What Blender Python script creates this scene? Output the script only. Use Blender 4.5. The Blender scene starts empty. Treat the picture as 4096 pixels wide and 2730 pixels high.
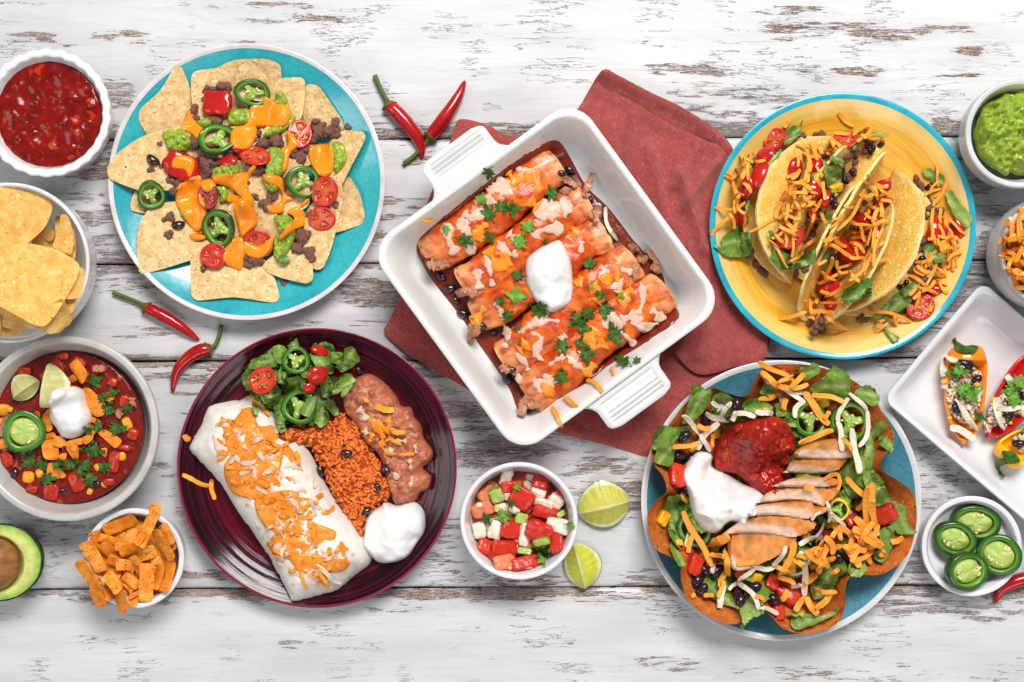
import bpy, bmesh, math, random
import numpy as np
from mathutils import Vector, Matrix
from mathutils.geometry import delaunay_2d_cdt
random.seed(7); RNG = np.random.default_rng(7)
SC = bpy.context.scene
# ---------------------------------------------------------------- camera, world, lamps
K = 0.00023            # metres on the table per pixel of the 4096 px photograph
CXP, CYP = 2048.0, 1365.0
HC = 4096*K*50/36      # camera height over the table
cam = bpy.data.objects.new('camera', bpy.data.cameras.new('camera'))
cam.data.lens = 50; cam.data.sensor_width = 36; cam.data.sensor_fit = 'HORIZONTAL'
cam.location = (0, 0, HC); cam.data.clip_start = .05; cam.data.clip_end = 50
SC.collection.objects.link(cam); SC.camera = cam
W = bpy.data.worlds.new('World'); SC.world = W; W.use_nodes = True
W.node_tree.nodes['Background'].inputs[0].default_value = (.93, .96, 1, 1)
W.node_tree.nodes['Background'].inputs[1].default_value = .20
def area(name, loc, target, sx, sy, e, col):
    l = bpy.data.lights.new(name, 'AREA'); l.shape = 'RECTANGLE'; l.size = sx; l.size_y = sy; l.energy = e; l.color = col
    o = bpy.data.objects.new(name, l); o.location = loc
    o.rotation_euler = (Vector(target)-Vector(loc)).to_track_quat('-Z', 'Y').to_euler()
    SC.collection.objects.link(o)
area('window_light', (.45, 1.55, 2.3), (0, .0, 0), 1.35, .85, 86, (1, .985, .96))
area('side_light', (-2.0, -.25, 1.7), (0, 0, 0), 1.0, 1.2, 12, (.95, .97, 1))
area('low_fill_light', (.6, -1.8, 1.7), (0, 0, 0), 1.6, .8, 13, (1, .99, .97))  # added fill lamp that brightens the lower part of the table
SC.view_settings.view_transform = 'Standard'; SC.view_settings.look = 'None'
SC.view_settings.exposure = 0.28; SC.view_settings.gamma = 1
SC.render.film_transparent = False
try:
    SC.cycles.max_bounces = 8; SC.cycles.use_denoising = True; SC.cycles.caustics_reflective = False; SC.cycles.caustics_refractive = False
except Exception: pass
# ---------------------------------------------------------------- photo frames -> world
FR = {'V': (0, 0, 1.7408), '1': (0, 150, .7968), '2': (400, 150, .7463), '3': (0, 1280, .7782), '4': (680, 1280, .7526),
      '5': (1460, 260, 1.0204), '6': (2780, 340, .7271), '7': (2540, 1420, .7524), '8': (3500, 1100, .8922),
      '5b': (1750, 1780, .3954), '6b': (2800, 480, .5739), '7b': (3600, 260, .6631), '8b': (3650, 1300, .4145), 's': (0, 0, 1)}
def S(f, p):
    x0, y0, k = FR[f]; p = np.asarray(p, float)
    return p*k + np.array([x0, y0])
def wl(p, z=0.):          # place of a photo point on the horizontal plane z
    p = np.asarray(p, float); s = (1-np.asarray(z)/HC)
    return np.stack([(p[..., 0]-CXP)*K*s, -(p[..., 1]-CYP)*K*s], -1)
def px(f): return FR[f][2]*K
# ---------------------------------------------------------------- noise
_perm = np.random.default_rng(3).permutation(4096).astype(np.int64)
_grad = np.random.default_rng(4).normal(size=(4096, 3)); _grad /= np.linalg.norm(_grad, axis=1)[:, None]
def pn(P, f=1., seed=0):
    P = np.asarray(P, float)
    if P.shape[-1] == 2: P = np.concatenate([P, np.zeros(P.shape[:-1]+(1,))], -1)
    P = P*f + seed*17.37
    i = np.floor(P).astype(np.int64); t = P-i; u = t*t*t*(t*(t*6-15)+10); out = 0
    for a in (0, 1):
        for b in (0, 1):
            for c in (0, 1):
                h = _perm[(_perm[(_perm[(i[..., 0]+a) & 4095]+i[..., 1]+b) & 4095]+i[..., 2]+c) & 4095]
                d = t-np.array([a, b, c]); g = (_grad[h]*d).sum(-1)
                w = (u[..., 0] if a else 1-u[..., 0])*(u[..., 1] if b else 1-u[..., 1])*(u[..., 2] if c else 1-u[..., 2])
                out = out+w*g
    return out*1.5
def fbm(P, f=1., o=3, seed=0, g=.5):
    s = 0; a = 1
    for k in range(o): s = s+a*pn(P, f*2**k, seed+k*3.1); a *= g
    return s
# ---------------------------------------------------------------- height map of everything laid so far
CELL = .0008; HX0, HY0 = -.60, -.42; HNX, HNY = 1500, 1050
HM = np.zeros((HNY, HNX), np.float32)
def stamp(V, F):
    V = np.asarray(V, float)
    T = []
    for f in F:
        for k in range(1, len(f)-1): T.append((f[0], f[k], f[k+1]))
    if not T: return
    T = np.array(T); a, b, c = V[T[:, 0]], V[T[:, 1]], V[T[:, 2]]
    ar = .5*np.abs((b[:, 0]-a[:, 0])*(c[:, 1]-a[:, 1])-(b[:, 1]-a[:, 1])*(c[:, 0]-a[:, 0]))
    n = np.minimum(np.ceil(ar/(CELL*CELL)*2.2).astype(int)+1, 4000)
    idx = np.repeat(np.arange(len(T)), n); r = RNG.random((len(idx), 2)); fl = r.sum(1) > 1; r[fl] = 1-r[fl]
    p = a[idx]+(b-a)[idx]*r[:, :1]+(c-a)[idx]*r[:, 1:]
    p = np.concatenate([p, V])
    ix = ((p[:, 0]-HX0)/CELL).astype(int); iy = ((p[:, 1]-HY0)/CELL).astype(int)
    ok = (ix >= 0) & (ix < HNX) & (iy >= 0) & (iy < HNY)
    np.maximum.at(HM, (iy[ok], ix[ok]), p[ok, 2].astype(np.float32))
def Hs(xy):
    xy = np.asarray(xy, float)
    ix = np.clip(((xy[..., 0]-HX0)/CELL).astype(int), 0, HNX-1); iy = np.clip(((xy[..., 1]-HY0)/CELL).astype(int), 0, HNY-1)
    return HM[iy, ix].astype(float)
_ring = np.array([(math.cos(a)*r, math.sin(a)*r) for r in (.5, 1) for a in np.linspace(0, 2*math.pi, 9)[:-1]]+[(0, 0)])
def Hmax(xy, r): return Hs(np.asarray(xy)[..., None, :]+_ring*r).max(-1)
def Hmean(xy, r): return Hs(np.asarray(xy)[..., None, :]+_ring*r).mean(-1)
def gpt(p, r=.002):       # photo point -> point on whatever lies there now
    z = 0.
    for _ in range(5):
        q = wl(p, z); z = float(Hmean(q, r))
    q = wl(p, z); return np.array([q[0], q[1], z])
def gpts(P, r=.003):
    P = np.asarray(P, float); z = np.zeros(len(P))
    for _ in range(5): z = Hmean(wl(P, z), r)
    return wl(P, z), z
# ---------------------------------------------------------------- objects
AUTO = []
def prop(o, label=None, cat=None, group=None, kind=None, auto=False):
    if label: o['label'] = label
    if cat: o['category'] = cat
    if group: o['group'] = group
    if kind: o['kind'] = kind
    if auto: AUTO.append(o)
    return o
def thing(name, loc, label=None, cat=None, group=None, kind=None, auto=False):
    o = bpy.data.objects.new(name, None); o.empty_display_size = .02; SC.collection.objects.link(o); o.location = loc
    return prop(o, label, cat, group, kind, auto)
CRISP = {'tortilla_chip', 'tortilla_strip', 'lettuce_piece', 'cilantro_leaf', 'taco_shell', 'calyx', 'tortilla_bowl', 'chicken_slice', 'lime_wedge', 'lower_layer', 'middle_fold', 'top_fold', 'handle'}
def mesh(name, V, F, m, col=None, smooth=True):
    me = bpy.data.meshes.new(name); me.from_pydata([tuple(v) for v in V], [], [tuple(int(i) for i in f) for f in F])
    if smooth: me.polygons.foreach_set('use_smooth', [True]*len(me.polygons))
    if col is not None:
        c = np.ones((len(V), 4), np.float32); c[:, :3] = col
        me.color_attributes.new('Col', 'FLOAT_COLOR', 'POINT').data.foreach_set('color', c.ravel())
    if m: me.materials.append(m)
    me.update()
    if smooth and name in CRISP: me.set_sharp_from_angle(angle=math.radians(38 if name in ('lettuce_piece', 'cilantro_leaf') else 50))
    return me
def add(name, V, F, m, parent=None, label=None, cat=None, group=None, kind=None, col=None, smooth=True, st=True, auto=False, base=None):
    V = np.asarray(V, float)
    if parent is None:
        b = np.array([V[:, 0].mean(), V[:, 1].mean(), V[:, 2].min()]) if base is None else np.asarray(base)
    else:
        b = np.zeros(3); q = parent
        while q is not None: b = b+np.array(q.location); q = q.parent
    o = bpy.data.objects.new(name, mesh(name, V-b, F, m, col, smooth)); SC.collection.objects.link(o)
    if parent is None: o.location = b
    else: o.parent = parent
    if st: stamp(V, F)
    return prop(o, label, cat, group, kind, auto)
def inst(me, name, M, parent=None, label=None, cat=None, group=None, st=True, auto=False):   # shared mesh, own transform
    o = bpy.data.objects.new(name, me); SC.collection.objects.link(o)
    if parent is not None:
        o.parent = parent; q = parent; b = Vector((0, 0, 0))
        while q is not None: b += Vector(q.location); q = q.parent
        o.matrix_basis = Matrix.Translation(-b) @ M
    else: o.matrix_basis = M
    if st:
        V = np.array([v.co[:] for v in me.vertices]); R = np.array(M.to_3x3()); stamp(V@R.T+np.array(M.translation), [p.vertices[:] for p in me.polygons])
    return prop(o, label, cat, group, None, auto)
def join(parts):         # (V, F, col) list -> one mesh data
    Vs, Fs, Cs = [], [], []; n = 0
    for V, F, c in parts:
        Vs.append(np.asarray(V, float)); Fs += [tuple(i+n for i in f) for f in F]
        Cs.append(np.broadcast_to(np.asarray(c if c is not None else (1, 1, 1), float), (len(V), 3))); n += len(V)
    return np.concatenate(Vs), Fs, np.concatenate(Cs)
# ---------------------------------------------------------------- shapes
def plane(P, z):          # best plane through the heights z over the photo points P
    A = np.column_stack([P-P.mean(0), np.ones(len(P))]); return A@np.linalg.lstsq(A, z, rcond=None)[0]
def rotz(a): c, s = math.cos(a), math.sin(a); return np.array([[c, -s, 0], [s, c, 0], [0, 0, 1.]])
def rotx(a): c, s = math.cos(a), math.sin(a); return np.array([[1, 0, 0], [0, c, -s], [0, s, c]])
def roty(a): c, s = math.cos(a), math.sin(a); return np.array([[c, 0, s], [0, 1, 0], [-s, 0, c]])
_ico = {}
def ico(n):
    if n not in _ico:
        bm = bmesh.new(); bmesh.ops.create_icosphere(bm, subdivisions=n, radius=1)
        bm.verts.ensure_lookup_table(); _ico[n] = (np.array([v.co[:] for v in bm.verts]), [tuple(v.index for v in f.verts) for f in bm.faces]); bm.free()
    return _ico[n][0].copy(), _ico[n][1]
def catmull(P, n=6, closed=True):
    P = np.asarray(P, float); N = len(P); out = []
    rng = range(N) if closed else range(N-1)
    for i in rng:
        if closed: a, b, c, d = P[i-1], P[i], P[(i+1) % N], P[(i+2) % N]
        else: a, b, c, d = P[max(i-1, 0)], P[i], P[i+1], P[min(i+2, N-1)]
        for k in range(n):
            t = k/n; out.append(.5*((2*b)+(c-a)*t+(2*a-5*b+4*c-d)*t*t+(3*b-a-3*c+d)*t**3))
    if not closed: out.append(P[-1])
    return np.array(out)
def resample(P, sp, closed=True):
    Q = np.concatenate([P, P[:1]]) if closed else P
    L = np.concatenate([[0], np.cumsum(np.linalg.norm(np.diff(Q, axis=0), axis=1))]); n = max(int(round(L[-1]/sp)), 6)
    t = np.linspace(0, L[-1], n+1)[:-1] if closed else np.linspace(0, L[-1], n+1)
    return np.stack([np.interp(t, L, Q[:, k]) for k in range(Q.shape[1])], -1)
def inside(P, poly):
    x, y = P[:, 0], P[:, 1]; r = np.zeros(len(P), bool); a = poly; b = np.roll(poly, -1, 0)
    for (x1, y1), (x2, y2) in zip(a, b):
        if y1 == y2: continue
        r ^= ((y1 > y) != (y2 > y)) & (x < (x2-x1)*(y-y1)/(y2-y1)+x1)
    return r
def edist(P, poly):
    a = poly; b = np.roll(poly, -1, 0); ab = b-a; L = (ab**2).sum(1)+1e-18
    t = np.clip(((P[:, None]-a)*ab).sum(-1)/L, 0, 1)
    return np.sqrt(((P[:, None]-a-t[..., None]*ab)**2).sum(-1).min(1))
def trifill(poly, sp):
    poly = resample(poly, sp); lo, hi = poly.min(0), poly.max(0)
    xs = np.arange(lo[0], hi[0], sp); ys = np.arange(lo[1], hi[1], sp*.87)
    G = np.array([(x+(j % 2)*sp/2, y) for j, y in enumerate(ys) for x in xs]).reshape(-1, 2)
    G = G+RNG.normal(size=G.shape)*sp*.06
    G = G[inside(G, poly)]
    if len(G): G = G[edist(G, poly) > sp*.55]
    n = len(poly); A = np.concatenate([poly, G]) if len(G) else poly
    r = delaunay_2d_cdt([Vector(p) for p in A], [(i, (i+1) % n) for i in range(n)], [list(range(n))], 1, 1e-9)
    V = np.array([v[:] for v in r[0]]); T = [tuple(f) for f in r[2]]
    T = [t if np.cross(V[t[1]]-V[t[0]], V[t[2]]-V[t[0]]) > 0 else t[::-1] for t in T]
    return V, T, poly
def solid2d(V2, T, zt, zb, bottom=True):
    n = len(V2); V = np.concatenate([np.column_stack([V2, zt]), np.column_stack([V2, zb])])
    F = list(T)+([tuple(i+n for i in t[::-1]) for t in T] if bottom else [])
    cnt = {}
    for t in T:
        for k in range(3):
            e = (t[k], t[(k+1) % 3]); cnt[e] = 1
    for (a, b) in list(cnt):
        if (b, a) not in cnt: F.append((a, a+n, b+n, b))
    return V, F
def lathe(prof, n=96, c=(0, 0), mod=None, closed=False):
    prof = np.array(prof, float); m = len(prof); a = np.linspace(0, 2*math.pi, n, endpoint=False); V = []
    for k, (r, z) in enumerate(prof):
        rr = r*np.ones(n); zz = z*np.ones(n)
        if mod is not None: rr, zz = mod(k, a, rr, zz)
        V.append(np.stack([c[0]+rr*np.cos(a), c[1]+rr*np.sin(a), zz], -1))
    V = np.concatenate(V); F = []
    for k in range(m if closed else m-1):
        k2 = (k+1) % m
        for i in range(n):
            j = (i+1) % n; F.append((k*n+i, k*n+j, k2*n+j, k2*n+i))
    return V, F
def smoothprof(P, n=5): return catmull(P, n, closed=False)
def tube(path, rad, n=8, cap=True, flat=1.):
    P = np.asarray(path, float); m = len(P); rad = np.broadcast_to(np.asarray(rad, float), (m,))
    T = np.gradient(P, axis=0); T /= np.linalg.norm(T, axis=1)[:, None]+1e-12
    up = np.array([0, 0, 1.]); V = []; F = []
    for i in range(m):
        s = np.cross(T[i], up); L = np.linalg.norm(s); s = s/L if L > 1e-6 else np.array([1, 0, 0.]); u = np.cross(s, T[i])
        for k in range(n):
            a = 2*math.pi*k/n; V.append(P[i]+rad[i]*(math.cos(a)*s+flat*math.sin(a)*u))
    for i in range(m-1):
        for k in range(n):
            j = (k+1) % n; F.append((i*n+k, i*n+j, (i+1)*n+j, (i+1)*n+k))
    if cap: F.append(tuple(range(n))[::-1]); F.append(tuple((m-1)*n+k for k in range(n)))
    return np.array(V), F
def chunk(sx, sy, sz, seed, p=5., n=3, amp=.06, f=2.):    # rounded, uneven block, bottom at z=0
    V, F = ico(n); V = V/((np.abs(V)**p).sum(1)**(1/p))[:, None]
    V = V*(1+amp*fbm(V, f, 3, seed)[:, None])*np.array([sx, sy, sz])*.5
    V[:, 2] -= V[:, 2].min(); return V, F
def rest(V, p, yaw=0., maxtilt=.5, q=.9, sink=.0004, r=None, stay=False, extra=None):   # lay a rigid shape on what is there
    V = np.asarray(V, float); g = gpt(p); r = r or np.linalg.norm(V[:, :2], axis=1).max()*.75
    D = g[:2]+_ring*r; z = Hs(D); A = np.column_stack([_ring*r, np.ones(len(D))]); s = np.linalg.lstsq(A, z, rcond=None)[0]
    sl = np.hypot(s[0], s[1]); k = min(1, math.tan(maxtilt)/max(sl, 1e-9)); nx = np.array([-s[0]*k, -s[1]*k, 1]); nx /= np.linalg.norm(nx)
    R = np.array(Vector((0, 0, 1)).rotation_difference(Vector(nx)).to_matrix()) @ rotz(yaw)
    if extra is not None: R = R @ extra
    Q = V@R.T; low = V[:, 2] < V[:, 2].min()+.5*np.ptp(V[:, 2])+1e-6
    off = np.quantile(Hs(g[:2]+Q[low, :2])-Q[low, 2], q)-sink
    return R, np.array([g[0], g[1], off])
def xf(V, R, t): return np.asarray(V)@R.T+t
# ---------------------------------------------------------------- materials
def mat(name, col=None, rough=.45, c2=None, sc=200., amt=.5, det=4, spots=(), bump=0., bsc=600., bdet=3, sss=0., srad=(1, .4, .25), ssc=.003,
        coat=0., crough=.08, trl=0., spec=.28, alpha=1., st=(1, 1, 1), attr=False, rv=True, sheen=0.):
    m = bpy.data.materials.new(name); m.use_nodes = True; N = m.node_tree.nodes; L = m.node_tree.links; b = N['Principled BSDF']
    tc = N.new('ShaderNodeTexCoord'); vec = tc.outputs['Object']
    if rv:
        oi = N.new('ShaderNodeObjectInfo'); ad = N.new('ShaderNodeVectorMath'); ad.operation = 'ADD'; L.new(vec, ad.inputs[0]); L.new(oi.outputs['Random'], ad.inputs[1]); vec = ad.outputs[0]
    if st != (1, 1, 1):
        mp = N.new('ShaderNodeMapping'); mp.inputs['Scale'].default_value = st; L.new(vec, mp.inputs['Vector']); vec = mp.outputs[0]
    def noise(s, d=3, r=.55):
        n = N.new('ShaderNodeTexNoise'); n.inputs['Scale'].default_value = s; n.inputs['Detail'].default_value = d; n.inputs['Roughness'].default_value = r; L.new(vec, n.inputs['Vector']); return n.outputs['Fac']
    def ramp(f, a, c):
        r = N.new('ShaderNodeMapRange'); r.interpolation_type = 'SMOOTHSTEP'; r.inputs['From Min'].default_value = a; r.inputs['From Max'].default_value = c; L.new(f, r.inputs['Value']); return r.outputs[0]
    def mix(f, a, c, mode='MIX'):
        x = N.new('ShaderNodeMix'); x.data_type = 'RGBA'; x.blend_type = mode
        for s, v in ((x.inputs[0], f), (x.inputs[6], a), (x.inputs[7], c)):
            if hasattr(v, 'links'): L.new(v, s)
            elif isinstance(v, (int, float)): s.default_value = v
            else: s.default_value = (*v, 1)
        return x.outputs[2]
    if attr:
        at = N.new('ShaderNodeAttribute'); at.attribute_name = 'Col'; c = at.outputs['Color']
        if c2 is not None: c = mix(ramp(noise(sc, det), .5-.35*(1.01-amt), .5+.35*(1.01-amt)), c, mix(1., c, c2, 'MULTIPLY'))
    else:
        c = tuple(col)
        if c2 is not None: c = mix(ramp(noise(sc, det), .5-.35*(1.01-amt), .5+.35*(1.01-amt)), c, tuple(c2))
    for (sc_, s_, thr, soft) in spots: c = mix(ramp(noise(s_, 2), thr, thr+soft), c, tuple(sc_))
    if hasattr(c, 'links'): L.new(c, b.inputs['Base Color'])
    else: b.inputs['Base Color'].default_value = (*c, 1)
    b.inputs['Roughness'].default_value = rough; b.inputs['Specular IOR Level'].default_value = spec
    if sss: b.inputs['Subsurface Weight'].default_value = sss; b.inputs['Subsurface Radius'].default_value = srad; b.inputs['Subsurface Scale'].default_value = ssc
    if coat: b.inputs['Coat Weight'].default_value = coat; b.inputs['Coat Roughness'].default_value = crough
    if alpha < 1: b.inputs['Alpha'].default_value = alpha
    if sheen: b.inputs['Sheen Weight'].default_value = sheen
    if bump:
        bp = N.new('ShaderNodeBump'); bp.inputs['Distance'].default_value = bump; L.new(noise(bsc, bdet, .6), bp.inputs['Height']); L.new(bp.outputs[0], b.inputs['Normal'])
    if trl:
        t = N.new('ShaderNodeBsdfTranslucent'); mx = N.new('ShaderNodeMixShader'); mx.inputs[0].default_value = trl
        if hasattr(c, 'links'): L.new(c, t.inputs['Color'])
        else: t.inputs['Color'].default_value = (*c, 1)
        L.new(b.outputs[0], mx.inputs[1]); L.new(t.outputs[0], mx.inputs[2]); L.new(mx.outputs[0], N['Material Output'].inputs['Surface'])
    m['h'] = 1; return m
class G:                  # tiny node-graph helper for the special surfaces
    def __init__(s, name):
        s.m = bpy.data.materials.new(name); s.m.use_nodes = True; s.N = s.m.node_tree.nodes; s.L = s.m.node_tree.links; s.b = s.N['Principled BSDF']
    def n(s, t, **k):
        x = s.N.new(t)
        for a, v in k.items():
            if a.startswith('i_'):
                i = x.inputs[int(a[2:])] if a[2:].isdigit() else x.inputs[a[2:].replace('_', ' ')]
                if hasattr(v, 'links'): s.L.new(v, i)
                else: i.default_value = v
            else: setattr(x, a, v)
        return x
    def math(s, op, a, b=0., c=0.): return s.n('ShaderNodeMath', operation=op, i_0=a, i_1=b, i_2=c).outputs[0]
    def ramp(s, f, a, c): return s.n('ShaderNodeMapRange', interpolation_type='SMOOTHSTEP', i_0=f, i_1=a, i_2=c).outputs[0]
    def noise(s, v, sc, d=3, r=.55): return s.n('ShaderNodeTexNoise', i_Vector=v, i_Scale=sc, i_Detail=d, i_Roughness=r).outputs['Fac']
    def mix(s, f, a, c, mode='MIX'):
        x = s.n('ShaderNodeMix', data_type='RGBA', blend_type=mode)
        for i, v in ((0, f), (6, a), (7, c)):
            if hasattr(v, 'links'): s.L.new(v, x.inputs[i])
            elif isinstance(v, (int, float)): x.inputs[i].default_value = v
            else: x.inputs[i].default_value = (*v, 1)
        return x.outputs[2]
    def mapp(s, v, sc): return s.n('ShaderNodeMapping', i_Vector=v, i_Scale=sc).outputs[0]
    def obj(s): return s.n('ShaderNodeTexCoord').outputs['Object']
    def attr(s, nm): return s.n('ShaderNodeAttribute', attribute_name=nm)
    def out(s, col=None, rough=None, bump=None, dist=.001):
        for k, v in (('Base Color', col), ('Roughness', rough)):
            if v is None: continue
            if hasattr(v, 'links'): s.L.new(v, s.b.inputs[k])
            else: s.b.inputs[k].default_value = (*v, 1) if k == 'Base Color' else v
        if bump is not None:
            bp = s.n('ShaderNodeBump', i_Distance=dist, i_Height=bump); s.L.new(bp.outputs[0], s.b.inputs['Normal'])
        return s.m
# ================================================================ the table
def wood_mat():
    g = G('painted_wood'); o = g.obj(); at = g.attr('Col'); wear = g.n('ShaderNodeSeparateColor', i_0=at.outputs['Color'])
    wr, br = wear.outputs[0], wear.outputs[1]
    ad = g.n('ShaderNodeObjectInfo'); o = g.n('ShaderNodeVectorMath', operation='ADD', i_0=o, i_1=g.n('ShaderNodeVectorMath', operation='SCALE', i_0=(3.1, 1.7, .3), i_3=ad.outputs['Random']).outputs[0]).outputs[0]
    wv = g.n('ShaderNodeTexNoise', i_Vector=g.mapp(o, (4, 14, 1)), i_Scale=1., i_Detail=2.).outputs['Color']
    o2 = g.n('ShaderNodeVectorMath', operation='ADD', i_0=o, i_1=g.n('ShaderNodeVectorMath', operation='SCALE', i_0=wv, i_3=.02).outputs[0]).outputs[0]
    big = g.noise(g.mapp(o2, (11, 62, 1)), 1., 6, .62)              # flakes, long with the grain
    mid = g.noise(g.mapp(o2, (36, 240, 1)), 1., 5, .62)
    fin = g.noise(g.mapp(o, (110, 1100, 1)), 1., 4, .65)           # grain
    fin2 = g.noise(g.mapp(o, (500, 1500, 1)), 1., 2, .6)
    e = g.math('ADD', g.math('ADD', g.math('MULTIPLY', big, .58), g.math('MULTIPLY', mid, .42)), wr)
    flake = g.ramp(e, .647, .660); core = g.ramp(e, .70, .80)
    res = g.ramp(g.math('ADD', g.math('MULTIPLY', fin, .6), g.math('MULTIPLY', fin2, .4)), .47, .51)
    bare = g.math('MULTIPLY', flake, g.math('SUBTRACT', 1., g.math('MULTIPLY', res, g.math('SUBTRACT', .80, g.math('MULTIPLY', core, .45)))))
    slv = g.noise(g.mapp(o2, (8, 150, 1)), 1., 4, .6); sl = g.ramp(g.math('ADD', slv, g.math('MULTIPLY', wr, .35)), .700, .712); bare = g.math('MAXIMUM', bare, sl)
    thin = g.math('MULTIPLY', g.ramp(e, .52, .70), g.ramp(fin, .62, .40))
    streak = g.noise(g.mapp(o, (20, 420, 1)), 1., 4, .65)
    brown = g.mix(g.ramp(streak, .38, .64), (.14, .062, .036), (.31, .19, .135))
    grey = g.mix(g.ramp(streak, .36, .66), (.12, .10, .10), (.38, .345, .335))
    patch = g.noise(g.mapp(o, (5, 16, 1)), 1., 3)
    wood = g.mix(g.ramp(g.math('ADD', patch, br), (.46), .70), grey, brown)
    paint = g.mix(g.ramp(g.noise(g.mapp(o, (7, 30, 1)), 1., 5), .3, .7), (.60, .597, .595), (.50, .502, .51))
    paint = g.mix(g.math('MULTIPLY', g.ramp(streak, .46, .72), .38), paint, (.44, .435, .44))
    paint = g.mix(g.math('MULTIPLY', thin, .62), paint, (.36, .335, .335))
    cr = g.math('ABSOLUTE', g.math('SUBTRACT', g.noise(g.mapp(o2, (7, 60, 1)), 1., 5, .7), .5))
    cr2 = g.math('ABSOLUTE', g.math('SUBTRACT', g.noise(g.mapp(o2, (26, 38, 1)), 1., 4, .6), .56))
    crack = g.math('MULTIPLY', g.math('SUBTRACT', 1., g.ramp(cr, .0015, .006)), g.ramp(g.noise(o, 16., 2), .5, .6))
    crack2 = g.math('MULTIPLY', g.math('SUBTRACT', 1., g.ramp(cr2, .001, .006)), g.ramp(g.noise(o, 9., 2), .55, .62))
    paint = g.mix(g.math('MULTIPLY', crack, .8), paint, (.17, .11, .09)); paint = g.mix(g.math('MULTIPLY', crack2, .0), paint, (.30, .26, .25))
    edge = g.math('MULTIPLY', g.ramp(e, .648, .656), g.math('SUBTRACT', 1., bare))
    col = g.mix(bare, paint, wood); col = g.mix(g.math('MULTIPLY', edge, .30), col, (.24, .12, .08))
    h = g.math('SUBTRACT', g.math('MULTIPLY', fin, .35), g.math('ADD', g.math('MULTIPLY', bare, .9), g.math('MULTIPLY', crack, .9)))
    return g.out(col, g.math('ADD', .5, g.math('MULTIPLY', bare, .25)), h, .00045)
MW = wood_mat()
tab = thing('tabletop', (0, 0, 0), 'white painted weathered plank tabletop under all the dishes', None, None, 'structure')
SEAM = [-1500, 553, 1050, 1440, 2352, 4200]
GW = [  # wear: x, y, rx, ry, amount, brown
    (1000, 25, 350, 22, .20, .25), (1160, 75, 260, 30, .17, .1), (1330, 50, 220, 22, .12, 0), (120, 140, 200, 24, .18, .25), (480, 145, 190, 32, .18, .2), (1050, 160, 300, 14, .16, .2),
    (3140, 45, 220, 40, .20, .1), (3250, 125, 300, 45, .20, .1), (3640, 160, 160, 30, .18, .2), (3780, 125, 180, 20, .2, .25), (3890, 200, 90, 40, .2, .25), (2640, 185, 140, 14, .17, .25), (2630, 245, 110, 12, .2, .3), (2760, 290, 260, 20, .2, .2), (3300, 300, 300, 30, .14, .1), (3850, 308, 260, 16, .2, .3),
    (2800, 330, 300, 40, .16, 0), (3000, 420, 500, 80, .16, 0), (2950, 515, 1500, 40, .27, .1), (3750, 520, 600, 35, .2, .2), (1750, 120, 140, 8, .14, .3),
    (470, 380, 120, 120, .20, 0), (480, 620, 160, 160, .20, .1), (380, 800, 230, 180, .17, 0), (520, 1020, 260, 140, .20, 0), (1500, 900, 260, 140, .16, .1), (1530, 1180, 260, 130, .19, 0), (1250, 1330, 300, 60, .12, 0), (560, 1330, 250, 60, .11, 0),
    (600, 1440, 800, 30, .22, .1), (760, 1560, 300, 160, .14, 0), (1780, 1480, 260, 160, .18, 0), (1850, 1650, 260, 180, .19, 0), (2000, 1800, 360, 110, .19, .1), (660, 1900, 160, 260, .13, 0), (1750, 2180, 160, 120, .17, 0), (2450, 1950, 260, 160, .18, 0),
    (400, 2150, 400, 120, .13, .2), (700, 2290, 500, 50, .17, .2), (1950, 2310, 500, 50, .16, .1), (2500, 2310, 300, 60, .14, .1), (1000, 2378, 3000, 24, .28, .1), (1600, 2400, 600, 60, .18, .1), (650, 2420, 600, 30, .12, 0), (2600, 2390, 500, 45, .22, .1), (3700, 2370, 900, 50, .22, .15),
    (3720, 2450, 520, 80, .21, -.1), (3950, 2480, 300, 90, .16, -.1), (1200, 2560, 200, 60, .16, -.3), (1380, 2640, 180, 30, .12, -.3), (2750, 2660, 300, 60, .20, -.3), (3100, 2700, 500, 40, .20, -.2), (3700, 2690, 500, 50, .13, -.2), (3000, 2590, 300, 20, .14, 0),
    (3900, 640, 300, 120, .13, 0), (3880, 780, 160, 160, .15, .05), (3950, 1060, 260, 160, .21, -.05), (3600, 1450, 260, 80, .22, .05), (3700, 1230, 300, 120, .2, -.1), (3800, 1800, 200, 140, .16, -.2), (3760, 1990, 260, 120, .15, -.2), (3640, 2280, 300, 80, .2, 0), (1700, 620, 200, 60, .12, .1), (1640, 470, 220, 30, .12, .1), (100, 600, 400, 30, .18, .2)]
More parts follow.
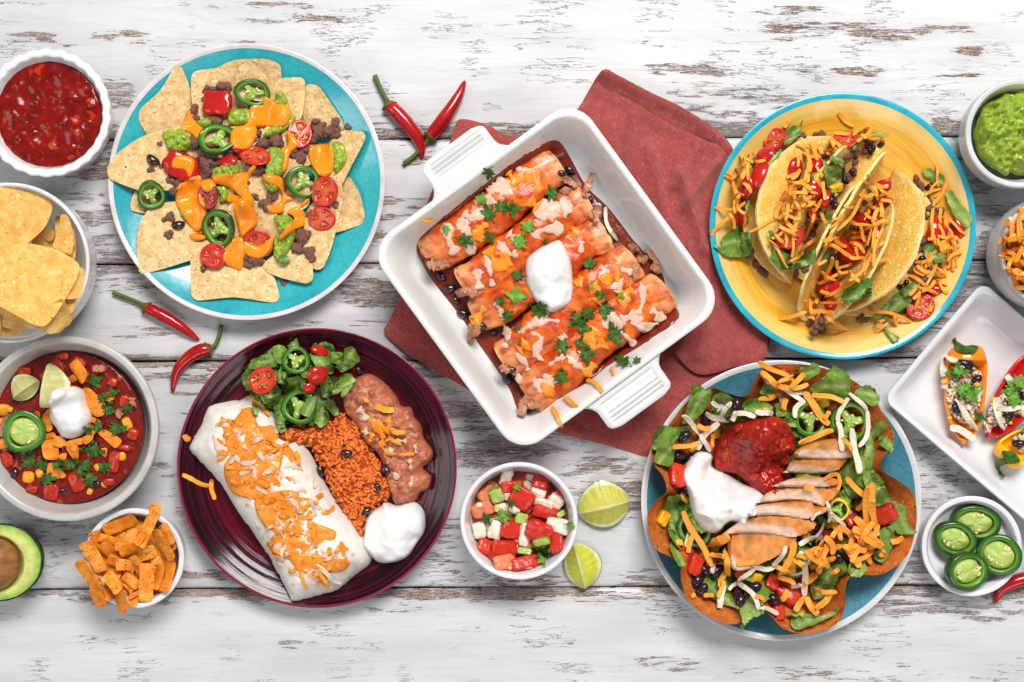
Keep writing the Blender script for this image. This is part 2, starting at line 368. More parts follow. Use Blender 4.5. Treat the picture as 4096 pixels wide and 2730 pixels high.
for i in range(5):
    y0, y1 = SEAM[i]+3.5, SEAM[i+1]-3.5; xs = np.arange(-2400, 6500, 40.); ys = np.concatenate([[y0, y0+5, y0+14], np.arange(y0+40, y1-30, 30.), [y1-14, y1-5, y1]])
    X, Y = np.meshgrid(xs, ys); d = np.minimum(Y-y0, y1-Y); Z = -.0022*np.clip(1-d/14, 0, 1)**1.6 + .0004*pn(np.stack([X/900, Y/70], -1), 1, i)-.0004
    Y2 = Y+(2048-X)*.0045+3*pn(np.stack([X/500, Y*0+i*9], -1))*np.clip(1-d/30, 0, 1); V = np.column_stack([((X-CXP)*K).ravel(), (-(Y2-CYP)*K).ravel(), Z.ravel()])
    w = np.zeros(X.shape); b = np.zeros(X.shape)
    for gx, gy, rx, ry, a, bb in GW:
        f = np.exp(-(((X-gx)/rx)**2)**1.4-(((Y-gy)/ry)**2)**1.4); w = np.maximum(w, a*f); b = b+bb*f
    w = w-(.055 if i == 4 else .02)+.10*np.clip(1-d/22, 0, 1)
    n1, n2 = X.shape; F = [(j*n2+k, (j+1)*n2+k, (j+1)*n2+k+1, j*n2+k+1) for j in range(n1-1) for k in range(n2-1)]
    nv = len(V); lo = V.copy(); lo[:, 2] = -.02
    V = np.concatenate([V, lo]); c = np.column_stack([w.ravel(), b.ravel(), 0*w.ravel()]); c = np.concatenate([c, c])
    for k in range(n2-1): F.append((k+1, k+1+nv, k+nv, k)); q = (n1-1)*n2; F.append((q+k, q+k+nv, q+k+1+nv, q+k+1))
    add('plank', V, F, MW, tab, col=c, st=False)
V = np.array([(-1., -.64, -.021), (1., -.64, -.021), (1., .64, -.021), (-1., .64, -.021), (-1., -.64, -.04), (1., -.64, -.04), (1., .64, -.04), (-1., .64, -.04)])
add('gap_shade_board', V, [(0, 1, 2, 3), (7, 6, 5, 4), (0, 4, 5, 1), (1, 5, 6, 2), (2, 6, 7, 3), (3, 7, 4, 0)], mat('gap_shade_dark', (.03, .022, .02), .9), tab, st=False, smooth=False)  # added backing, coloured dark so the plank gaps look shaded
HM[:] = 0
# ================================================================ crockery
WHITE = mat('white_glaze', (.67, .67, .675), .16, coat=.35, crough=.04, bump=.00006, bsc=90)
WHITE2 = mat('white_porcelain', (.655, .66, .67), .14, c2=(.62, .625, .64), sc=25, coat=.3, bump=.00008, bsc=60)
def bowl(fr, c, R, z, label, cat, name='bowl', m=WHITE, base=.66, wall=.085, floor=.004, lip=None, scallop=0, rings=0, m_in=None, belly=.93, group=None):
    p = S(fr, c); k = px(fr); q = wl(p, z); R = R*k*(1-z/HC); q = (q[0], q[1]); t = wall*R
    out = [(0, .0008), (R*base*.9, .0008), (R*base, .0015), (R*(base+.06), .006), (R*belly, z*.42), (R*.985, z*.8), (R, z*.955), (R-t*.25, z), (R-t*.75, z-.0003)]
    inn = [(R-t*.75, z-.0003), (R-t*1.05, z*.95), (R*.97-t*1.3, z*.72), (R*belly-t*1.5, z*.42), (R*base*.95-t, floor+.006), (R*base*.55, floor+.001), (0, floor)]
    mod = None
    if scallop:
        def mod(k, a, r, zz, n=len(smoothprof(out))):
            kk = np.clip(zz/z, 0, 1)**3; s = np.abs(np.sin(a*scallop/2)); return r*(1+kk*.030*(s-.6)), zz+.0012*kk*(s-.6)
    if rings:
        def mod(k, a, r, zz): return r+.0005*np.sin(zz*rings)*(zz > .004)*(zz < z*.9)*(r > R*.6), zz
    th = thing(name, (q[0], q[1], 0), label, cat, group)
    V, F = lathe(smoothprof(out), 128, q, mod); V2, F2 = lathe(smoothprof(inn), 128, q, mod)
    add('bowl_body', V, F, m, th); add('bowl_inside', V2, F2, m_in or m, th)
    return th, q, R, z
def plate(fr, c, R, z, label, glaze, rimm, band, floor=.006, well=.62, flare=.12, under=None, waves=None, wellz=None):
    p = S(fr, c); k = px(fr); q = wl(p, z); R = R*k*(1-z/HC); q = (q[0], q[1]); th = thing('dinner_plate', (q[0], q[1], 0), label, 'plate')
    out = [(0, .0015), (R*.5, .0015), (R*.53, .0002), (R*.55, .0002), (R*.57, .002), (R*.70, .0032), (R*.82, z*.34), (R*.97, z*.86), (R*.995, z*.94), (R, z*.985), (R-.0012, z), (R-band*.5, z-.0002), (R-band, z-.0012)]
    V, F = lathe(smoothprof(out), 160, q); add('rim', V, F, rimm, th)
    zf = lambda r: floor+(z-.0012-floor)*np.clip((r/R-well)/(1-band/R-well), 0, 1)**1.55
    rr = np.concatenate([np.linspace(R-band, R*.01, 110), [0]]); zz = zf(rr)
    if waves is not None: zz = zz+waves(rr/R)
    V, F = lathe(list(zip(rr, zz)), 160, q); F = [f[::-1] if False else f for f in F]
    add('glazed_well', V, F, glaze, th)
    return th, np.array(q), R
def crackle(name, c1, c2, ccrack, amt=.5):
    g = G(name); o = g.obj(); v = g.n('ShaderNodeTexVoronoi', feature='DISTANCE_TO_EDGE', i_Vector=o, i_Scale=150., i_Randomness=1.)
    v2 = g.n('ShaderNodeTexVoronoi', feature='DISTANCE_TO_EDGE', i_Vector=o, i_Scale=70., i_Randomness=1.)
    col = g.mix(g.ramp(g.noise(o, 14., 4), .36, .66), c1, c2); ln = g.math('SUBTRACT', 1., g.math('MINIMUM', g.ramp(v.outputs[0], .012, .05), g.ramp(v2.outputs[0], .006, .03)))
    col = g.mix(g.math('MULTIPLY', ln, amt), col, ccrack); col = g.mix(g.math('MULTIPLY', g.ramp(g.noise(o, 900., 2), .62, .7), .25), col, ccrack)
    g.b.inputs['Coat Weight'].default_value = .5; g.b.inputs['Coat Roughness'].default_value = .06
    return g.out(col, .22, g.noise(o, 45., 2), .0005)
TEAL = crackle('teal_crackle_glaze', (.012, .31, .37), (.035, .40, .43), (.006, .19, .24), .38)
BLUE = crackle('blue_crackle_glaze', (.058, .235, .325), (.085, .285, .37), (.014, .11, .18), .42)
RIMP = mat('pinkish_white_rim', (.65, .60, .60), .2, c2=(.56, .51, .51), sc=60, coat=.4); RIMW = mat('white_rim', (.64, .64, .64), .2, c2=(.57, .57, .57), sc=60, coat=.4)
nacho_plate, NQ, NR = plate('2', (785, 774), 742, .023, 'round teal crackle glazed plate with a pale rim, piled with nachos', TEAL, RIMP, .0042)
salad_plate, SQ, SR = plate('7', (779, 775), 746, .021, 'round muted blue crackle plate with white rim under the taco salad', BLUE, RIMW, .0052, well=.70)
# burgundy plate: turned rings
def ring_mat():
    g = G('burgundy_glaze'); o = g.obj(); s = g.n('ShaderNodeSeparateXYZ', i_0=o); r = g.math('SQRT', g.math('ADD', g.math('MULTIPLY', s.outputs[0], s.outputs[0]), g.math('MULTIPLY', s.outputs[1], s.outputs[1])))
    v = g.n('ShaderNodeCombineXYZ', i_0=g.math('MULTIPLY', r, 420.), i_1=g.math('MULTIPLY', s.outputs[0], 9.), i_2=g.math('MULTIPLY', s.outputs[1], 9.)).outputs[0]
    n = g.noise(v, 1., 3); n2 = g.noise(v, .3, 2); edge = g.ramp(r, .078, .112)
    col = g.mix(g.ramp(n, .35, .7), (.095, .0018, .010), (.185, .004, .02)); dk = g.mix(g.ramp(n, .4, .65), (.010, .0012, .003), (.06, .003, .011)); col = g.mix(edge, col, dk)
    g.b.inputs['Specular IOR Level'].default_value = .26; g.b.inputs['Coat Weight'].default_value = .08; g.b.inputs['Coat Roughness'].default_value = .05
    return g.out(col, .13, g.math('ADD', n, g.math('MULTIPLY', n2, 1.5)), .00028)
BURG = ring_mat(); BRIM = mat('burgundy_rim', (.19, .012, .03), .2, coat=.5)
burg_plate, BQ, BR = plate('4', (780, 788), 744, .023, 'round dark burgundy ringed plate with burrito, rice and beans', BURG, BRIM, .0022, well=.60, waves=lambda r: .00012*np.sin(r*105)*np.clip((r-.66)*8, 0, 1)*np.clip((1-r)*18, 0, 1))
def yellow_mat():
    g = G('yellow_brushed_glaze'); o = g.obj(); s = g.n('ShaderNodeSeparateXYZ', i_0=o); x, y = s.outputs[0], s.outputs[1]
    r = g.math('SQRT', g.math('ADD', g.math('MULTIPLY', x, x), g.math('MULTIPLY', y, y)))
    v = g.n('ShaderNodeCombineXYZ', i_0=g.math('MULTIPLY', r, 300.), i_1=g.math('MULTIPLY', x, 14.), i_2=g.math('MULTIPLY', y, 14.)).outputs[0]
    n = g.noise(v, 1., 4, .6); n2 = g.noise(v, .22, 2)
    col = g.mix(g.ramp(n, .36, .68), (.72, .43, .055), (.68, .285, .010)); col = g.mix(g.math('MULTIPLY', g.ramp(n2, .5, .66), .6), col, (.72, .49, .14))
    col = g.mix(g.math('MULTIPLY', g.ramp(r, .098, .113), .7), col, (.72, .55, .20))
    g.b.inputs['Coat Weight'].default_value = .35; g.b.inputs['Coat Roughness'].default_value = .06
    return g.out(col, .25, g.math('ADD', n, g.noise(o, 50., 2)), .0003)
TQB = mat('turquoise_rim_glaze', (.012, .29, .40), .22, c2=(.03, .38, .48), sc=50, coat=.4)
taco_plate, TQ, TR = plate('6', (814, 777), 734, .022, 'round yellow brushed plate with a turquoise rim, holding tacos', yellow_mat(), TQB, .0055, well=.66)
salsa_bowl = bowl('s', (184, 452), 256, .042, 'white scalloped ramekin of red salsa in the upper left corner', 'bowl', 'ramekin', scallop=26, base=.7, wall=.12)
chip_bowl = bowl('s', (35, 1052), 322, .058, 'white round bowl full of tortilla chips at the left edge', 'bowl', base=.74, wall=.055, belly=.96)
STONE = mat('speckled_stoneware', (.50, .49, .47), .35, c2=(.40, .39, .37), sc=45, spots=[((.30, .20, .12), 700, .66, .04)], coat=.25, bump=.0003, bsc=50)
STIN = mat('stoneware_inside', (.52, .49, .455), .3, c2=(.43, .40, .375), sc=30, spots=[((.33, .2, .12), 500, .67, .04)], coat=.3, bump=.0002, bsc=60)
soup_bowl = bowl('s', (261, 1716), 372, .052, 'grey speckled stoneware bowl of red bean soup at the left edge', 'bowl', m=STONE, m_in=STIN, base=.6, wall=.085, belly=.90)
strip_bowl = bowl('s', (535, 2235), 201, .040, 'small white bowl overflowing with orange tortilla strips', 'bowl', base=.74, wall=.11)
pico_bowl = bowl('s', (2076, 2085), 236, .048, 'white bowl of chopped tomato and onion relish beside the lime wedges', 'bowl', base=.68, wall=.085)
slice_bowl = bowl('s', (3888, 2186), 201, .024, 'small shallow white dish of green pepper slices at lower right', 'dish', base=.86, wall=.1, belly=.97)
RIB = mat('grey_white_ribbed_glaze', (.56, .565, .575), .3, c2=(.49, .49, .50), sc=40, coat=.3)
guac_bowl = bowl('s', (4082, 534), 220, .052, 'light grey ribbed bowl of guacamole at the upper right edge', 'bowl', m=RIB, m_in=WHITE2, base=.68, wall=.11, rings=1300)
shred_bowl = bowl('s', (4235, 1010), 232, .066, 'light grey ribbed bowl of shredded orange cheese at the right edge', 'bowl', m=RIB, m_in=WHITE2, base=.80, wall=.09, rings=1300, belly=1.0)
# square serving plate
def rrect(hx, hy, r, n=9):
    P = []
    for sx, sy, a0 in ((1, 1, 0), (-1, 1, 90), (-1, -1, 180), (1, -1, 270)):
        for k in range(n):
            a = math.radians(a0+90*k/(n-1)); P.append((sx*(hx-r)+r*math.cos(a), sy*(hy-r)+r*math.sin(a)))
    return np.array(P)
def loft(rings):          # list of (polygon Nx2, z)
    n = len(rings[0][0]); V = np.concatenate([np.column_stack([p, np.broadcast_to(z, (n,))]) for p, z in rings]); F = []
    for k in range(len(rings)-1):
        for i in range(n):
            j = (i+1) % n; F.append((k*n+i, k*n+j, (k+1)*n+j, (k+1)*n+i))
    return V, F
def subd(P, m=4):
    Q = np.roll(P, -1, 0); return np.concatenate([P[:, None]+(Q-P)[:, None]*(np.arange(m)/m)[None, :, None]], 1).reshape(-1, 2)
zp = .028; c0 = wl(S('s', (3527, 1600)), zp); c1 = wl(S('s', (3928, 1127)), zp); u = (c1-c0); Lu = np.linalg.norm(u); u /= Lu; v = np.array([u[1], -u[0]]); Lv = .215
hx, hy = Lv/2, Lu/2; cc = (c0+c1)/2+v*hx
def rp(ins, r): return subd(rrect(hx-ins, hy-ins, r), 3)
def place2(P): return cc+P[:, :1]*v+P[:, 1:]*u
def dipz(P, z, a): # corners of the plate rise a little
    return z+a*((np.abs(P[:, 0])/hx)**2*(np.abs(P[:, 1])/hy)**2)
sq = thing('square_plate', (cc[0], cc[1], 0), 'white square serving plate with stuffed mini peppers at the right edge', 'plate')
R1 = [(.022, .012, .0005), (.016, .014, .002), (.006, .014, .012), (.001, .012, .024), (0, .010, .0272), (.0012, .009, .028)]
R2 = [(.0012, .009, .028), (.004, .010, .0276), (.0058, .010, .0262), (.010, .013, .018), (.017, .018, .0085), (.024, .02, .0062), (.04, .02, .0055)]
V, F = loft([(place2(rp(i, r)), dipz(rp(i, r), z, .003 if z > .01 else 0)) for i, r, z in R1]); add('plate_body', V, F, WHITE2, sq)
V, F = loft([(place2(rp(i, r)), dipz(rp(i, r), z, .003 if z > .01 else 0)) for i, r, z in R2]); n = len(rp(0, .01)); m0 = len(V)-n
V = np.concatenate([V, [[cc[0], cc[1], .0055]]]); F += [(m0+i, m0+(i+1) % n, len(V)-1) for i in range(n)]; add('plate_well', V, F, WHITE2, sq)
# casserole
REDG = mat('red_outer_glaze', (.33, .018, .02), .25, coat=.4); CREAM = mat('ivory_inner_glaze', (.68, .68, .66), .16, c2=(.655, .66, .64), sc=20, coat=.4, crough=.05, bump=.00007, bsc=70)
zc = .060; ZD = np.array([0, 0, .006]); cq = wl(S('5', (712, 831)), zc); ang = math.radians(36.1); U = np.array([math.cos(ang), math.sin(ang)]); Nn = np.array([-U[1], U[0]])
def cas(P): return cq+P[:, :1]*U+P[:, 1:]*Nn
hb = 517*K*(1-zc/HC)
def cr(ins, r): return cas(subd(rrect(hb-ins, hb-ins, r), 3))
dish = thing('casserole_dish', (cq[0], cq[1], 0), 'square ivory baking dish with red outside and two ridged handles', 'baking dish')
V, F = loft([(cr(i, r), z) for i, r, z in [(.06, .02, .001), (.028, .02, .001), (.022, .022, .004), (.014, .024, .02), (.004, .026, .046), (.0, .026, .0505), (.0002, .026, .0525)]]); add('outer_wall', V+ZD, F, REDG, dish)
V, F = loft([(cr(i, r), z) for i, r, z in [(.0002, .026, .0525), (.0012, .026, .0536), (.0030, .0255, .0540), (.0050, .025, .0534), (.0064, .0245, .0515), (.011, .024, .040), (.017, .024, .022), (.0225, .024, .010), (.030, .024, .0064), (.045, .02, .0058)]])
n = len(cr(0, .01)); m0 = len(V)-n; V = np.concatenate([V, [[cq[0], cq[1], .0058]]]); F += [(m0+i, m0+(i+1) % n, len(V)-1) for i in range(n)]; add('inner_dish', V+ZD, F, CREAM, dish)
kk = px('5')*(1-zc/HC)
for sgn in (1, -1):
    a = np.linspace(-1, 1, 61); w0, w1, dep = 200*kk, 152*kk, 152*kk
    t = np.linspace(0, 1, 17)**1.0; X = []; Zt = []
    for tt in t:
        half = w1+(w0-w1)*(1-min(tt/.42, 1))**2.2
        if tt > .78: half = half-.020*0-(w1*.30)*(1-math.sqrt(max(0, 1-((tt-.78)/.22)**2)))
        X.append(np.column_stack([a*half, np.full(61, hb-.002+(dep)*tt)]))
        rid = .5+.5*np.cos((tt-.20)/.70*math.pi*2*5); env = np.clip((tt-.16)*9, 0, 1)*np.clip((.93-tt)*9, 0, 1)*np.clip((.86-np.abs(a))*9, 0, 1)
        ed = np.clip((1-np.abs(a))*8, 0, 1)*min(1, (1-tt)*7+.0)
        Zt.append(.0500-.004*tt-.0022*(1-np.sqrt(np.clip(ed, 0, 1)))-.0036*env*(1-rid)+.0005)
    top = np.concatenate([np.column_stack([cas(x*np.array([1, sgn])), z]) for x, z in zip(X, Zt)]); bot = top.copy(); bot[:, 2] = .042
    m = 61; F = []; FB = []
    for r_ in range(16):
        for k in range(m-1):
            f = (r_*m+k, r_*m+k+1, (r_+1)*m+k+1, (r_+1)*m+k); F.append(f if sgn > 0 else f[::-1])
    per = [k for k in range(m)]+[r_*m+m-1 for r_ in range(1, 17)]+[16*m+k for k in range(m-2, -1, -1)]+[r_*m for r_ in range(15, 0, -1)]
    nt = len(top); top = top+ZD; bot = bot+ZD; hd = add('handle', top, F, CREAM, dish)
    Vb = np.concatenate([top[per]-np.array([0, 0, .0004]), bot[per]]); q = len(per); FB = [(i, (i+1) % q, q+(i+1) % q, q+i) for i in range(q)]+[tuple(range(q, 2*q))]
    add('handle_underside', Vb, FB, REDG, hd)
# ================================================================ red linen napkin
def linen():
    g = G('red_linen'); o = g.obj(); w = g.n('ShaderNodeMapping', i_Vector=o, i_Rotation=(0, 0, math.radians(-37))).outputs[0]
    a = g.noise(g.mapp(w, (130, 2200, 1)), 1., 3); b = g.noise(g.mapp(w, (2200, 130, 1)), 1., 3); s = g.math('MAXIMUM', a, b)
    col = g.mix(g.ramp(g.math('ADD', a, b), .8, 1.2), (.31, .032, .029), (.47, .082, .068)); col = g.mix(g.math('MULTIPLY', g.ramp(s, .57, .74), .62), col, (.66, .30, .26))
    col = g.mix(g.math('MULTIPLY', g.ramp(g.noise(o, 9., 3), .4, .7), .35), col, (.25, .03, .034))
    g.b.inputs['Sheen Weight'].default_value = .25
    return g.out(col, .85, s, .0013)
LIN = linen()
nap = thing('napkin', (*wl(S('5', (800, 800))), 0), 'crumpled red linen napkin folded under the baking dish', 'napkin')
LAY = {'lower_layer': 0., 'middle_fold': .00035, 'top_fold': .0007}
def cloth(name, fr, P, zf, th=.0016, sp=.0045, edge=.003):
    pol = wl(S(fr, catmull(P, 4)), .004); V2, T, pl = trifill(pol, sp); d = edist(V2, pl)
    z = zf(V2)+th; z = z-th*.6*(1-np.clip(d/edge, 0, 1))**2; z = under(V2, z, LAY[name])
    V, F = solid2d(V2, T, z, np.minimum(zf(V2), z-.0003)); return add(name, V, F, LIN, nap)
f5 = lambda *p: wl(S('5', p), .004)
def line_d(V2, a, b):
    ab = b-a; t = np.clip(((V2-a)*ab).sum(1)/(ab@ab), 0, 1); return np.sqrt(((V2-a-t[:, None]*ab)**2).sum(1))
ridges = [(f5(1230, 430), f5(1330, 730), .007, .005), (f5(1050, 200), f5(1010, 420), .006, .004), (f5(1380, 380), f5(1240, 560), .007, .004), (f5(1300, 900), f5(1210, 1180), .008, .006), (f5(1130, 1250), f5(1140, 1480), .0025, .004), (f5(100, 1020), f5(330, 1150), .002, .004), (f5(1000, 560), f5(1200, 900), .004, .004), (f5(1110, 330), f5(1180, 620), .005, .006), (f5(1300, 330), f5(1200, 480), .005, .004), (f5(1420, 480), f5(1330, 820), .005, .006), (f5(1400, 800), f5(1300, 1130), .005, .006), (f5(200, 900), f5(120, 1060), .003, .004), (f5(1180, 1230), f5(1220, 1400), .003, .005), (f5(820, 1440), f5(980, 1480), .003, .004)]
def under(V2, z, lay=0.):          # the cloth lies flat under the dishes that stand on it
    d = V2-cq; a, b = np.abs(d@U), np.abs(d@Nn); m = np.maximum(a, b); z = np.where(m < hb-.016, np.minimum(z, .0040+lay+np.clip(m-hb+.026, 0, 1)*.9), z)
    for q, R, zz in ((TQ, TR, .022), (SQ, SR, .021)):
        r = np.linalg.norm(V2-q, axis=1)/R; z = np.where(r < 1.04, np.minimum(z, lay+np.interp(r, [.5, .6, .7, .82, .97, 1.04], [.0003, .0009, .0014, zz*.24, zz*.72, zz])), z)
    return z
def wr(V2, k=1.):
    z = .0055*(fbm(V2, 15, 3, 5)+.5)
    for a, b, h, w in ridges: z = z+k*h*np.exp(-(line_d(V2, a, b)/w)**2)
    return np.maximum(z, 0)+.0002
cloth('lower_layer', '5', [(372, 214), (480, 236), (610, 285), (1000, 250), (1380, 330), (1440, 800), (1440, 1300), (1300, 1500), (1200, 1548), (1115, 1540), (940, 1490), (760, 1442), (560, 1370), (380, 1258), (180, 1142), (78, 1055), (90, 1010), (130, 925), (190, 700), (345, 268)], lambda q: wr(q, .6))
L2 = [(925, 32), (985, 48), (1110, 115), (1220, 168), (1330, 240), (1432, 338), (1540, 600), (1570, 900), (1575, 1140), (1440, 1192), (1335, 1222), (1270, 1208), (1190, 1110), (1050, 900), (900, 600), (780, 300), (850, 150)]
e1 = wl(S('5', catmull([(925, 32), (985, 48), (1110, 115), (1220, 168), (1330, 240), (1432, 338)], 6, False)), .004)
def midf(q): d = np.sqrt(((q[:, None]-e1)**2).sum(-1).min(1)); return wr(q, .8)+.0016+.013*np.exp(-(d/.008)**2)
cloth('middle_fold', '5', L2, midf, sp=.0035)
L3 = [(905, 70), (940, 100), (1050, 150), (1130, 205), (1240, 262), (1340, 310), (1432, 350), (1535, 600), (1562, 900), (1565, 1135), (1440, 1186), (1338, 1214), (1275, 1198), (1195, 1110), (1060, 900), (910, 600), (790, 300), (850, 165)]
e0 = wl(S('5', catmull([(905, 70), (940, 100), (1050, 150), (1130, 205), (1240, 262), (1340, 310), (1432, 350)], 6, False)), .004)
def topfold(q):
    d = np.sqrt(((q[:, None]-e0)**2).sum(-1).min(1)); hem = np.exp(-((d-.012)/.0011)**2)
    return wr(q, 1.)+.0052+.004*np.exp(-(d/.006)**2)-.0012*hem
cloth('top_fold', '5', L3, topfold, sp=.0035)
# ================================================================ red chillies
CHR = mat('chili_skin', (.42, .006, .008), .22, c2=(.33, .003, .006), sc=60, coat=.5, sss=.1, ssc=.002); CHG = mat('chili_stem', (.045, .10, .018), .5, c2=(.10, .13, .02), sc=120)
def chili(fr, body, stem, label, R=.0066, z0=None):
    B = catmull(S(fr, body), 8, False); St = catmull(S(fr, stem), 8, False); n = len(B); t = np.linspace(0, 1, n)
    r = R*np.clip(1.06*(1-t**2.2)**.62, .03, 1)*(.80+.20*np.clip(t/.16, 0, 1))
    g = wl(B, .008); z = Hmax(g, .004); z = np.maximum.accumulate(z[::-1])[::-1]*.0+np.convolve(np.pad(z, 4, 'edge'), np.ones(9)/9, 'valid')
    P = np.column_stack([g, z+r]); V, F = tube(P, r, 18); V = V+.0003*fbm(V, 160, 2, len(label))[:, None]*np.array([1, 1, 0])
    th = thing('chili_pepper', (P[0, 0], P[0, 1], 0), label, 'chili', 'red chillies lying on the table'); add('pepper_body', V, F, CHR, th)
    gs = wl(St, .008); t = np.linspace(0, 1, len(gs)); rs = R*(.95*np.exp(-(t/.15)**2)+.26+.10*t); zz = np.interp(t, [0, 1], [P[0, 2], max(Hs(gs[-1:])[0]+.003, P[0, 2]*.5)])
    V, F = tube(np.column_stack([gs, zz]), rs, 12); add('stem', V, F, CHG, th)
chili('V', [(893, 240), (915, 262), (948, 300), (966, 332), (969, 362)], [(895, 244), (884, 222), (870, 195), (860, 172)], 'red chili with stem pointing up left, crossed under another above the baking dish')
chili('V', [(986, 316), (1010, 285), (1035, 250), (1055, 215), (1068, 182)], [(990, 312), (975, 332), (952, 356), (927, 375)], 'straight red chili pointing up right, lying over another beside the baking dish handle', R=.0063)
chili('V', [(330, 706), (365, 722), (400, 742), (430, 764), (455, 782)], [(336, 708), (315, 695), (285, 683), (256, 672)], 'red chili with a long thin stem lying below the teal plate', R=.0056)
chili('V', [(482, 802), (455, 808), (425, 828), (402, 858), (392, 905)], [(476, 803), (492, 793), (502, 770), (506, 747)], 'hooked red chili with stem curling up, left of the burgundy plate', R=.0062)
chili('V', [(2400, 1325), (2360, 1330), (2325, 1342), (2303, 1360), (2291, 1390)], [(2396, 1325), (2420, 1320), (2450, 1310)], 'red chili cut off by the right edge, beside the dish of pepper slices', R=.0064)
# ================================================================ food materials
CHIP = mat('corn_chip', (.73, .53, .26), .6, c2=(.58, .345, .125), sc=150, amt=.4, spots=[((.78, .64, .39), 260, .58, .1), ((.46, .21, .07), 430, .62, .05), ((.05, .025, .02), 260, .715, .02)], bump=.0010, bsc=300, sss=.12, srad=(1, .6, .3), ssc=.002)
CHIPY = mat('yellow_corn_chip', (.78, .50, .14), .6, c2=(.66, .34, .07), sc=100, amt=.4, spots=[((.48, .21, .05), 420, .66, .04), ((.05, .025, .02), 260, .72, .02), ((.80, .58, .26), 240, .6, .1)], bump=.0008, bsc=300, sss=.12, srad=(1, .6, .3), ssc=.002)
SHELL = mat('taco_shell', attr=True, rough=.6, c2=(.88, .76, .45), sc=90, amt=.3, spots=[((.80, .62, .26), 260, .56, .1), ((.36, .15, .03), 480, .67, .04)], bump=.0011, bsc=420, sss=.12, srad=(1, .6, .2), ssc=.002)
TOST = mat('chili_tortilla', (.54, .145, .016), .7, c2=(.36, .078, .010), sc=110, amt=.35, spots=[((.12, .03, .01), 260, .64, .06), ((.55, .19, .035), 200, .6, .08)], bump=.0009, bsc=480)
STRIP = mat('seasoned_strip', (.82, .30, .018), .6, c2=(.66, .15, .008), sc=150, amt=.4, spots=[((.16, .05, .015), 520, .66, .04), ((.78, .36, .06), 240, .62, .08)], bump=.0007, bsc=420)
STRIPD = mat('dark_seasoned_strip', (.70, .17, .010), .6, c2=(.82, .36, .05), sc=120, amt=.4, spots=[((.20, .05, .012), 420, .62, .05)], bump=.0008, bsc=380)
BEEF = mat('ground_beef', (.30, .140, .10), .42, c2=(.16, .066, .047), sc=260, amt=.4, spots=[((.40, .24, .19), 420, .60, .08)], bump=.0007, bsc=800, sss=.06, ssc=.001)
BEAN = mat('black_bean', (.016, .007, .010), .2, c2=(.03, .012, .017), sc=120, coat=.3, spec=.5)
BEANP = mat('purple_black_bean', (.030, .010, .018), .22, c2=(.014, .006, .010), sc=120, coat=.3)
GUAC = mat('mashed_avocado', (.31, .41, .035), .5, c2=(.18, .29, .018), sc=160, amt=.35, spots=[((.60, .65, .14), 240, .60, .08)], bump=.0007, bsc=560, sss=.2, srad=(.8, 1, .3), ssc=.002, coat=.15)
SAUCE = mat('cheese_sauce', (.88, .275, .008), .28, c2=(.86, .235, .006), sc=60, sss=.2, srad=(1, .45, .1), ssc=.003, coat=.4, crough=.1, bump=.0003, bsc=90)
MELT = mat('melted_cheddar', (.84, .225, .010), .3, c2=(.86, .33, .03), sc=110, amt=.5, bump=.0006, bsc=300, sss=.2, srad=(1, .5, .1), ssc=.003, coat=.25, alpha=.86)
MELTW = mat('melted_white_cheese', (.80, .53, .38), .35, c2=(.80, .64, .50), sc=90, bump=.0004, bsc=260, coat=.2, alpha=.68)
CHED = mat('cheddar', (.91, .375, .05), .5, c2=(.88, .31, .03), sc=120, bump=.0004, bsc=700, sss=.2, srad=(1, .5, .15), ssc=.002)
WCH = mat('white_cheese', (.70, .61, .47), .45, c2=(.71, .65, .54), sc=120, bump=.0003, bsc=600, sss=.2, srad=(1, .8, .6), ssc=.002)
CREAMM = mat('sour_cream', (.75, .735, .715), .33, c2=(.72, .70, .675), sc=40, sss=.3, srad=(1, .9, .8), ssc=.004, coat=.25, crough=.15, bump=.0002, bsc=120)
TSKIN = mat('tomato_skin', (.50, .014, .010), .16, c2=(.40, .008, .008), sc=40, coat=.4, sss=.1, srad=(1, .2, .1), ssc=.003)
TCOL = mat('tomato_cut', attr=True, rough=.2, c2=(.82, .7, .65), sc=160, bump=.0004, bsc=420, coat=.3, sss=.25, srad=(1, .25, .12), ssc=.003)
JSKIN = mat('jalapeno_skin', attr=True, rough=.28, c2=(.75, .85, .7), sc=90, bump=.0003, bsc=300, coat=.4, sss=.12, srad=(.5, 1, .3), ssc=.002)
JCORE = mat('jalapeno_core', (.36, .50, .11), .3, c2=(.24, .40, .06), sc=200, coat=.3, sss=.25, srad=(.7, 1, .4), ssc=.002)
JPALE = mat('jalapeno_flesh', (.46, .56, .16), .45, c2=(.34, .47, .09), sc=170, amt=.4, bump=.0006, bsc=420, sss=.15, srad=(.7, 1, .4), ssc=.002)
SEEDM = mat('pale_seed', (.78, .66, .36), .4, c2=(.70, .54, .24), sc=400, coat=.2)
LETT = mat('lettuce', attr=True, rough=.36, c2=(.72, .80, .6), sc=110, amt=.4, bump=.0012, bsc=130, bdet=5, trl=.25, spec=.3)
CIL = mat('cilantro', (.030, .095, .010), .42, c2=(.075, .180, .024), sc=170, bump=.0008, bsc=400, trl=.2)
CILL = mat('bright_cilantro', (.12, .32, .03), .42, c2=(.22, .45, .06), sc=170, bump=.0008, bsc=400, trl=.25)
RED = mat('red_salsa', (.23, .006, .003), .2, c2=(.12, .0025, .0015), sc=90, amt=.3, spots=[((.40, .028, .005), 110, .60, .1)], bump=.0003, bsc=130, bdet=2, coat=0, sss=.15, srad=(1, .2, .1), ssc=.003)
COLM = mat('painted_food', attr=True, rough=.45, c2=(.75, .68, .6), sc=140, bump=.0005, bsc=420, sss=.15, srad=(1, .6, .4), ssc=.003)
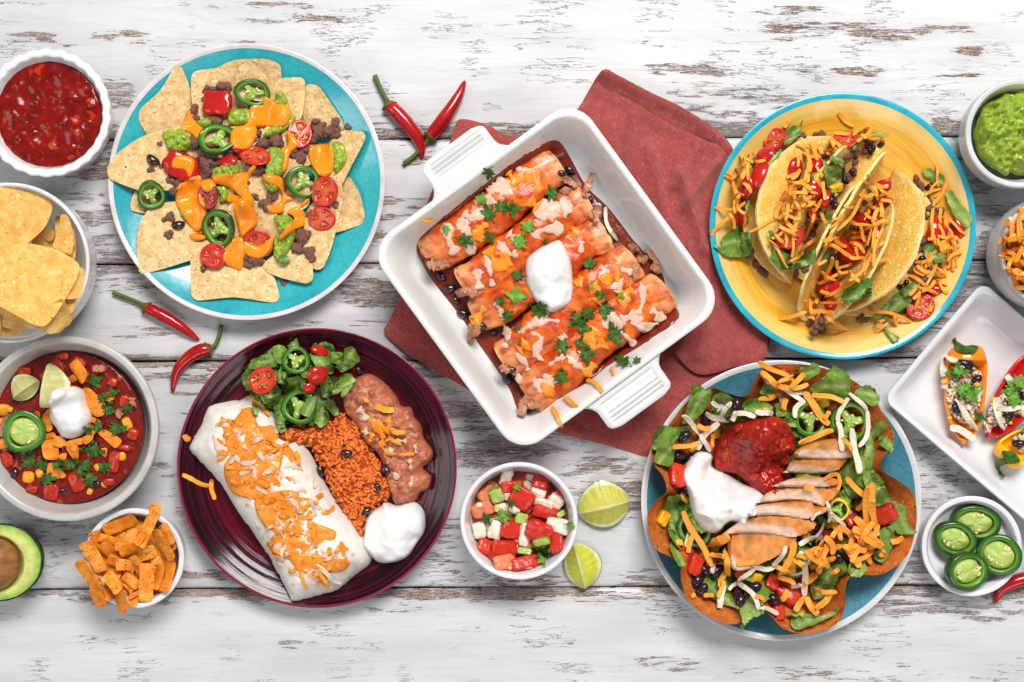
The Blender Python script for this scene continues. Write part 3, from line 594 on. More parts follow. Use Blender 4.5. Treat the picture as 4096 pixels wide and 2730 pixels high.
COLW = mat('wet_food', attr=True, rough=.28, c2=(.8, .75, .7), sc=160, bump=.0005, bsc=300, coat=.2, sss=.25, srad=(1, .5, .3), ssc=.003)
# ================================================================ food shapes
def jit(a): return RNG.uniform(-a, a)
CEN = {'nachos': ((986, 727), 552), 'salad': ((3126, 2003), 561), 'burrito': ((1267, 1873), 560), 'tacos': ((3372, 905), 534), 'dish': ((2186, 1108), 520), 'soup': ((261, 1716), 330), 'strips': ((535, 2235), 200),
       'relish': ((2076, 2085), 236), 'cheesebowl': ((4235, 1010), 232), 'guac': ((4082, 534), 220), 'chips': ((35, 1052), 322)}
HRS = 'twelve one two three four five six seven eight nine ten eleven'.split()
def where(reg, p):
    (cx, cy), R = CEN[reg]; dx, dy = p[0]-cx, p[1]-cy; r = math.hypot(dx, dy)/R
    if r < .10: return 'at the very middle'
    h = HRS[int(round(math.degrees(math.atan2(dx, -dy))/30)) % 12]
    return f"{'near the middle' if r < .3 else 'halfway out' if r < .52 else 'far out' if r < .75 else 'near the edge'} at {h} o'clock"
CTX = dict(reg=None, on='', frm='V')
def lab(s, p): return f"{s} {CTX['on']}, {where(CTX['reg'], p)}"
def ctr(P): P = np.asarray(P); return P.mean(0)
def blob(name, fr, poly, h, m, cat, text, prof=.5, r0=None, n1=.001, f1=90, n2=0., f2=300, sp=None, flat=.5, group=None, label=None, parent=None, zabs=None, tilt=None, st=True, col=None, cm=5, edge0=.0004, kind=None, sm=.0035):
    P = S(fr, catmull(poly, cm)); c = ctr(P)
    g, z = gpts(P, .003); pol = wl(P, plane(P, z)) if zabs is None else wl(P, zabs+h*.4)
    L = np.sqrt(max(abs(.5*np.sum(pol[:, 0]*np.roll(pol[:, 1], -1)-np.roll(pol[:, 0], -1)*pol[:, 1])), 1e-8)); sp = sp or min(max(L/26, .0010), .0035)
    V2, T, pl = trifill(pol, sp); d = edist(V2, pl); r0 = r0 or L*.35
    if zabs is None: zb = flat*Hmax(V2, .003)+(1-flat)*Hmean(V2, .0025)
    else: zb = zabs+0*d
    if zabs is None and sm:
        Kk = np.exp(-((V2[:, None]-V2[None])**2).sum(-1)/(2*sm*sm)); zb = np.maximum((Kk@zb)/Kk.sum(1), Hmean(V2, .002)-.001)
    t = np.clip(d/r0, 0, 1); pr = (1-(1-t)**2)**prof
    P3 = np.column_stack([V2, zb*.5]); nz = n1*fbm(P3, f1, 3, len(text)+int(c[0]) % 97)
    if n2: nz = nz+n2*(1-2*np.abs(fbm(P3, f2, 3, 11))) if n2 > 0 else nz-n2*(2.2*np.abs(fbm(P3, f2, 3, 11))-.6)
    top = zb+edge0+h*pr+nz*np.clip(d/(sp*2), 0, 1)
    V, F = solid2d(V2, T, top, np.minimum(zb-.0012, top-.0005)); cc = None
    if col is not None: cc = col(V, d)
    return add(name, V, F, m, parent, label or (lab(text, c) if cat else None), cat, group, kind=kind, col=cc, st=st, auto=bool(cat and not label))
def sheet(name, pol, zf, th, m, sp=.003, cat=None, label=None, group=None, parent=None, col=None, st=True, auto=False, noise=.0004, nf=200, kind=None):
    V2, T, pl = trifill(pol, sp); d = edist(V2, pl); z = zf(V2, d); nn = noise*fbm(V2, nf, 3, int(abs(pol[0, 0])*9e3) % 89)
    rd = th*.4*(1-np.clip(d/(th*1.2), 0, 1)); V, F = solid2d(V2, T, z+th+nn-rd, z+nn+rd); cc = None
    if col is not None: c = col(V2, d); cc = np.concatenate([c, c])
    return add(name, V, F, m, parent, label, cat, group, kind=kind, col=cc, st=st, auto=auto)
def soft(P):              # rounded corners, straight sides
    P = np.asarray(P, float)
    for k in range(3):
        Q = np.roll(P, -1, 0); a, b = (.14, .86) if k == 0 else (.25, .75); P = np.stack([P*(1-a)+Q*a, P*(1-b)+Q*b], 1).reshape(-1, 2)
    return P
def chip(fr, poly, text, m=CHIP, tilt=None, curl=.004, lift=.0, th=.0012, group=None, label=None, name='tortilla_chip', cat='chip', maxs=.5, sp=.0032, noise=.0005):
    P = S(fr, soft(poly)); P = P.mean(0)+(P-P.mean(0))*(1.05 if name == 'tortilla_chip' else 1.02); g, z = gpts(P, .003); g = wl(P, np.quantile(z, .8)); c = g.mean(0); V2, T, pl = trifill(g, sp)
    h = Hmax(V2, .002); A = np.column_stack([V2-c, np.ones(len(V2))]); s = np.linalg.lstsq(A, h, rcond=None)[0]
    if tilt is not None: s[:2] = tilt
    sl = np.hypot(*s[:2]); s[:2] *= min(1, maxs/max(sl, 1e-9))
    a = RNG.uniform(0, 3.1); R2 = ((V2-c)**2).sum(1).max(); q = ((V2-c)@np.array([math.cos(a), math.sin(a)]))**2/R2
    cu = curl*RNG.uniform(.6, 2.4) if name == 'tortilla_chip' else curl; zz = (V2-c)@s[:2]+cu*q; zz = zz+np.quantile(h-zz, .93)+lift
    f = lambda v, d: zz
    d = edist(V2, pl); nn = noise*fbm(V2, 170, 3, int(c[0]*1e4) % 61)+noise*1.6*np.clip(pn(V2, 130, int(c[1]*1e4) % 37), 0, 1); rd = th*.4*(1-np.clip(d/(th*1.2), 0, 1))
    V, F = solid2d(V2, T, zz+th+nn-rd, zz+nn+rd)
    return add(name, V, F, m, None, label or lab(text, ctr(P)), cat, group, auto=not label)
_lump = []
for k in range(6):
    ps = []
    for q in range(7):
        V, F = ico(3); d = 1+.45*fbm(V, 1.9, 3, k*9+q)+.22*pn(V, 5.5, k+q+20); r = RNG.uniform(.30, .55); V = V*d[:, None]*r; o = RNG.normal(size=3); o *= RNG.uniform(.2, .6)/np.linalg.norm(o); ps.append((V+o*np.array([1, .9, .6]), F, None))
    V, F, _ = join(ps); V[:, 2] = V[:, 2]*.8-V[:, 2].min()*.8; _lump.append((V, F))
LUMPM = {}
def lump(fr, p, r, text, m=BEEF, cat='ground beef', name='beef_crumble', group=None, sink=.0015, sq=1., label=None):
    k = RNG.integers(6); key = (m.name, k)
    if key not in LUMPM: LUMPM[key] = mesh(name, _lump[k][0], _lump[k][1], m)
    s = r*px(fr)*1.05; V = _lump[k][0]*s*np.array([1, 1, sq]); R, t = rest(V, S(fr, p), RNG.uniform(0, 6.3), .5, .75, sink)
    M = Matrix.Translation(Vector(t)) @ Matrix((R*np.array([s, s, s*sq])[None, :]).tolist()).to_4x4()
    return inst(LUMPM[key], name, M, None, label or lab(text, S(fr, p)), cat, group, auto=not label)
V, F = ico(3); V = V*np.array([1, .66, .60]); V[:, 1] += .16*(V[:, 0]**2)-.05; BV = V.copy(); BV[:, 2] -= BV[:, 2].min(); BF = F
BM = {}
def bean(fr, p, L=None, yaw=None, m=BEAN, text='shiny black bean', group=None, cat='bean', sink=.0012, tilt=.6):
    if m.name not in BM: BM[m.name] = mesh('black_bean', BV, BF, m)
    s = (L*px(fr)/2 if L else .0066)*RNG.uniform(.95, 1.05); R, t = rest(BV*s, S(fr, p), -math.radians(yaw) if yaw is not None else RNG.uniform(0, 6.3), tilt, .8, sink)
    M = Matrix.Translation(Vector(t)) @ Matrix((R*s).tolist()).to_4x4()
    return inst(BM[m.name], 'black_bean', M, None, lab(text, S(fr, p)), cat, group, auto=True)
def shred(fr, a, b, bend=0., w=15, m=CHED, text='orange cheese shred', cat='cheese shred', group=None, th=None, n=11, rough=.06, kz=.42, st=True, parent=None, over=.0002, label=None, coll=None):
    a, b = S(fr, np.array([a, b])); d = b-a; nrm = np.array([-d[1], d[0]]); t = np.linspace(0, 1, n)[:, None]
    P = a+d*t+nrm*bend*4*(t*(1-t))+nrm*.025*np.sin(t*6.3+jit(3)); w = w*K/2; th = th or w*kz
    g, h = gpts(P, .0022); h = Hmax(g, w*.8); z = h.copy(); gv = .00004
    for _ in range(40):
        z[1:-1] = np.maximum(h[1:-1], (z[:-2]+z[2:])/2-gv); z[0] = max(h[0], 2*z[1]-z[2]-gv*3); z[-1] = max(h[-1], 2*z[-2]-z[-3]-gv*3)
    # re-aim at the new height
    Pg = wl(P, z); ww = w*(1+rough*RNG.normal(size=n)); ww[0] *= .7; ww[-1] *= .6; roll = RNG.normal()*1.0; C = np.column_stack([Pg, z+th+over])
    T = np.gradient(C, axis=0); T /= np.linalg.norm(T, axis=1)[:, None]; V = []
    for i in range(n):
        s = np.cross(T[i], [0, 0, 1]); s /= np.linalg.norm(s)+1e-9; u = np.cross(s, T[i]); ro = roll*(t[i, 0]-.5)*1.5; s2 = s*math.cos(ro)+u*math.sin(ro); u2 = u*math.cos(ro)-s*math.sin(ro)
        for (x, y) in ((1, .9), (-1, 1), (-1, -1), (1, -1)): V.append(C[i]+s2*ww[i]*x+u2*th*y)
    V = np.array(V); F = []
    for i in range(n-1):
        for k in range(4): j = (k+1) % 4; F.append((i*4+k, i*4+j, (i+1)*4+j, (i+1)*4+k))
    F += [tuple(range(4))[::-1], tuple((n-1)*4+k for k in range(4))]
    if coll is not None: stamp(V, F); coll.append((V, F, None)); return
    mid = (a+b)/2
    return add('cheese_shred' if cat == 'cheese shred' else 'food_shred', V, F, m, parent, label or lab(text, mid), cat, group, st=st, auto=not label, smooth=False)  # second name covers chicken and the white cheese on the peppers
def pile(name, coll, m, label, cat):
    V, F, _ = join(coll); add(name, V, F, m, None, label, cat, None, 'stuff', st=False, smooth=False)
def polar(fr, p, rx, ry, rot, rows, ringf, N=56):   # rows: list of (fraction, z, colour) -> disc-like body
    pass
def jalap(fr, p, rx, ry, rot=0., hole=1., text='green jalapeno slice', tilt=.55, h=.0052, lobes=3, group=None, label=None, cat='jalapeno slice', seeds=5, ph=None, dark=(.014, .066, .005), mid=(.050, .165, .014), q=.9, par=None, holes=True, z0=None):
    k = px(fr); rx, ry = rx*k, ry*k; N = 60; a = np.linspace(0, 2*math.pi, N, endpoint=False); ph = RNG.uniform(0, 6) if ph is None else ph
    wob = 1+.035*np.cos(lobes*a+ph)+.015*pn(np.column_stack([np.cos(a), np.sin(a)]), 1.7, int(p[0])); dk, md, lt = np.array(dark), np.array(mid), np.array((.20, .36, .05))
    rows = [(.74, .0, lt), (.72, .35, lt*.9), (.715, .85, lt), (.74, 1.0, lt*.9), (.80, 1.04, md*1.5), (.87, 1.04, md), (.94, .99, md*.4+dk*.6), (.99, .93, dk), (1.0, .7, dk), (1.0, .3, dk), (.985, .06, dk), (.94, 0, dk), (.86, 0, md)]
    V = []; C = []; 
    for (f, z, c) in rows:
        rr = wob*f+(.02*np.cos(lobes*a+ph+.6) if f < .85 else 0); V.append(np.column_stack([rr*rx*np.cos(a), rr*ry*np.sin(a), np.full(N, z*h)])); C.append(np.tile(c, (N, 1)))
    V = np.concatenate(V); C = np.concatenate(C); m = len(rows); F = [(i*N+j, i*N+(j+1) % N, ((i+1) % m)*N+(j+1) % N, ((i+1) % m)*N+j) for i in range(m) for j in range(N)]
    # pale core with ribs
    nr = 13; A2 = np.linspace(0, 2*math.pi, N, endpoint=False); lob = np.clip(np.cos(lobes*A2+ph+math.pi), 0, 1); rc = .35+.41*lob**(.9 if hole > .5 else .6)
    if hole <= .5: rc = np.maximum(rc, .74+.04*np.cos(2*A2+ph))
    CV = [[0, 0, .9*h]]; 
    for i in range(1, nr):
        f = i/(nr-1); z = h*(.93*np.sqrt(np.clip(1-f**3.2, 0, 1))*(1+.16*np.sin(lobes*A2*2+ph)*f)+.04); CV += np.column_stack([rc*f*rx*np.cos(A2), rc*f*ry*np.sin(A2), z]).tolist()
    CV = np.array(CV); CF = [(0, 1+j, 1+(j+1) % N) for j in range(N)]+[(1+(i-1)*N+j, 1+(i-1)*N+(j+1) % N, 1+i*N+(j+1) % N, 1+i*N+j)[::1] for i in range(1, nr-1) for j in range(N)]
    CF = [f if len(f) == 3 else (f[0], f[3], f[2], f[1]) for f in CF]; CV[:, 2] += .0005*fbm(CV, 500, 2, 3)
    R, t = rest(V, S(fr, p), 0, tilt, q, .0004); R = R@rotz(math.radians(-rot))
    if z0 is not None: t[2] = z0
    V = xf(V, R, t); CV = xf(CV, R, t); th = thing('jalapeno_slice', tuple(t), label or lab(text, S(fr, p)), cat, group, auto=not label)
    add('pepper_ring', V, F, JSKIN, th, col=C); add('pale_core', CV, CF, JCORE if hole > .5 else JPALE, th)
    for s in range(seeds):
        an = -ph/lobes+math.pi/lobes+(s % lobes)*2*math.pi/lobes+RNG.normal()*.35+(math.pi/lobes if hole > .5 and s >= lobes else 0); f = RNG.uniform(.22, .42) if hole > .5 else RNG.uniform(.36, .56)
        q_ = np.array([f*rx*math.cos(an), f*ry*math.sin(an), h*.93]); SV, SF = ico(2); SV = SV*np.array([.0016, .0011, .0007])@rotz(RNG.uniform(0, 6)).T@roty(jit(.5)).T+q_
        add('seed', xf(SV, R, t), SF, SEEDM, th)
    return th
def tomato(fr, p, rx, ry, rot=0., text='cherry tomato half, cut side up', face=True, tilt=.7, h=None, group=None, label=None, cat='tomato piece', red=(.50, .018, .012), flesh=(.62, .09, .035), gel=(.42, .035, .008), ch=3, q=.9, hole=False, slant=0., sdir=0., flat=False):
    k = px(fr); rx, ry = rx*k, ry*k; h = h or (.35*min(rx, ry) if flat else .62*min(rx, ry)); N = 56; a = np.linspace(0, 2*math.pi, N, endpoint=False); ph = RNG.uniform(0, 6); red, flesh, gel = map(np.array, (red, flesh, gel))
    V = []; C = []
    if face:
        fs = np.concatenate([np.linspace(.04, .74, 12), [.79, .84, .90, .95, .98, 1.0]])
        for f in fs:
            x, y = f*np.cos(a), f*np.sin(a); P = np.column_stack([x, y]); cham = np.clip((np.cos(ch*a+ph+.5*pn(P, 2, 3))+.35)*2.2, 0, 1)*np.clip((f-.22)*6, 0, 1)*np.clip((.80-f)*14, 0, 1); nz = fbm(P, 7, 2, 5)
            z = h-(.0011*cham*(1+.5*nz)+.0006*(1-f)*0)-.00035*np.clip(.8-f, 0, 1)+.0002*nz-(.0004 if f > .97 else 0)-(.0008 if f >= .999 else 0)
            if hole: z = z-.002*np.clip((.7-f)*5, 0, 1)*(1-cham*.2)
            c = flesh*(1-cham[:, None])+gel*cham[:, None]*(1+.6*nz[:, None]); c = c*(1-np.clip((f-.74)*9, 0, 1))+np.clip((f-.74)*9, 0, 1)*red*1.15
            V.append(np.column_stack([x*rx, y*ry, np.broadcast_to(z, (N,))])); C.append(c)
    else: V.append(np.column_stack([.02*rx*np.cos(a), .02*ry*np.sin(a), np.full(N, h)])); C.append(np.tile(red, (N, 1)))
    for b in np.linspace(.1, 1, 10):
        f = math.cos(b*math.pi/2*.93) if face else math.sin(b*math.pi/2); z = h*(1-math.sin(b*math.pi/2)) if face else h*math.cos(b*math.pi/2)
        V.append(np.column_stack([f*rx*np.cos(a), f*ry*np.sin(a), np.full(N, z)])); C.append(np.tile(red, (N, 1)))
    m = len(V); V = np.concatenate(V); C = np.concatenate(C); F = [(i*N+j, (i+1)*N+j, (i+1)*N+(j+1) % N, i*N+(j+1) % N) for i in range(m-1) for j in range(N)]+[tuple(range(N)), tuple((m-1)*N+j for j in range(N))[::-1]]
    V[:, 2] += .0003*pn(V, 150, 2)
    R, t = rest(V, S(fr, p), 0, tilt, q, .001, extra=None)
    if slant: R = R@rotz(sdir)@rotx(slant)@rotz(-sdir)
    R = R@rotz(math.radians(-rot)); th = thing('tomato_piece', tuple(t), label or lab(text, S(fr, p)), cat, group, auto=not label)
    add('tomato_flesh', xf(V, R, t), F, TCOL if face else TSKIN, th, col=C)
    if face:
        parts = []
        for s in range(10):
            an = (math.pi*2*(s % ch)-ph)/ch+RNG.normal()*.28; f = RNG.uniform(.32, .66); SV, SF = ico(1); parts.append((SV*np.array([.0011, .0007, .0005])@rotz(an).T+np.array([f*rx*math.cos(an), f*ry*math.sin(an), h-.0006]), SF, (.72, .36, .08)))
        SVs, SFs, SC_ = join(parts); add('seeds', xf(SVs, R, t), SFs, TCOL, th, col=SC_, st=False, kind='stuff')
    return th
def dice(fr, p, sx, sy, sz, m, text, name, cat, yaw=None, col=None, col2=None, pn_=6., amp=.07, tilt=.6, group=None, sink=.0008, extra=None, q=.8, label=None):
    k = px(fr); V, F = chunk(sx*k, sy*k, sz*k, RNG.integers(1000), pn_, 4 if max(sx, sy)*k > .012 else 3, amp); R, t = rest(V, S(fr, p), math.radians(-yaw) if yaw is not None else RNG.uniform(0, 6.3), tilt, q, sink, extra=extra)
    C = None
    if col is not None:
        C = np.tile(np.array(col), (len(V), 1))
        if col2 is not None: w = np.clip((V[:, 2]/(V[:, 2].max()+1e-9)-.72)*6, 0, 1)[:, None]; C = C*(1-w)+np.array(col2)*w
    return add(name, xf(V, R, t), F, m, None, label or lab(text, S(fr, p)), cat, group, col=C, auto=not label)
LG, LD, LP = np.array((.27, .43, .055)), np.array((.080, .200, .028)), np.array((.56, .64, .26))
def soft1(P):
    P = np.asarray(P, float); Q = np.roll(P, -1, 0); return np.stack([P*.88+Q*.12, P*.12+Q*.88], 1).reshape(-1, 2)
def leaf(fr, poly, text='piece of green lettuce', ruf=.004, dark=.5, rib=True, m=LETT, cat='lettuce', name='lettuce_piece', group=None, lift=.001, f=60., sp=None, th=.0005, edge=.5, pale=0., label=None, st=True):
    P = S(fr, resample(soft1(poly), 7/FR[fr][2])); P = P+1.6*np.stack([pn(P, .09, 1), pn(P, .09, 2)], -1)*1.7; g, z = gpts(P, .004); g = wl(P, plane(P, z)); c = g.mean(0); A = np.sqrt(np.abs(.5*np.sum(g[:, 0]*np.roll(g[:, 1], -1)-np.roll(g[:, 0], -1)*g[:, 1]))); sp = sp or max(.0016, min(.0028, A/16))
    w, v = np.linalg.eigh(np.cov((g-c).T)); ax = v[:, 1]; nx = v[:, 0]; L = np.sqrt(w[1])*2; off = jit(.3)*L*.4; sd = int(c[0]*1e4+c[1]*3e4) % 211
    V2, T, pl = trifill(g, sp); d = edist(V2, pl); base = .6*Hmax(V2, .003)+.4*Hmax(V2, .007); e = np.exp(-d/(A*.22))
    y = (V2-c)@nx-off; x = (V2-c)@ax
    zz = base+lift+ruf*(edge+(1-edge)*e+.3*e)*(.9*fbm(V2, f, 2, sd)+.42*fbm(V2, f*3, 2, sd+5)+.35)-.0012*np.exp(-(y/.002)**2)*(1 if rib else 0)
    zz = np.maximum(zz, base+.0002)
    R = np.exp(-(y/(.0016+.02*A))**2)*np.clip(.8-x/L*.4, 0, 1) if rib else 0*d
    vein = np.exp(-(np.abs(pn(np.column_stack([x-np.abs(y)*.8, y*.3]), 110, sd))/.05)**2)*(.30 if rib else .18)
    cc = LG*(1-dark)+LD*dark; C = cc*(1+.35*pn(V2, 80, sd))[:, None]; C = C*(1-vein[:, None])+(LP*.8)*vein[:, None]; C = C*(1-.85*R[:, None])+LP*.85*R[:, None]
    if pale: C = C*(1-pale)+LP*pale*(1+.2*pn(V2, 60, sd+3))[:, None]
    rd = th*.3*(1-np.clip(d/.001, 0, 1)); V, F = solid2d(V2, T, zz+th-rd, zz)
    return add(name, V, F, m, None, label or lab(text, ctr(P)), cat, group, col=np.concatenate([C, C]).clip(0, 1), auto=not label, st=st)
def cilantro(fr, p, size, rot=0., text='cilantro leaf', m=CIL, group=None, stem=True, label=None, lobes=None, fold=.25, lift=.0006):
    k = px(fr)*size*1.12; N = 150; a = np.linspace(-math.pi/2, 1.5*math.pi, N, endpoint=False); r = np.full(N, .38)
    if lobes is None: lobes = ([(90, 1.0, 28), (40, .86, 22), (140, .86, 22), (-10, .70, 22), (190, .70, 22)], [(90, 1.0, 24), (56, .66, 14), (124, .70, 14), (10, 1.0, 24), (-24, .56, 16), (168, .92, 26)], None)[RNG.integers(3)]
    lobes = lobes or [(90, 1.0, 30), (48, .74, 16), (132, .74, 16), (16, .90, 26), (164, .90, 26), (-26, .62, 18), (206, .62, 18)]
    for (c, L, wd) in lobes:
        c = math.radians(c+jit(5)); d = np.abs((a-c+math.pi) % (2*math.pi)-math.pi); r = np.maximum(r, L*(1+jit(.1))*np.exp(-(d/math.radians(wd))**2.4))
    r = r*(1-.20*np.abs(((a*3.5+.3*np.sin(a*3)) % 1)*2-1)*np.clip(r*1.6-.5, 0, 1)); R2 = rotz(math.radians(-rot))[:2, :2]@np.diag([RNG.uniform(.72, 1.02), RNG.uniform(.85, 1.05)])
    loc = np.column_stack([r*np.cos(a), r*np.sin(a)])*k; c = gpt(S(fr, p)); sd = int(p[0]+p[1]*3)
    V2, T, pl = trifill(loc, max(k/13, .0006)); W2 = V2@R2.T+c[:2]; d = edist(V2, pl); h = Hmax(W2, .0025)
    A = np.column_stack([V2, np.ones(len(V2))]); s = np.linalg.lstsq(A, h, rcond=None)[0]; z = .5*(A@s+.0005)+.5*h; z = np.maximum(z, h-.0004)+lift
    x, y = V2[:, 0]/k, V2[:, 1]/k; z = z+k*(.16*np.abs(x)*fold*2+.22*fbm(V2/k, 2.0, 2, sd)+.30*fold*np.sin(3*np.arctan2(y, x)+sd))*np.clip(np.hypot(x, y)*1.6, 0, 1)
    V, F = solid2d(W2, T, z+.0004, z); th = add('cilantro_leaf', V, F, m, None, label or lab(text, S(fr, p)), 'cilantro', group, auto=not label)
    if stem:
        e = np.array([[0, -.05*k], [.06*k*jit(1), -.35*k], [.2*k*jit(1), -.7*k]])@R2.T+c[:2]; E = catmull(e, 4, False); zz = Hmax(E, .0015)+.0007; zz[0] = max(zz[0], z.mean())
        V, F = tube(np.column_stack([E, zz]), .0005, 6); add('leaf_stem', V, F, m, th)
    return th
def heap(th_, region_poly, n, fn):  # scatter n photo points inside a polygon
    lo, hi = region_poly.min(0), region_poly.max(0); k = 0; tries = 0
    while k < n and tries < n*60:
        tries += 1; p = RNG.uniform(lo, hi)
        if inside(p[None], region_poly)[0]: fn(p); k += 1
# ================================================================ salsa, chips bowl
def disc_fill(name, fr, c, R, z, m, label, cat, n1=.0012, f1=70, n2=0, f2=150, dome=0., sp=.0028, ctr_=None):
    q = wl(S(fr, c), z); R = R*px(fr)*(1-z/HC); a = np.linspace(0, 2*math.pi, 90, endpoint=False); pol = np.column_stack([q[0]+R*np.cos(a), q[1]+R*np.sin(a)])
    V2, T, pl = trifill(pol, sp); d = edist(V2, pl); s = np.clip(d/.012, 0, 1); t = np.clip(1-((V2-q)**2).sum(1)/R**2, 0, 1)
    P = V2; nz = n1*fbm(P, f1, 4, len(label))+((n2*(1-2*np.abs(fbm(P, f2, 4, 3))) if n2 > 0 else -n2*(2.2*np.abs(fbm(P, f2, 3, 3))-.6)) if n2 else 0); zz = z+dome*t**.7+nz*(.25+.75*s)
    V, F = solid2d(V2, T, zz, np.full(len(zz), z-.008)); return add(name, V, F, m, None, label, cat)
SAL = disc_fill('salsa', 's', (190, 455), 214, .033, RED, 'dark red tomato salsa filling the scalloped ramekin', 'salsa', .0022, 45, -.0012, 90)
CTX.update(reg='nachos', on='in the salsa ramekin')
for (x, y, r, c) in [(455, 330, 40, 0), (365, 555, 36, 0), (240, 215, 30, 1), (420, 250, 24, 0), (100, 250, 30, 0), (170, 330, 36, 0), (120, 430, 30, 0), (320, 420, 40, 0), (260, 550, 34, 1), (205, 590, 30, 0), (90, 520, 30, 0), (440, 430, 34, 0), (280, 300, 34, 0), (330, 200, 28, 0), (150, 160, 26, 0), (30, 400, 30, 0), (380, 480, 32, 1), (170, 480, 30, 0), (250, 450, 26, 0), (60, 320, 24, 0)]:
    CEN['salsa'] = ((190, 455), 214); CTX['reg'] = 'salsa'
    dice('1', (x, y), r*1.7, r*1.4, r*.9, RED if not c else COLW, 'tomato chunk', 'tomato_chunk', 'tomato chunk', col=(.40, .055, .012) if c else None, pn_=2.6, amp=.16, sink=.0045 if not c else .005, tilt=.3)
CTX.update(reg='chips', on='in the chip bowl')
blobz = [([(-60, 800), (120, 790), (250, 900), (300, 1100), (220, 1250), (60, 1330), (-80, 1300), (-110, 1000)], .004)]
zf = .034
for P in [[(-60, 1150), (60, 1180), (150, 1320), (60, 1345), (-60, 1330)], [(60, 1180), (250, 1120), (320, 1260), (240, 1340), (130, 1300)], [(170, 900), (280, 950), (300, 1080), (200, 1130), (150, 1000)], [(240, 1060), (330, 1120), (320, 1260), (240, 1240)]]:
    chip('s', P, 'yellow chip lying low', CHIPY, lift=.014, tilt=(0, 0), maxs=.3)
for P in [[(235, 960), (320, 930), (350, 1060), (290, 1120)], [(270, 1080), (340, 1070), (330, 1190), (270, 1200)], [(180, 1250), (280, 1190), (290, 1290), (200, 1345)], [(190, 850), (290, 900), (320, 990), (240, 990)]]:
    chip('s', P, 'yellow chip against the side', CHIPY, lift=.004, maxs=.8)
chip('1', [(240, 955), (300, 975), (265, 1030), (215, 1010)], 'small wedged chip', CHIPY)
chip('1', [(-30, 1330), (40, 1340), (150, 1420), (175, 1440), (130, 1470), (20, 1455)], 'bent chip at bottom', CHIPY)
chip('1', [(300, 925), (312, 890), (350, 900), (380, 990), (390, 1100), (330, 1075), (270, 1050), (280, 1010)], 'chip standing against the inside', CHIPY)
chip('1', [(-120, 730), (0, 735), (120, 780), (240, 800), (278, 860), (240, 960), (160, 1030), (60, 1100), (-60, 1095), (-120, 900)], 'large chip on top', CHIPY, tilt=(-.1, .06))
chip('1', [(-60, 1120), (20, 1060), (160, 1045), (300, 1075), (410, 1145), (395, 1220), (300, 1390), (250, 1445), (190, 1435), (90, 1380), (-40, 1310)], 'broad chip in front', CHIPY, tilt=(.05, -.06))
chip('1', [(-60, 1440), (0, 1385), (8, 1420), (0, 1500), (-50, 1530)], 'chip at the left edge', CHIPY)
# ================================================================ nachos
CTX.update(reg='nachos', on='on the nachos')
GN = 'tortilla chips on the teal plate'
for i, P in enumerate([[(560, 480), (860, 420), (900, 760), (640, 800)], [(640, 700), (980, 640), (1040, 980), (700, 1020)], [(800, 440), (1100, 560), (1000, 880), (720, 740)], [(520, 640), (840, 560), (820, 980), (560, 940)], [(590, 185), (720, 125), (900, 122), (965, 150), (960, 250), (880, 270), (700, 240)], [(1110, 256), (1175, 265), (1300, 450), (1300, 500), (1090, 480), (1085, 330)],
          [(410, 162), (440, 172), (480, 300), (500, 480), (350, 505), (255, 530), (212, 440), (222, 385), (330, 290)], [(190, 830), (230, 800), (320, 860), (300, 930), (250, 945), (175, 930), (168, 897)],
          [(1330, 740), (1390, 840), (1420, 960), (1400, 1000), (1250, 1048), (1150, 1000), (1240, 850)], [(1120, 900), (1300, 780), (1300, 900), (1240, 1140), (1200, 1235), (1150, 1240), (1080, 1100)],
          [(495, 185), (740, 170), (780, 280), (790, 440), (560, 480), (500, 360)], [(800, 135), (840, 160), (940, 265), (880, 340), (720, 320), (742, 190)],
          [(280, 905), (420, 880), (580, 930), (620, 1110), (500, 1185), (250, 1265), (225, 1250), (210, 1090), (225, 1000)], [(490, 1180), (560, 1090), (800, 1120), (900, 1230), (955, 1390), (930, 1420), (720, 1385), (530, 1410), (500, 1380)],
          [(870, 1220), (1000, 1120), (1130, 1170), (1145, 1300), (1110, 1320), (980, 1290), (900, 1260)], [(1290, 500), (1410, 515), (1425, 550), (1340, 700), (1290, 800), (1230, 880), (1140, 760), (1210, 580)],
          [(340, 505), (560, 470), (620, 700), (420, 815), (220, 820), (70, 760), (62, 700), (120, 620), (230, 545)], [(560, 430), (760, 420), (860, 560), (700, 690), (560, 640)], [(560, 700), (800, 660), (860, 900), (700, 1040), (560, 900)], [(880, 480), (1080, 460), (1180, 640), (1000, 760), (860, 640)],
          [(800, 640), (1100, 660), (1120, 900), (920, 980), (800, 860)], [(700, 900), (860, 880), (1000, 1000), (900, 1120), (720, 1100)], [(885, 320), (960, 230), (1085, 222), (1100, 250), (1080, 440), (1000, 460), (880, 420)]]):
    chip('2', P, 'speckled tortilla chip', group=GN, maxs=.45)
GB = 'crumbs of ground beef on the nachos'
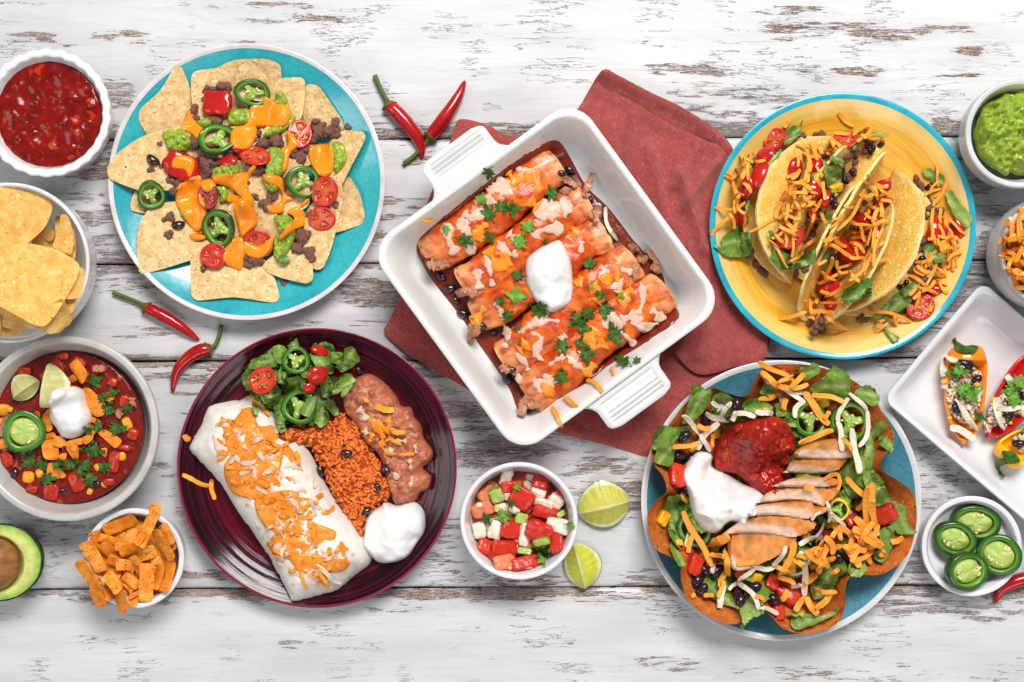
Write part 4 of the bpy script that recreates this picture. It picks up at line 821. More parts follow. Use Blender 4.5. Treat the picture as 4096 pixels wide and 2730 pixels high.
for x, y, r in [(670, 265, 52), (610, 285, 36), (570, 282, 32), (555, 330, 28), (600, 620, 80), (580, 720, 60), (530, 560, 60), (620, 450, 50), (700, 640, 50), (770, 900, 60), (930, 560, 70), (880, 580, 50), (840, 700, 50), (1060, 650, 55), (1030, 610, 45), (1090, 600, 40), (1190, 480, 70), (1250, 510, 60), (1150, 530, 45), (1270, 460, 36), (1160, 460, 34), (1335, 485, 26), (378, 765, 36), (410, 790, 38), (395, 820, 30), (375, 965, 34), (345, 975, 22), (360, 1065, 30), (375, 1050, 22), (270, 710, 26), (320, 570, 20), (330, 690, 22), (910, 855, 34), (935, 850, 24), (800, 1205, 54), (840, 1200, 36), (770, 1180, 40), (1100, 1070, 60), (1080, 1130, 52), (1120, 1160, 44), (1140, 1190, 28), (550, 1240, 30), (990, 1315, 26), (1130, 950, 30), (1265, 895, 26), (670, 1090, 40), (530, 1090, 28), (660, 1000, 50), (760, 560, 50), (980, 1000, 50)]:
    lump('2', (x, y), r, 'crumb of ground beef', group=GB)
lump('2', (515, 385), 40, 'crumb of ground beef', group=GB); lump('2', (520, 420), 30, 'crumb of ground beef', group=GB)
for x, y, l, yw in [(283, 660, 78, 35), (418, 1010, 76, -8), (820, 950, 40, 20), (425, 900, 34, 20)]: bean('2', (x, y), l, yw)
for k in range(24):
    a = RNG.uniform(0, 6.3); r = 260*math.sqrt(RNG.random()); lump('2', (770+r*math.cos(a), 680+r*math.sin(a)), RNG.uniform(28, 48), 'crumb of ground beef', group=GB)
J = 'green jalapeno ring'
for P, t in [([(340, 510), (440, 492), (480, 540), (490, 580), (440, 625), (370, 600), (352, 560)], .012), ([(525, 450), (590, 440), (595, 480), (550, 490)], .009), ([(680, 405), (740, 390), (870, 375), (880, 440), (790, 470), (700, 478), (690, 440)], .012), ([(945, 295), (985, 300), (1015, 370), (1005, 450), (940, 440), (942, 340)], .010),
             ([(880, 520), (940, 470), (1045, 420), (1030, 475), (950, 520), (890, 538)], .009), ([(905, 600), (960, 592), (997, 640), (980, 740), (890, 760), (892, 690)], .013), ([(870, 745), (940, 750), (960, 800), (940, 830), (895, 815)], .009), ([(600, 740), (655, 685), (735, 668), (747, 735), (690, 770), (625, 775)], .012), ([(620, 800), (670, 795), (692, 870), (650, 890), (640, 850)], .009),
             ([(935, 965), (1020, 960), (1050, 1030), (1030, 1120), (960, 1210), (915, 1110), (960, 1040)], .013), ([(1220, 580), (1290, 562), (1325, 640), (1300, 700), (1260, 733), (1248, 640)], .010), ([(425, 925), (455, 910), (550, 900), (560, 960), (460, 985)], .007)]:
    blob('avocado_dollop', '2', P, t*.6, GUAC, 'mashed avocado', 'avocado dollop', n1=.0022, f1=150, n2=-.0030, f2=230, sp=.0013, flat=.5, prof=.5)
jalap('2', (818, 295), 97, 72, 12, text=J); jalap('2', (288, 845), 72, 80, 0, text='small jalapeno ring', ph=1.0); jalap('2', (640, 562), 103, 92, 0, text=J); jalap('2', (1085, 775), 92, 86, 0, text=J); jalap('2', (643, 1018), 95, 106, 15, text=J)
dice('2', (645, 366), 150, 130, 62, TSKIN, 'square cut tomato chunk', 'tomato_chunk', 'tomato piece', yaw=5, pn_=4.5, amp=.10); tomato('2', (1072, 530), 66, 80, 0, text='cherry tomato half showing seeds'); tomato('2', (832, 648), 85, 66, 25, text='cherry tomato half showing seeds', flat=True)
dice('2', (440, 690), 190, 130, 60, TSKIN, 'torn tomato wedge', 'tomato_chunk', 'tomato piece', yaw=20, pn_=3, amp=.14); tomato('2', (595, 850), 62, 70, 10, text='dark tomato piece', red=(.25, .008, .01), flesh=(.30, .02, .02)); tomato('2', (690, 665), 52, 36, 0, text='small tomato piece', face=False)
tomato('2', (1210, 828), 74, 82, 20, text='sliced cherry tomato', flat=True); tomato('2', (1195, 970), 78, 65, 0, text='sliced cherry tomato', flat=True); tomato('2', (615, 1173), 73, 68, 0, text='red tomato half', red=(.5, .02, .015), flesh=(.55, .04, .03), gel=(.5, .03, .02)); tomato('2', (850, 1100), 82, 78, 10, text='cherry tomato half under cheese sauce')
tomato('2', (745, 600), 36, 26, 0, text='small tomato bit', face=False); tomato('2', (530, 1062), 30, 18, 0, text='small tomato bit', face=False)
leaf('2', [(960, 1185), (1000, 1165), (1030, 1190), (1000, 1225), (970, 1215)], 'small dark green herb leaf', ruf=.001, dark=1.)
GS = 'runs of melted cheese sauce on the nachos'
for P in [[(470, 390), (498, 398), (515, 450), (560, 500), (520, 545), (480, 510), (430, 490), (450, 440)], [(880, 318), (925, 330), (950, 358), (1012, 370), (1028, 420), (990, 480), (900, 478), (830, 480), (725, 497), (700, 482), (790, 462), (803, 375), (842, 358), (868, 362), (874, 340)], [(720, 488), (832, 476), (835, 540), (800, 592), (740, 600), (700, 560)], [(1000, 503), (1040, 530), (1066, 578), (1020, 622), (1002, 700), (978, 722), (988, 640), (968, 602), (1008, 570)],
          [(1130, 590), (1190, 570), (1248, 588), (1252, 700), (1212, 746), (1160, 732), (1118, 650)], [(432, 632), (500, 650), (508, 700), (480, 752), (452, 712), (388, 700), (392, 652)], [(470, 760), (530, 738), (552, 790), (540, 830), (572, 920), (560, 1000), (520, 1042), (480, 1010), (440, 940), (400, 880), (418, 800)], [(548, 772), (600, 763), (622, 800), (580, 832), (545, 812)],
          [(608, 745), (700, 730), (780, 720), (830, 678), (838, 700), (795, 760), (800, 830), (828, 870), (815, 908), (760, 862), (690, 802), (620, 782)], [(690, 838), (760, 860), (822, 910), (842, 990), (800, 1042), (760, 1072), (738, 1000), (718, 900), (678, 880)], [(870, 738), (930, 738), (980, 760), (992, 838), (1050, 862), (992, 892), (980, 942), (910, 942), (895, 900), (960, 888), (970, 822), (900, 782)],
          [(1000, 938), (1050, 908), (1092, 930), (1102, 1000), (1050, 1032), (980, 1082), (958, 1070), (1018, 1008), (1038, 968)], [(772, 1092), (850, 1120), (925, 1070), (915, 1140), (852, 1187), (780, 1162)], [(680, 1108), (745, 1068), (778, 1110), (762, 1242), (700, 1232), (658, 1190)], [(1072, 902), (1108, 863), (1122, 878), (1082, 912)], [(480, 1065), (500, 1050), (560, 1062), (560, 1085), (500, 1090)]]:
    blob('cheese_sauce', '2', P, .0024, SAUCE, 'cheese sauce', 'run of cheese sauce', n1=.0006, f1=60, flat=.35, sp=.0016, r0=.0045, prof=.6)
# ================================================================ enchiladas in the baking dish
CTX.update(reg='dish', on='in the baking dish')
SOUPY = mat('enchilada_sauce', (.13, .009, .004), .3, c2=(.22, .022, .005), sc=70, bump=.0006, bsc=160, coat=.4)
blob('enchilada_sauce', '5', [(205, 705), (300, 610), (500, 450), (640, 350), (745, 300), (800, 350), (870, 470), (960, 560), (1060, 690), (1160, 800), (1190, 900), (1225, 990), (1110, 1080), (950, 1180), (860, 1250), (700, 1330), (615, 1370), (560, 1260), (450, 1100), (370, 980), (290, 880), (235, 800)], .0035, SOUPY, 'sauce', '', label='dark red enchilada sauce pooled under the rolls in the baking dish', n1=.0008, sp=.0035)
ENCH = mat('sauced_tortilla', attr=True, rough=.34, c2=(.85, .62, .45), sc=90, bump=.0009, bsc=200, bdet=4, coat=.15, sss=.05, srad=(1, .4, .15), ssc=.002)
def roll(fr, a, b, w, h, label, seed):
    A, B = S(fr, a), S(fr, b); g0, g1 = wl(A, .035), wl(B, .035); ax = g1-g0; L = np.linalg.norm(ax); ax /= L; nx = np.array([-ax[1], ax[0]]); w = w*px(fr)*.565*(1-.035/HC); nL, nA = 60, 48; V = []; C = []
    for i in range(nL):
        t = i/(nL-1); e = min(t, 1-t); taper = .87+.13*np.clip(e/.22, 0, 1)**.7; hh = h*.86*(.55+.45*np.clip(e/.30, 0, 1)**.7); an = np.linspace(0, 2*math.pi, nA, endpoint=False)
        x = w*taper*np.sign(np.cos(an))*np.abs(np.cos(an))**.9; z = hh*.5*(1+np.sign(np.sin(an))*np.abs(np.sin(an))**.85); z = z*np.where(np.sin(an) < 0, .8, 1)
        slant = .0045*np.sin(an)*(1 if t > .5 else -1)*(e < .04)
        p = g0+ax*(t*L)+.003*math.sin(t*5+seed)*nx; P = np.column_stack([p[0]+x*nx[0]+slant*ax[0], p[1]+x*nx[1]+slant*ax[1], .0135+z]); nz = .0030*fbm(P, 50, 3, seed)+.0008*pn(P, 190, seed); P[:, :2] += (nx[None]*(np.cos(an)*nz)[:, None]); P[:, 2] += np.clip(np.sin(an), -.2, 1)*nz; V.append(P)
        br = np.clip(1-e/.14, 0, 1)*(.6+.5*pn(P, 60, seed+2)); s = np.clip(.5+1.1*fbm(P, 70, 3, seed+7), 0, 1)[:, None]; c = np.array((.50, .048, .003))*(1-s)+np.array((.76, .175, .013))*s; br = np.clip(br, 0, 1)[:, None]; c = c*(1-br)+np.array((.78, .50, .24))*br; dk = np.clip(fbm(P, 160, 2, seed+4)*2.6-.25, 0, .8)[:, None]; C.append(c*(1-dk)+np.array((.36, .035, .006))*dk)
    F = [(i*nA+k, (i+1)*nA+k, (i+1)*nA+(k+1) % nA, i*nA+(k+1) % nA) for i in range(nL-1) for k in range(nA)]
    V = np.concatenate(V); th = thing('enchilada', (*((g0+g1)/2), .013), label, 'enchilada', 'five enchiladas in the baking dish'); add('rolled_tortilla', V, F, ENCH, th, col=np.concatenate(C))
    FILL = BEEF
    for e, sg in ((g0, -1), (g1, 1)):
        parts = []
        for k in range(9):
            LV, LF = _lump[k % 6]; r = RNG.uniform(.0035, .0065); p = e-ax*sg*.003+nx*RNG.uniform(-.75, .75)*w; parts.append((LV*r+np.array([*p, .0145+RNG.uniform(0, .008)]), LF, None))
        Vv, Ff, _ = join(parts); add('meat_filling', Vv, Ff, CHK, th)
CHK = mat('shredded_chicken', (.50, .24, .14), .45, c2=(.30, .10, .05), sc=240, amt=.4, bump=.0009, bsc=500, coat=.2)
E5 = [((245, 738), (755, 400), 158, .030, 'enchilada at the top end, nearest the ridged handle on the left'), ((390, 852), (862, 535), 150, .029, 'second enchilada from the top, its right end pale and pointed'), ((436, 972), (940, 668), 150, .029, 'middle enchilada of the five, mostly under the sour cream'), ((545, 1146), (1052, 775), 160, .031, 'fourth enchilada from the top, below the sour cream'), ((640, 1278), (1170, 880), 172, .031, 'bottom enchilada, widest roll, nearest the lower right handle')]
for i, (a, b, w, h, l) in enumerate(E5): roll('5', a, b, w, h, l, i*13+3)
for x, y, l, yw in [(300, 830, 46, 30), (332, 876, 52, 0), (357, 922, 36, 40), (385, 970, 50, 20), (460, 1016, 48, 30), (560, 1228, 50, 60), (262, 772, 44, 20), (798, 418, 46, 40), (800, 462, 46, 60), (948, 655, 36, 70), (505, 1045, 36, 20), (575, 1190, 40, 10), (770, 425, 36, 10), (880, 530, 34, 80)]: bean('5', (x, y), l, yw)
GC = 'shreds of chicken around the enchiladas'
for a, b, w in [((245, 790), (320, 775), 34), ((270, 760), (330, 790), 26), ((365, 900), (440, 885), 36), ((380, 880), (430, 910), 24), ((408, 1070), (438, 990), 40), ((430, 1060), (446, 1000), 22), ((535, 1180), (565, 1205), 30), ((610, 1375), (640, 1300), 34), ((640, 1340), (690, 1330), 28), ((865, 520), (893, 425), 24), ((770, 500), (800, 485), 24), ((880, 600), (925, 590), 30), ((1030, 710), (1070, 735), 30), ((1070, 770), (1110, 760), 24), ((1100, 720), (1150, 800), 22), ((1120, 790), (1155, 815), 26), ((1060, 780), (1065, 840), 28), ((910, 560), (905, 620), 22), ((780, 440), (830, 480), 24)]:
    shred('5', a, b, jit(.08), w, CHK, 'strand of shredded chicken', 'chicken', GC, rough=.25)
GW_ = 'patches of melted white cheese on the enchiladas'
def strand(fr, pts, w, m, text, cat='melted cheese', group=None, h=.0008, name='melted_cheese'):
    P = catmull(pts, 8, False); T = np.gradient(P, axis=0); T /= np.linalg.norm(T, axis=1)[:, None]; N = np.column_stack([-T[:, 1], T[:, 0]]); t = np.linspace(0, 1, len(P)); ww = w*.56*(.75+.35*np.sin(t*9+P[0, 0])+.2*RNG.normal(size=len(P)))*np.sqrt(np.clip(np.minimum(t, 1-t)*8, .15, 1))
    poly = np.concatenate([P+N*ww[:, None], (P-N*ww[:, None])[::-1]]); blob(name, fr, poly, h, m, cat, text, group=group, cm=1, sp=.0014, n1=.0003, flat=.6, r0=.004, sm=.002, edge0=.0003)
TX = 'pale melted cheese patch'
for pts, w in [([(590, 408), (650, 412), (730, 372)], 20), ([(480, 500), (530, 478), (580, 510)], 62), ([(430, 540), (470, 530), (520, 545)], 40), ([(385, 580), (420, 600), (480, 570)], 40), ([(320, 620), (330, 690), (360, 740)], 44), ([(370, 600), (390, 640), (420, 700), (400, 740)], 40), ([(670, 620), (700, 580), (760, 560), (800, 570)], 70), ([(660, 680), (690, 650), (780, 640)], 40), ([(770, 520), (790, 560), (780, 600)], 46),
               ([(470, 740), (490, 800), (500, 870)], 28), ([(440, 800), (445, 850), (450, 880)], 34), ([(520, 690), (560, 740), (600, 740)], 40), ([(560, 660), (600, 690)], 40), ([(510, 930), (530, 960), (545, 1000)], 26), ([(600, 1050), (650, 1020), (700, 1000), (780, 1010)], 38), ([(650, 1050), (690, 1070), (670, 1130), (700, 1160)], 30), ([(545, 1020), (560, 1060), (545, 1110)], 30), ([(590, 1130), (630, 1170), (640, 1200)], 24), ([(980, 850), (1000, 880), (995, 900)], 46), ([(920, 790), (940, 810), (910, 850)], 40),
               ([(930, 1000), (980, 1010), (1040, 990), (1090, 1000)], 54), ([(1070, 980), (1090, 920), (1080, 850)], 28), ([(1040, 1010), (1090, 1030), (1150, 1010)], 30), ([(1060, 1020), (1110, 1045)], 16), ([(960, 960), (1000, 1040), (1060, 1100)], 34), ([(600, 1210), (605, 1250)], 26), ([(680, 1230), (690, 1280), (720, 1250), (700, 1210)], 44), ([(720, 1180), (770, 1150), (840, 1180), (870, 1220)], 34), ([(760, 1080), (790, 1060)], 30), ([(850, 690), (845, 740)], 26), ([(1000, 800), (1050, 815)], 26), ([(1120, 960), (1150, 980), (1160, 1010)], 40), ([(720, 960), (700, 1000)], 20)]:
    strand('5', pts, w, MELTW, TX, group=GW_)
GO = 'patches of melted orange cheese on the enchiladas'
for pts, w in [([(620, 430), (660, 450), (690, 500)], 60), ([(560, 420), (600, 470)], 40), ([(480, 620), (440, 660), (470, 690)], 50), ([(640, 530), (680, 560)], 56), ([(480, 720), (520, 780), (560, 740)], 70), ([(840, 640), (810, 680)], 40), ([(640, 1090), (600, 1120)], 40), ([(880, 880), (920, 900), (900, 930)], 64), ([(1010, 950), (1020, 900), (1050, 880)], 46), ([(840, 1100), (880, 1060), (900, 1110), (940, 1080)], 70), ([(900, 1170), (860, 1220)], 46), ([(700, 1290), (740, 1270)], 60), ([(850, 830), (830, 870)], 44), ([(1000, 830), (960, 830), (930, 860)], 40), ([(420, 1020), (470, 950)], 40)]:
    strand('5', pts, w, MELT, 'orange melted cheese patch', group=GO, h=.0011)
for a, b, w in [((870, 1235), (930, 1280), 16), ((785, 1298), (835, 1335), 18), ((735, 1340), (775, 1420), 17), ((965, 1185), (975, 1215), 10), ((222, 606), (270, 612), 10), ((940, 560), (985, 690), 14)]:
    shred('5', a, b, jit(.12), w, CHED if w != 14 else WCH, 'thin orange shred', 'cheese shred', None)
blob('sour_cream', '5', [(628, 800), (640, 755), (690, 715), (735, 695), (765, 690), (790, 730), (808, 780), (815, 860), (805, 930), (760, 962), (720, 968), (680, 940), (650, 890), (632, 850)], .015, CREAMM, 'sour cream', '', label='oval dollop of sour cream on the middle enchilada in the baking dish', prof=.5, n1=.0026, f1=52, n2=.0024, f2=36, sp=.0015, r0=.017)
for x, y, s, r, m in [(487, 425, 36, 200, 0), (730, 500, 44, 150, 0), (452, 530, 34, 20, 1), (490, 590, 52, -30, 0), (530, 560, 40, 40, 0), (578, 560, 48, 170, 0), (315, 640, 32, 160, 1), (385, 685, 48, 110, 0), (485, 680, 32, 60, 0), (635, 640, 42, 30, 1), (605, 700, 54, 20, 1), (880, 785, 36, 0, 0), (595, 830, 36, 30, 0), (535, 930, 30, -60, 0), (590, 910, 54, 10, 1), (675, 960, 48, 120, 0), (555, 985, 40, 60, 0), (595, 1028, 22, 100, 0), (885, 870, 18, 30, 1), (925, 905, 32, -40, 0), (935, 960, 46, 90, 0), (1000, 905, 22, 40, 1), (840, 1000, 58, -40, 0), (870, 980, 40, 30, 0), (975, 1060, 58, 60, 0), (780, 1105, 46, -90, 0), (840, 1095, 36, 20, 0), (862, 1135, 46, 90, 0), (855, 1035, 38, 10, 0), (770, 1230, 44, 0, 0), (1012, 1160, 40, -60, 0), (1060, 1160, 24, 60, 0), (606, 1086, 12, 0, 0), (710, 692, 18, 0, 0)]:
    cilantro('5', (x, y), s*.95, r, 'bright green cilantro leaf' if m else 'dark green cilantro leaf', CILL if m else CIL)
# ================================================================ burrito plate
CTX.update(reg='burrito', on='on the burgundy plate')
TORT = mat('flour_tortilla', attr=True, rough=.55, c2=(.93, .88, .80), sc=90, bump=.0005, bsc=220, sss=.2, srad=(1, .8, .6), ssc=.003)
BP = [(178, 458), (250, 440), (330, 430), (345, 436), (410, 400), (452, 382), (480, 430), (560, 510), (630, 600), (700, 670), (760, 770), (800, 860), (880, 980), (960, 1060), (1020, 1150), (1062, 1235), (1055, 1310), (980, 1370), (890, 1450), (800, 1480), (640, 1518), (600, 1440), (520, 1290), (470, 1210), (400, 1110), (320, 1000), (250, 880), (180, 800), (120, 740), (75, 690), (110, 610), (150, 540)]
def tcol(V, d):
    n = fbm(V, 120, 3, 2); s = np.clip((pn(V, 260, 8)-.55)*8, 0, 1)*np.clip(pn(V, 40, 6)*3, 0, 1); c = np.tile(np.array((.76, .725, .68)), (len(V), 1))*(1+.06*n)[:, None]; b = np.concatenate([d, d])[:len(V)]
    s = np.maximum(s, .7*np.clip((pn(V, 95, 5)-.50)*6, 0, 1)*np.clip(pn(V, 30, 9)*2.5+.2, 0, 1)); return c*(1-s[:, None])+np.array((.46, .25, .10))*s[:, None]
P = S('4', catmull(BP, 3)); g = wl(P, .028); V2, T, pl = trifill(g, .003); d = edist(V2, pl); A_, B_ = wl(S('4', (310, 560)), .028), wl(S('4', (850, 1370)), .028); ax = (B_-A_)/np.linalg.norm(B_-A_); nx = np.array([-ax[1], ax[0]]); L = np.linalg.norm(B_-A_)
s_ = (V2-A_)@ax/L; y_ = (V2-A_)@nx; pr = np.sqrt(1-(1-np.clip(d/.032, 0, 1))**2); z = .0095+.0365*pr*(1-.35*np.clip((np.abs(s_-.5)-.42)*5, 0, 1))
z = z+.0018*fbm(V2, 26, 2, 3)*pr+.0005*fbm(V2, 120, 2, 4); foldl = np.abs((V2-wl(S('4', (340, 470)), .028))@np.array([.2, 1])); z = z+.0012*np.exp(-(((V2-wl(S('4', (300, 480)), .028))@np.array([.25, -.97])-.004)/.0016)**2)*(s_ < .2)
# the tortilla's end tucks and a long lapped edge
lap = 1/(1+np.exp(-(y_+.022+.002*np.sin(s_*9))/.0005)); z = z+.0011*lap*np.clip((s_+.1)*8, 0, 1)
tuck = np.abs(y_*.55+(s_+.02)*L-.006); z = z-.0016*np.exp(-(tuck/.0012)**2)*(s_ < .25); tuck2 = np.abs(-y_*.5+(1.02-s_)*L-.008); z = z-.0014*np.exp(-(tuck2/.0014)**2)*(s_ > .75)
V, F = solid2d(V2, T, z, np.minimum(np.full(len(z), .0085), z-.0006)); BUR = add('burrito', V, F, TORT, None, 'large white flour tortilla burrito wrapped shut, lying across the burgundy plate', 'burrito', col=tcol(V, d))
band = np.array([(285, 520), (370, 470), (440, 480), (570, 590), (600, 640), (690, 700), (760, 780), (790, 870), (860, 990), (900, 1120), (955, 1270), (900, 1360), (830, 1400), (700, 1350), (560, 1310), (515, 1230), (550, 1120), (470, 1020), (400, 950), (310, 900), (270, 740), (250, 620)], float)
GM = 'melted cheese on top of the burrito'
for P, m in [([(270, 515), (330, 540), (400, 470), (450, 475), (480, 560), (560, 560), (580, 620), (500, 700), (420, 720), (330, 760), (300, 690), (290, 600)], MELT), ([(310, 740), (420, 690), (560, 660), (600, 700), (590, 790), (560, 900), (640, 900), (690, 930), (640, 980), (540, 970), (430, 950), (330, 920), (290, 830)], MELT), ([(600, 690), (640, 675), (690, 760), (650, 770)], MELT),
             ([(450, 960), (560, 940), (680, 940), (760, 960), (740, 1000), (640, 1050), (560, 1120), (490, 1080)], MELT), ([(560, 1130), (640, 1060), (720, 1060), (800, 1090), (880, 1130), (860, 1180), (760, 1200), (680, 1280), (560, 1240), (530, 1200)], MELT), ([(640, 1260), (760, 1240), (900, 1260), (960, 1290), (900, 1340), (760, 1330), (700, 1360)], MELT)]:
    blob('melted_cheese', '4', P, .0014, m, 'melted cheese', 'melted orange cheese' if m is MELT else 'melted pale cheese', group=GM, n1=.0005, f1=160, sp=.0015, flat=.5, r0=.003, sm=.002)
for pts, w in [([(230, 610), (260, 680), (250, 730)], 30), ([(600, 790), (650, 770), (710, 800)], 30), ([(740, 950), (790, 1000), (840, 1010)], 30), ([(560, 1190), (590, 1240), (580, 1310)], 34), ([(410, 760), (450, 800), (440, 890)], 26), ([(790, 1220), (850, 1230), (910, 1260)], 34), ([(330, 700), (380, 770)], 22), ([(620, 930), (680, 1000), (660, 1050)], 24), ([(700, 1130), (760, 1160), (780, 1230)], 26), ([(500, 680), (560, 730)], 22)]:
    strand('4', pts, w, MELTW, 'pale melted strand', group=GM, h=.0011)
COLO, COLP = [], []
def bs(p):
    k = RNG.integers(10); m, cl = ((MELT, COLO), (MELTW, COLP))[int(k > 6)]; a = RNG.uniform(0, 3.14); l = RNG.uniform(35, 85)*.5; e = np.array([math.cos(a), math.sin(a)])*l
    shred('4', p-e, p+e, jit(.18), RNG.uniform(11, 19), m, kz=.16, over=-.0001, coll=cl)
heap(None, band, 120, bs)
pile('melted_cheese_shreds', COLO, MELT, 'orange cheese shreds half melted over the burrito', 'cheese'); pile('melted_cheese_shreds', COLP, MELTW, 'pale cheese shreds half melted over the burrito', 'cheese')
for a, b, w, bd, m, t in [((415, 408), (530, 505), 14, -.06, CHED, 'orange shred bridging burrito and lettuce'), ((68, 822), (215, 880), 17, .06, CHED, 'long orange shred left of burrito'), ((222, 850), (238, 955), 17, .05, CHED, 'orange shred hanging off burrito'), ((78, 612), (106, 640), 22, .1, MELT, 'melted bit at burrito end'), ((780, 1300), (910, 1400), 16, .05, WCH, 'white shred at burrito foot'), ((790, 1330), (840, 1430), 15, -.05, CHED, 'orange shred at burrito foot'), ((700, 1340), (730, 1430), 12, .05, CHED, 'thin shred at burrito foot')]:
    shred('4', a, b, bd, w, m, t)
# rice
RICE = mat('red_rice', (.76, .20, .026), .38, c2=(.60, .10, .012), sc=140, amt=.4, spots=[((.76, .30, .06), 300, .64, .08)], coat=.3, sss=.1, srad=(1, .4, .15), ssc=.002)
RP = np.array([(640, 575), (700, 548), (830, 560), (900, 500), (980, 530), (1060, 620), (1090, 720), (1180, 860), (1175, 940), (1110, 985), (1050, 1050), (1020, 1140), (960, 1060), (880, 960), (800, 790), (740, 680), (600, 620)], float)
blob('rice_mound', '4', RP, .013, mat('rice_underlayer', (.34, .055, .008), .5, bump=.0006, bsc=300), 'rice', '', label='mound of red rice in the middle of the burgundy plate', n1=.002, f1=120, n2=.0014, f2=260, sp=.0018, r0=.02)
parts = []; GV, GF = ico(1); lo, hi = RP.min(0)-10, RP.max(0)+10
for k in range(1500):
    p = RNG.uniform(lo, hi)
    if not inside(p[None], RP)[0]: continue
    q = gpt(S('4', p)); L = RNG.uniform(.0032, .0044); R = rotz(RNG.uniform(0, 6.3))@roty(jit(.6)); parts.append(((GV*np.array([L, .00155, .0013]))@R.T+q+np.array([0, 0, RNG.uniform(.0004, .0020)]), GF, None))
V, F, _ = join(parts); RG = bpy.data.objects['rice_mound']; add('rice_grains', V, F, RICE, RG, kind='stuff')
# refried beans, cheese on them
RB = mat('refried_beans', (.50, .165, .085), .4, c2=(.36, .098, .046), sc=100, spots=[((.60, .26, .16), 150, .6, .1)], bump=.0014, bsc=170, coat=.15, sss=.1, srad=(1, .5, .3), ssc=.002)
blob('refried_beans', '4', [(930, 360), (1040, 288), (1120, 318), (1200, 400), (1230, 460), (1280, 465), (1300, 520), (1335, 560), (1350, 630), (1398, 700), (1380, 760), (1345, 785), (1388, 835), (1372, 900), (1330, 920), (1300, 968), (1200, 985), (1168, 900), (1120, 740), (1040, 640), (1000, 560), (925, 480)], .019, RB, 'refried beans', '', label='lumpy mound of brown refried beans at the right of the burgundy plate', n1=.0030, f1=70, n2=-.0030, f2=120, sp=.0017, r0=.022)
for pts, w, m in [([(1060, 520), (1100, 560), (1130, 620), (1120, 680)], 50, MELT), ([(1150, 520), (1170, 560), (1140, 600)], 40, MELT), ([(1130, 680), (1170, 710), (1230, 715), (1300, 715)], 24, MELT), ([(1080, 600), (1060, 650)], 30, MELT), ([(1000, 470), (1030, 500), (1040, 540)], 40, MELTW), ([(930, 400), (960, 350)], 30, MELTW), ([(1030, 580), (1050, 610)], 30, MELTW), ([(1160, 700), (1190, 690)], 40, MELTW), ([(1190, 810), (1215, 850)], 36, MELTW), ([(1275, 740), (1280, 790)], 24, MELTW), ([(1290, 830), (1275, 890)], 24, MELTW), ([(1200, 640), (1260, 645)], 22, MELTW), ([(1300, 660), (1310, 710)], 16, MELTW)]:
    strand('4', pts, w, m, 'cheese on beans', h=.0013)
for a, b, w in [((1090, 460), (1190, 480), 22), ((1170, 580), (1250, 600), 18), ((1030, 410), (1060, 440), 16), ((1150, 640), (1230, 660), 15)]: shred('4', a, b, jit(.1), w, CHED, 'orange shred over beans')
blob('sour_cream', '4', [(1035, 1090), (1060, 1030), (1120, 990), (1140, 968), (1200, 985), (1290, 965), (1340, 1000), (1358, 1060), (1350, 1130), (1310, 1190), (1260, 1260), (1180, 1292), (1100, 1290), (1060, 1240), (1030, 1180)], .020, CREAMM, 'sour cream', '', label='large white dollop of sour cream at the lower right of the burgundy plate', n1=.0034, f1=40, n2=.0030, f2=26, sp=.0018, r0=.026)
for x, y, l, yw in [(812, 800, 62, 70), (1156, 792, 66, 40), (940, 708, 60, 10), (1098, 892, 50, 60), (1010, 265, 50, 60), (1040, 1010, 56, -20)]: bean('4', (x, y), l, yw)
for k in range(22):
    a = RNG.uniform(0, 6.3); r = math.sqrt(RNG.random()); cx, cy = 690+270*r*math.cos(a)-40*r*math.sin(a), 330+190*r*math.sin(a)+40*r*math.cos(a); R = RNG.uniform(45, 80)
    leaf('4', [(cx+R*(.7+.5*RNG.random())*math.cos(x), cy+R*(.7+.5*RNG.random())*math.sin(x)) for x in np.linspace(0, 5.5, 7)], 'chopped lettuce', dark=RNG.uniform(.3, .9), ruf=.005, lift=.001)
for P, dk in [([(385, 300), (430, 250), (480, 290), (470, 360), (410, 380)], .6), ([(430, 215), (520, 180), (580, 190), (570, 250), (500, 260), (440, 260)], .5), ([(550, 150), (600, 130), (650, 160), (630, 240), (570, 230)], .5), ([(640, 135), (680, 92), (697, 140), (670, 170)], .5), ([(750, 190), (770, 125), (790, 120), (790, 170), (770, 220)], .6), ([(750, 190), (830, 190), (880, 240), (870, 290), (800, 270)], .4), ([(860, 170), (920, 170), (945, 210), (900, 240), (870, 220)], .5), ([(930, 150), (980, 140), (1020, 215), (960, 260), (920, 280), (890, 250), (935, 220)], .8),
              ([(640, 310), (700, 295), (718, 330), (690, 390), (650, 370)], .5), ([(585, 260), (615, 290), (620, 335), (590, 340)], .7), ([(490, 400), (560, 410), (640, 390), (610, 460), (540, 470)], .6), ([(805, 340), (860, 290), (870, 390), (850, 420), (810, 410)], .6), ([(860, 380), (900, 320), (960, 290), (1000, 320), (930, 370), (880, 400)], .6), ([(830, 430), (865, 410), (910, 500), (880, 510), (835, 470)], .6), ([(760, 530), (810, 440), (858, 500), (850, 540), (810, 575)], .5), ([(445, 430), (480, 450), (480, 500), (455, 505)], .6), ([(560, 460), (640, 440), (640, 520), (600, 560)], .8), ([(500, 300), (580, 300), (600, 400), (520, 420)], .8), ([(700, 300), (780, 280), (800, 380), (720, 400)], .8), ([(930, 350), (980, 340), (950, 390), (915, 420)], .2), ([(560, 540), (620, 520), (630, 580), (600, 600)], .8), ([(690, 250), (760, 240), (780, 300), (720, 310)], .8)]:
    leaf('4', P, 'romaine piece', dark=dk*.8, ruf=.004, lift=.0015)
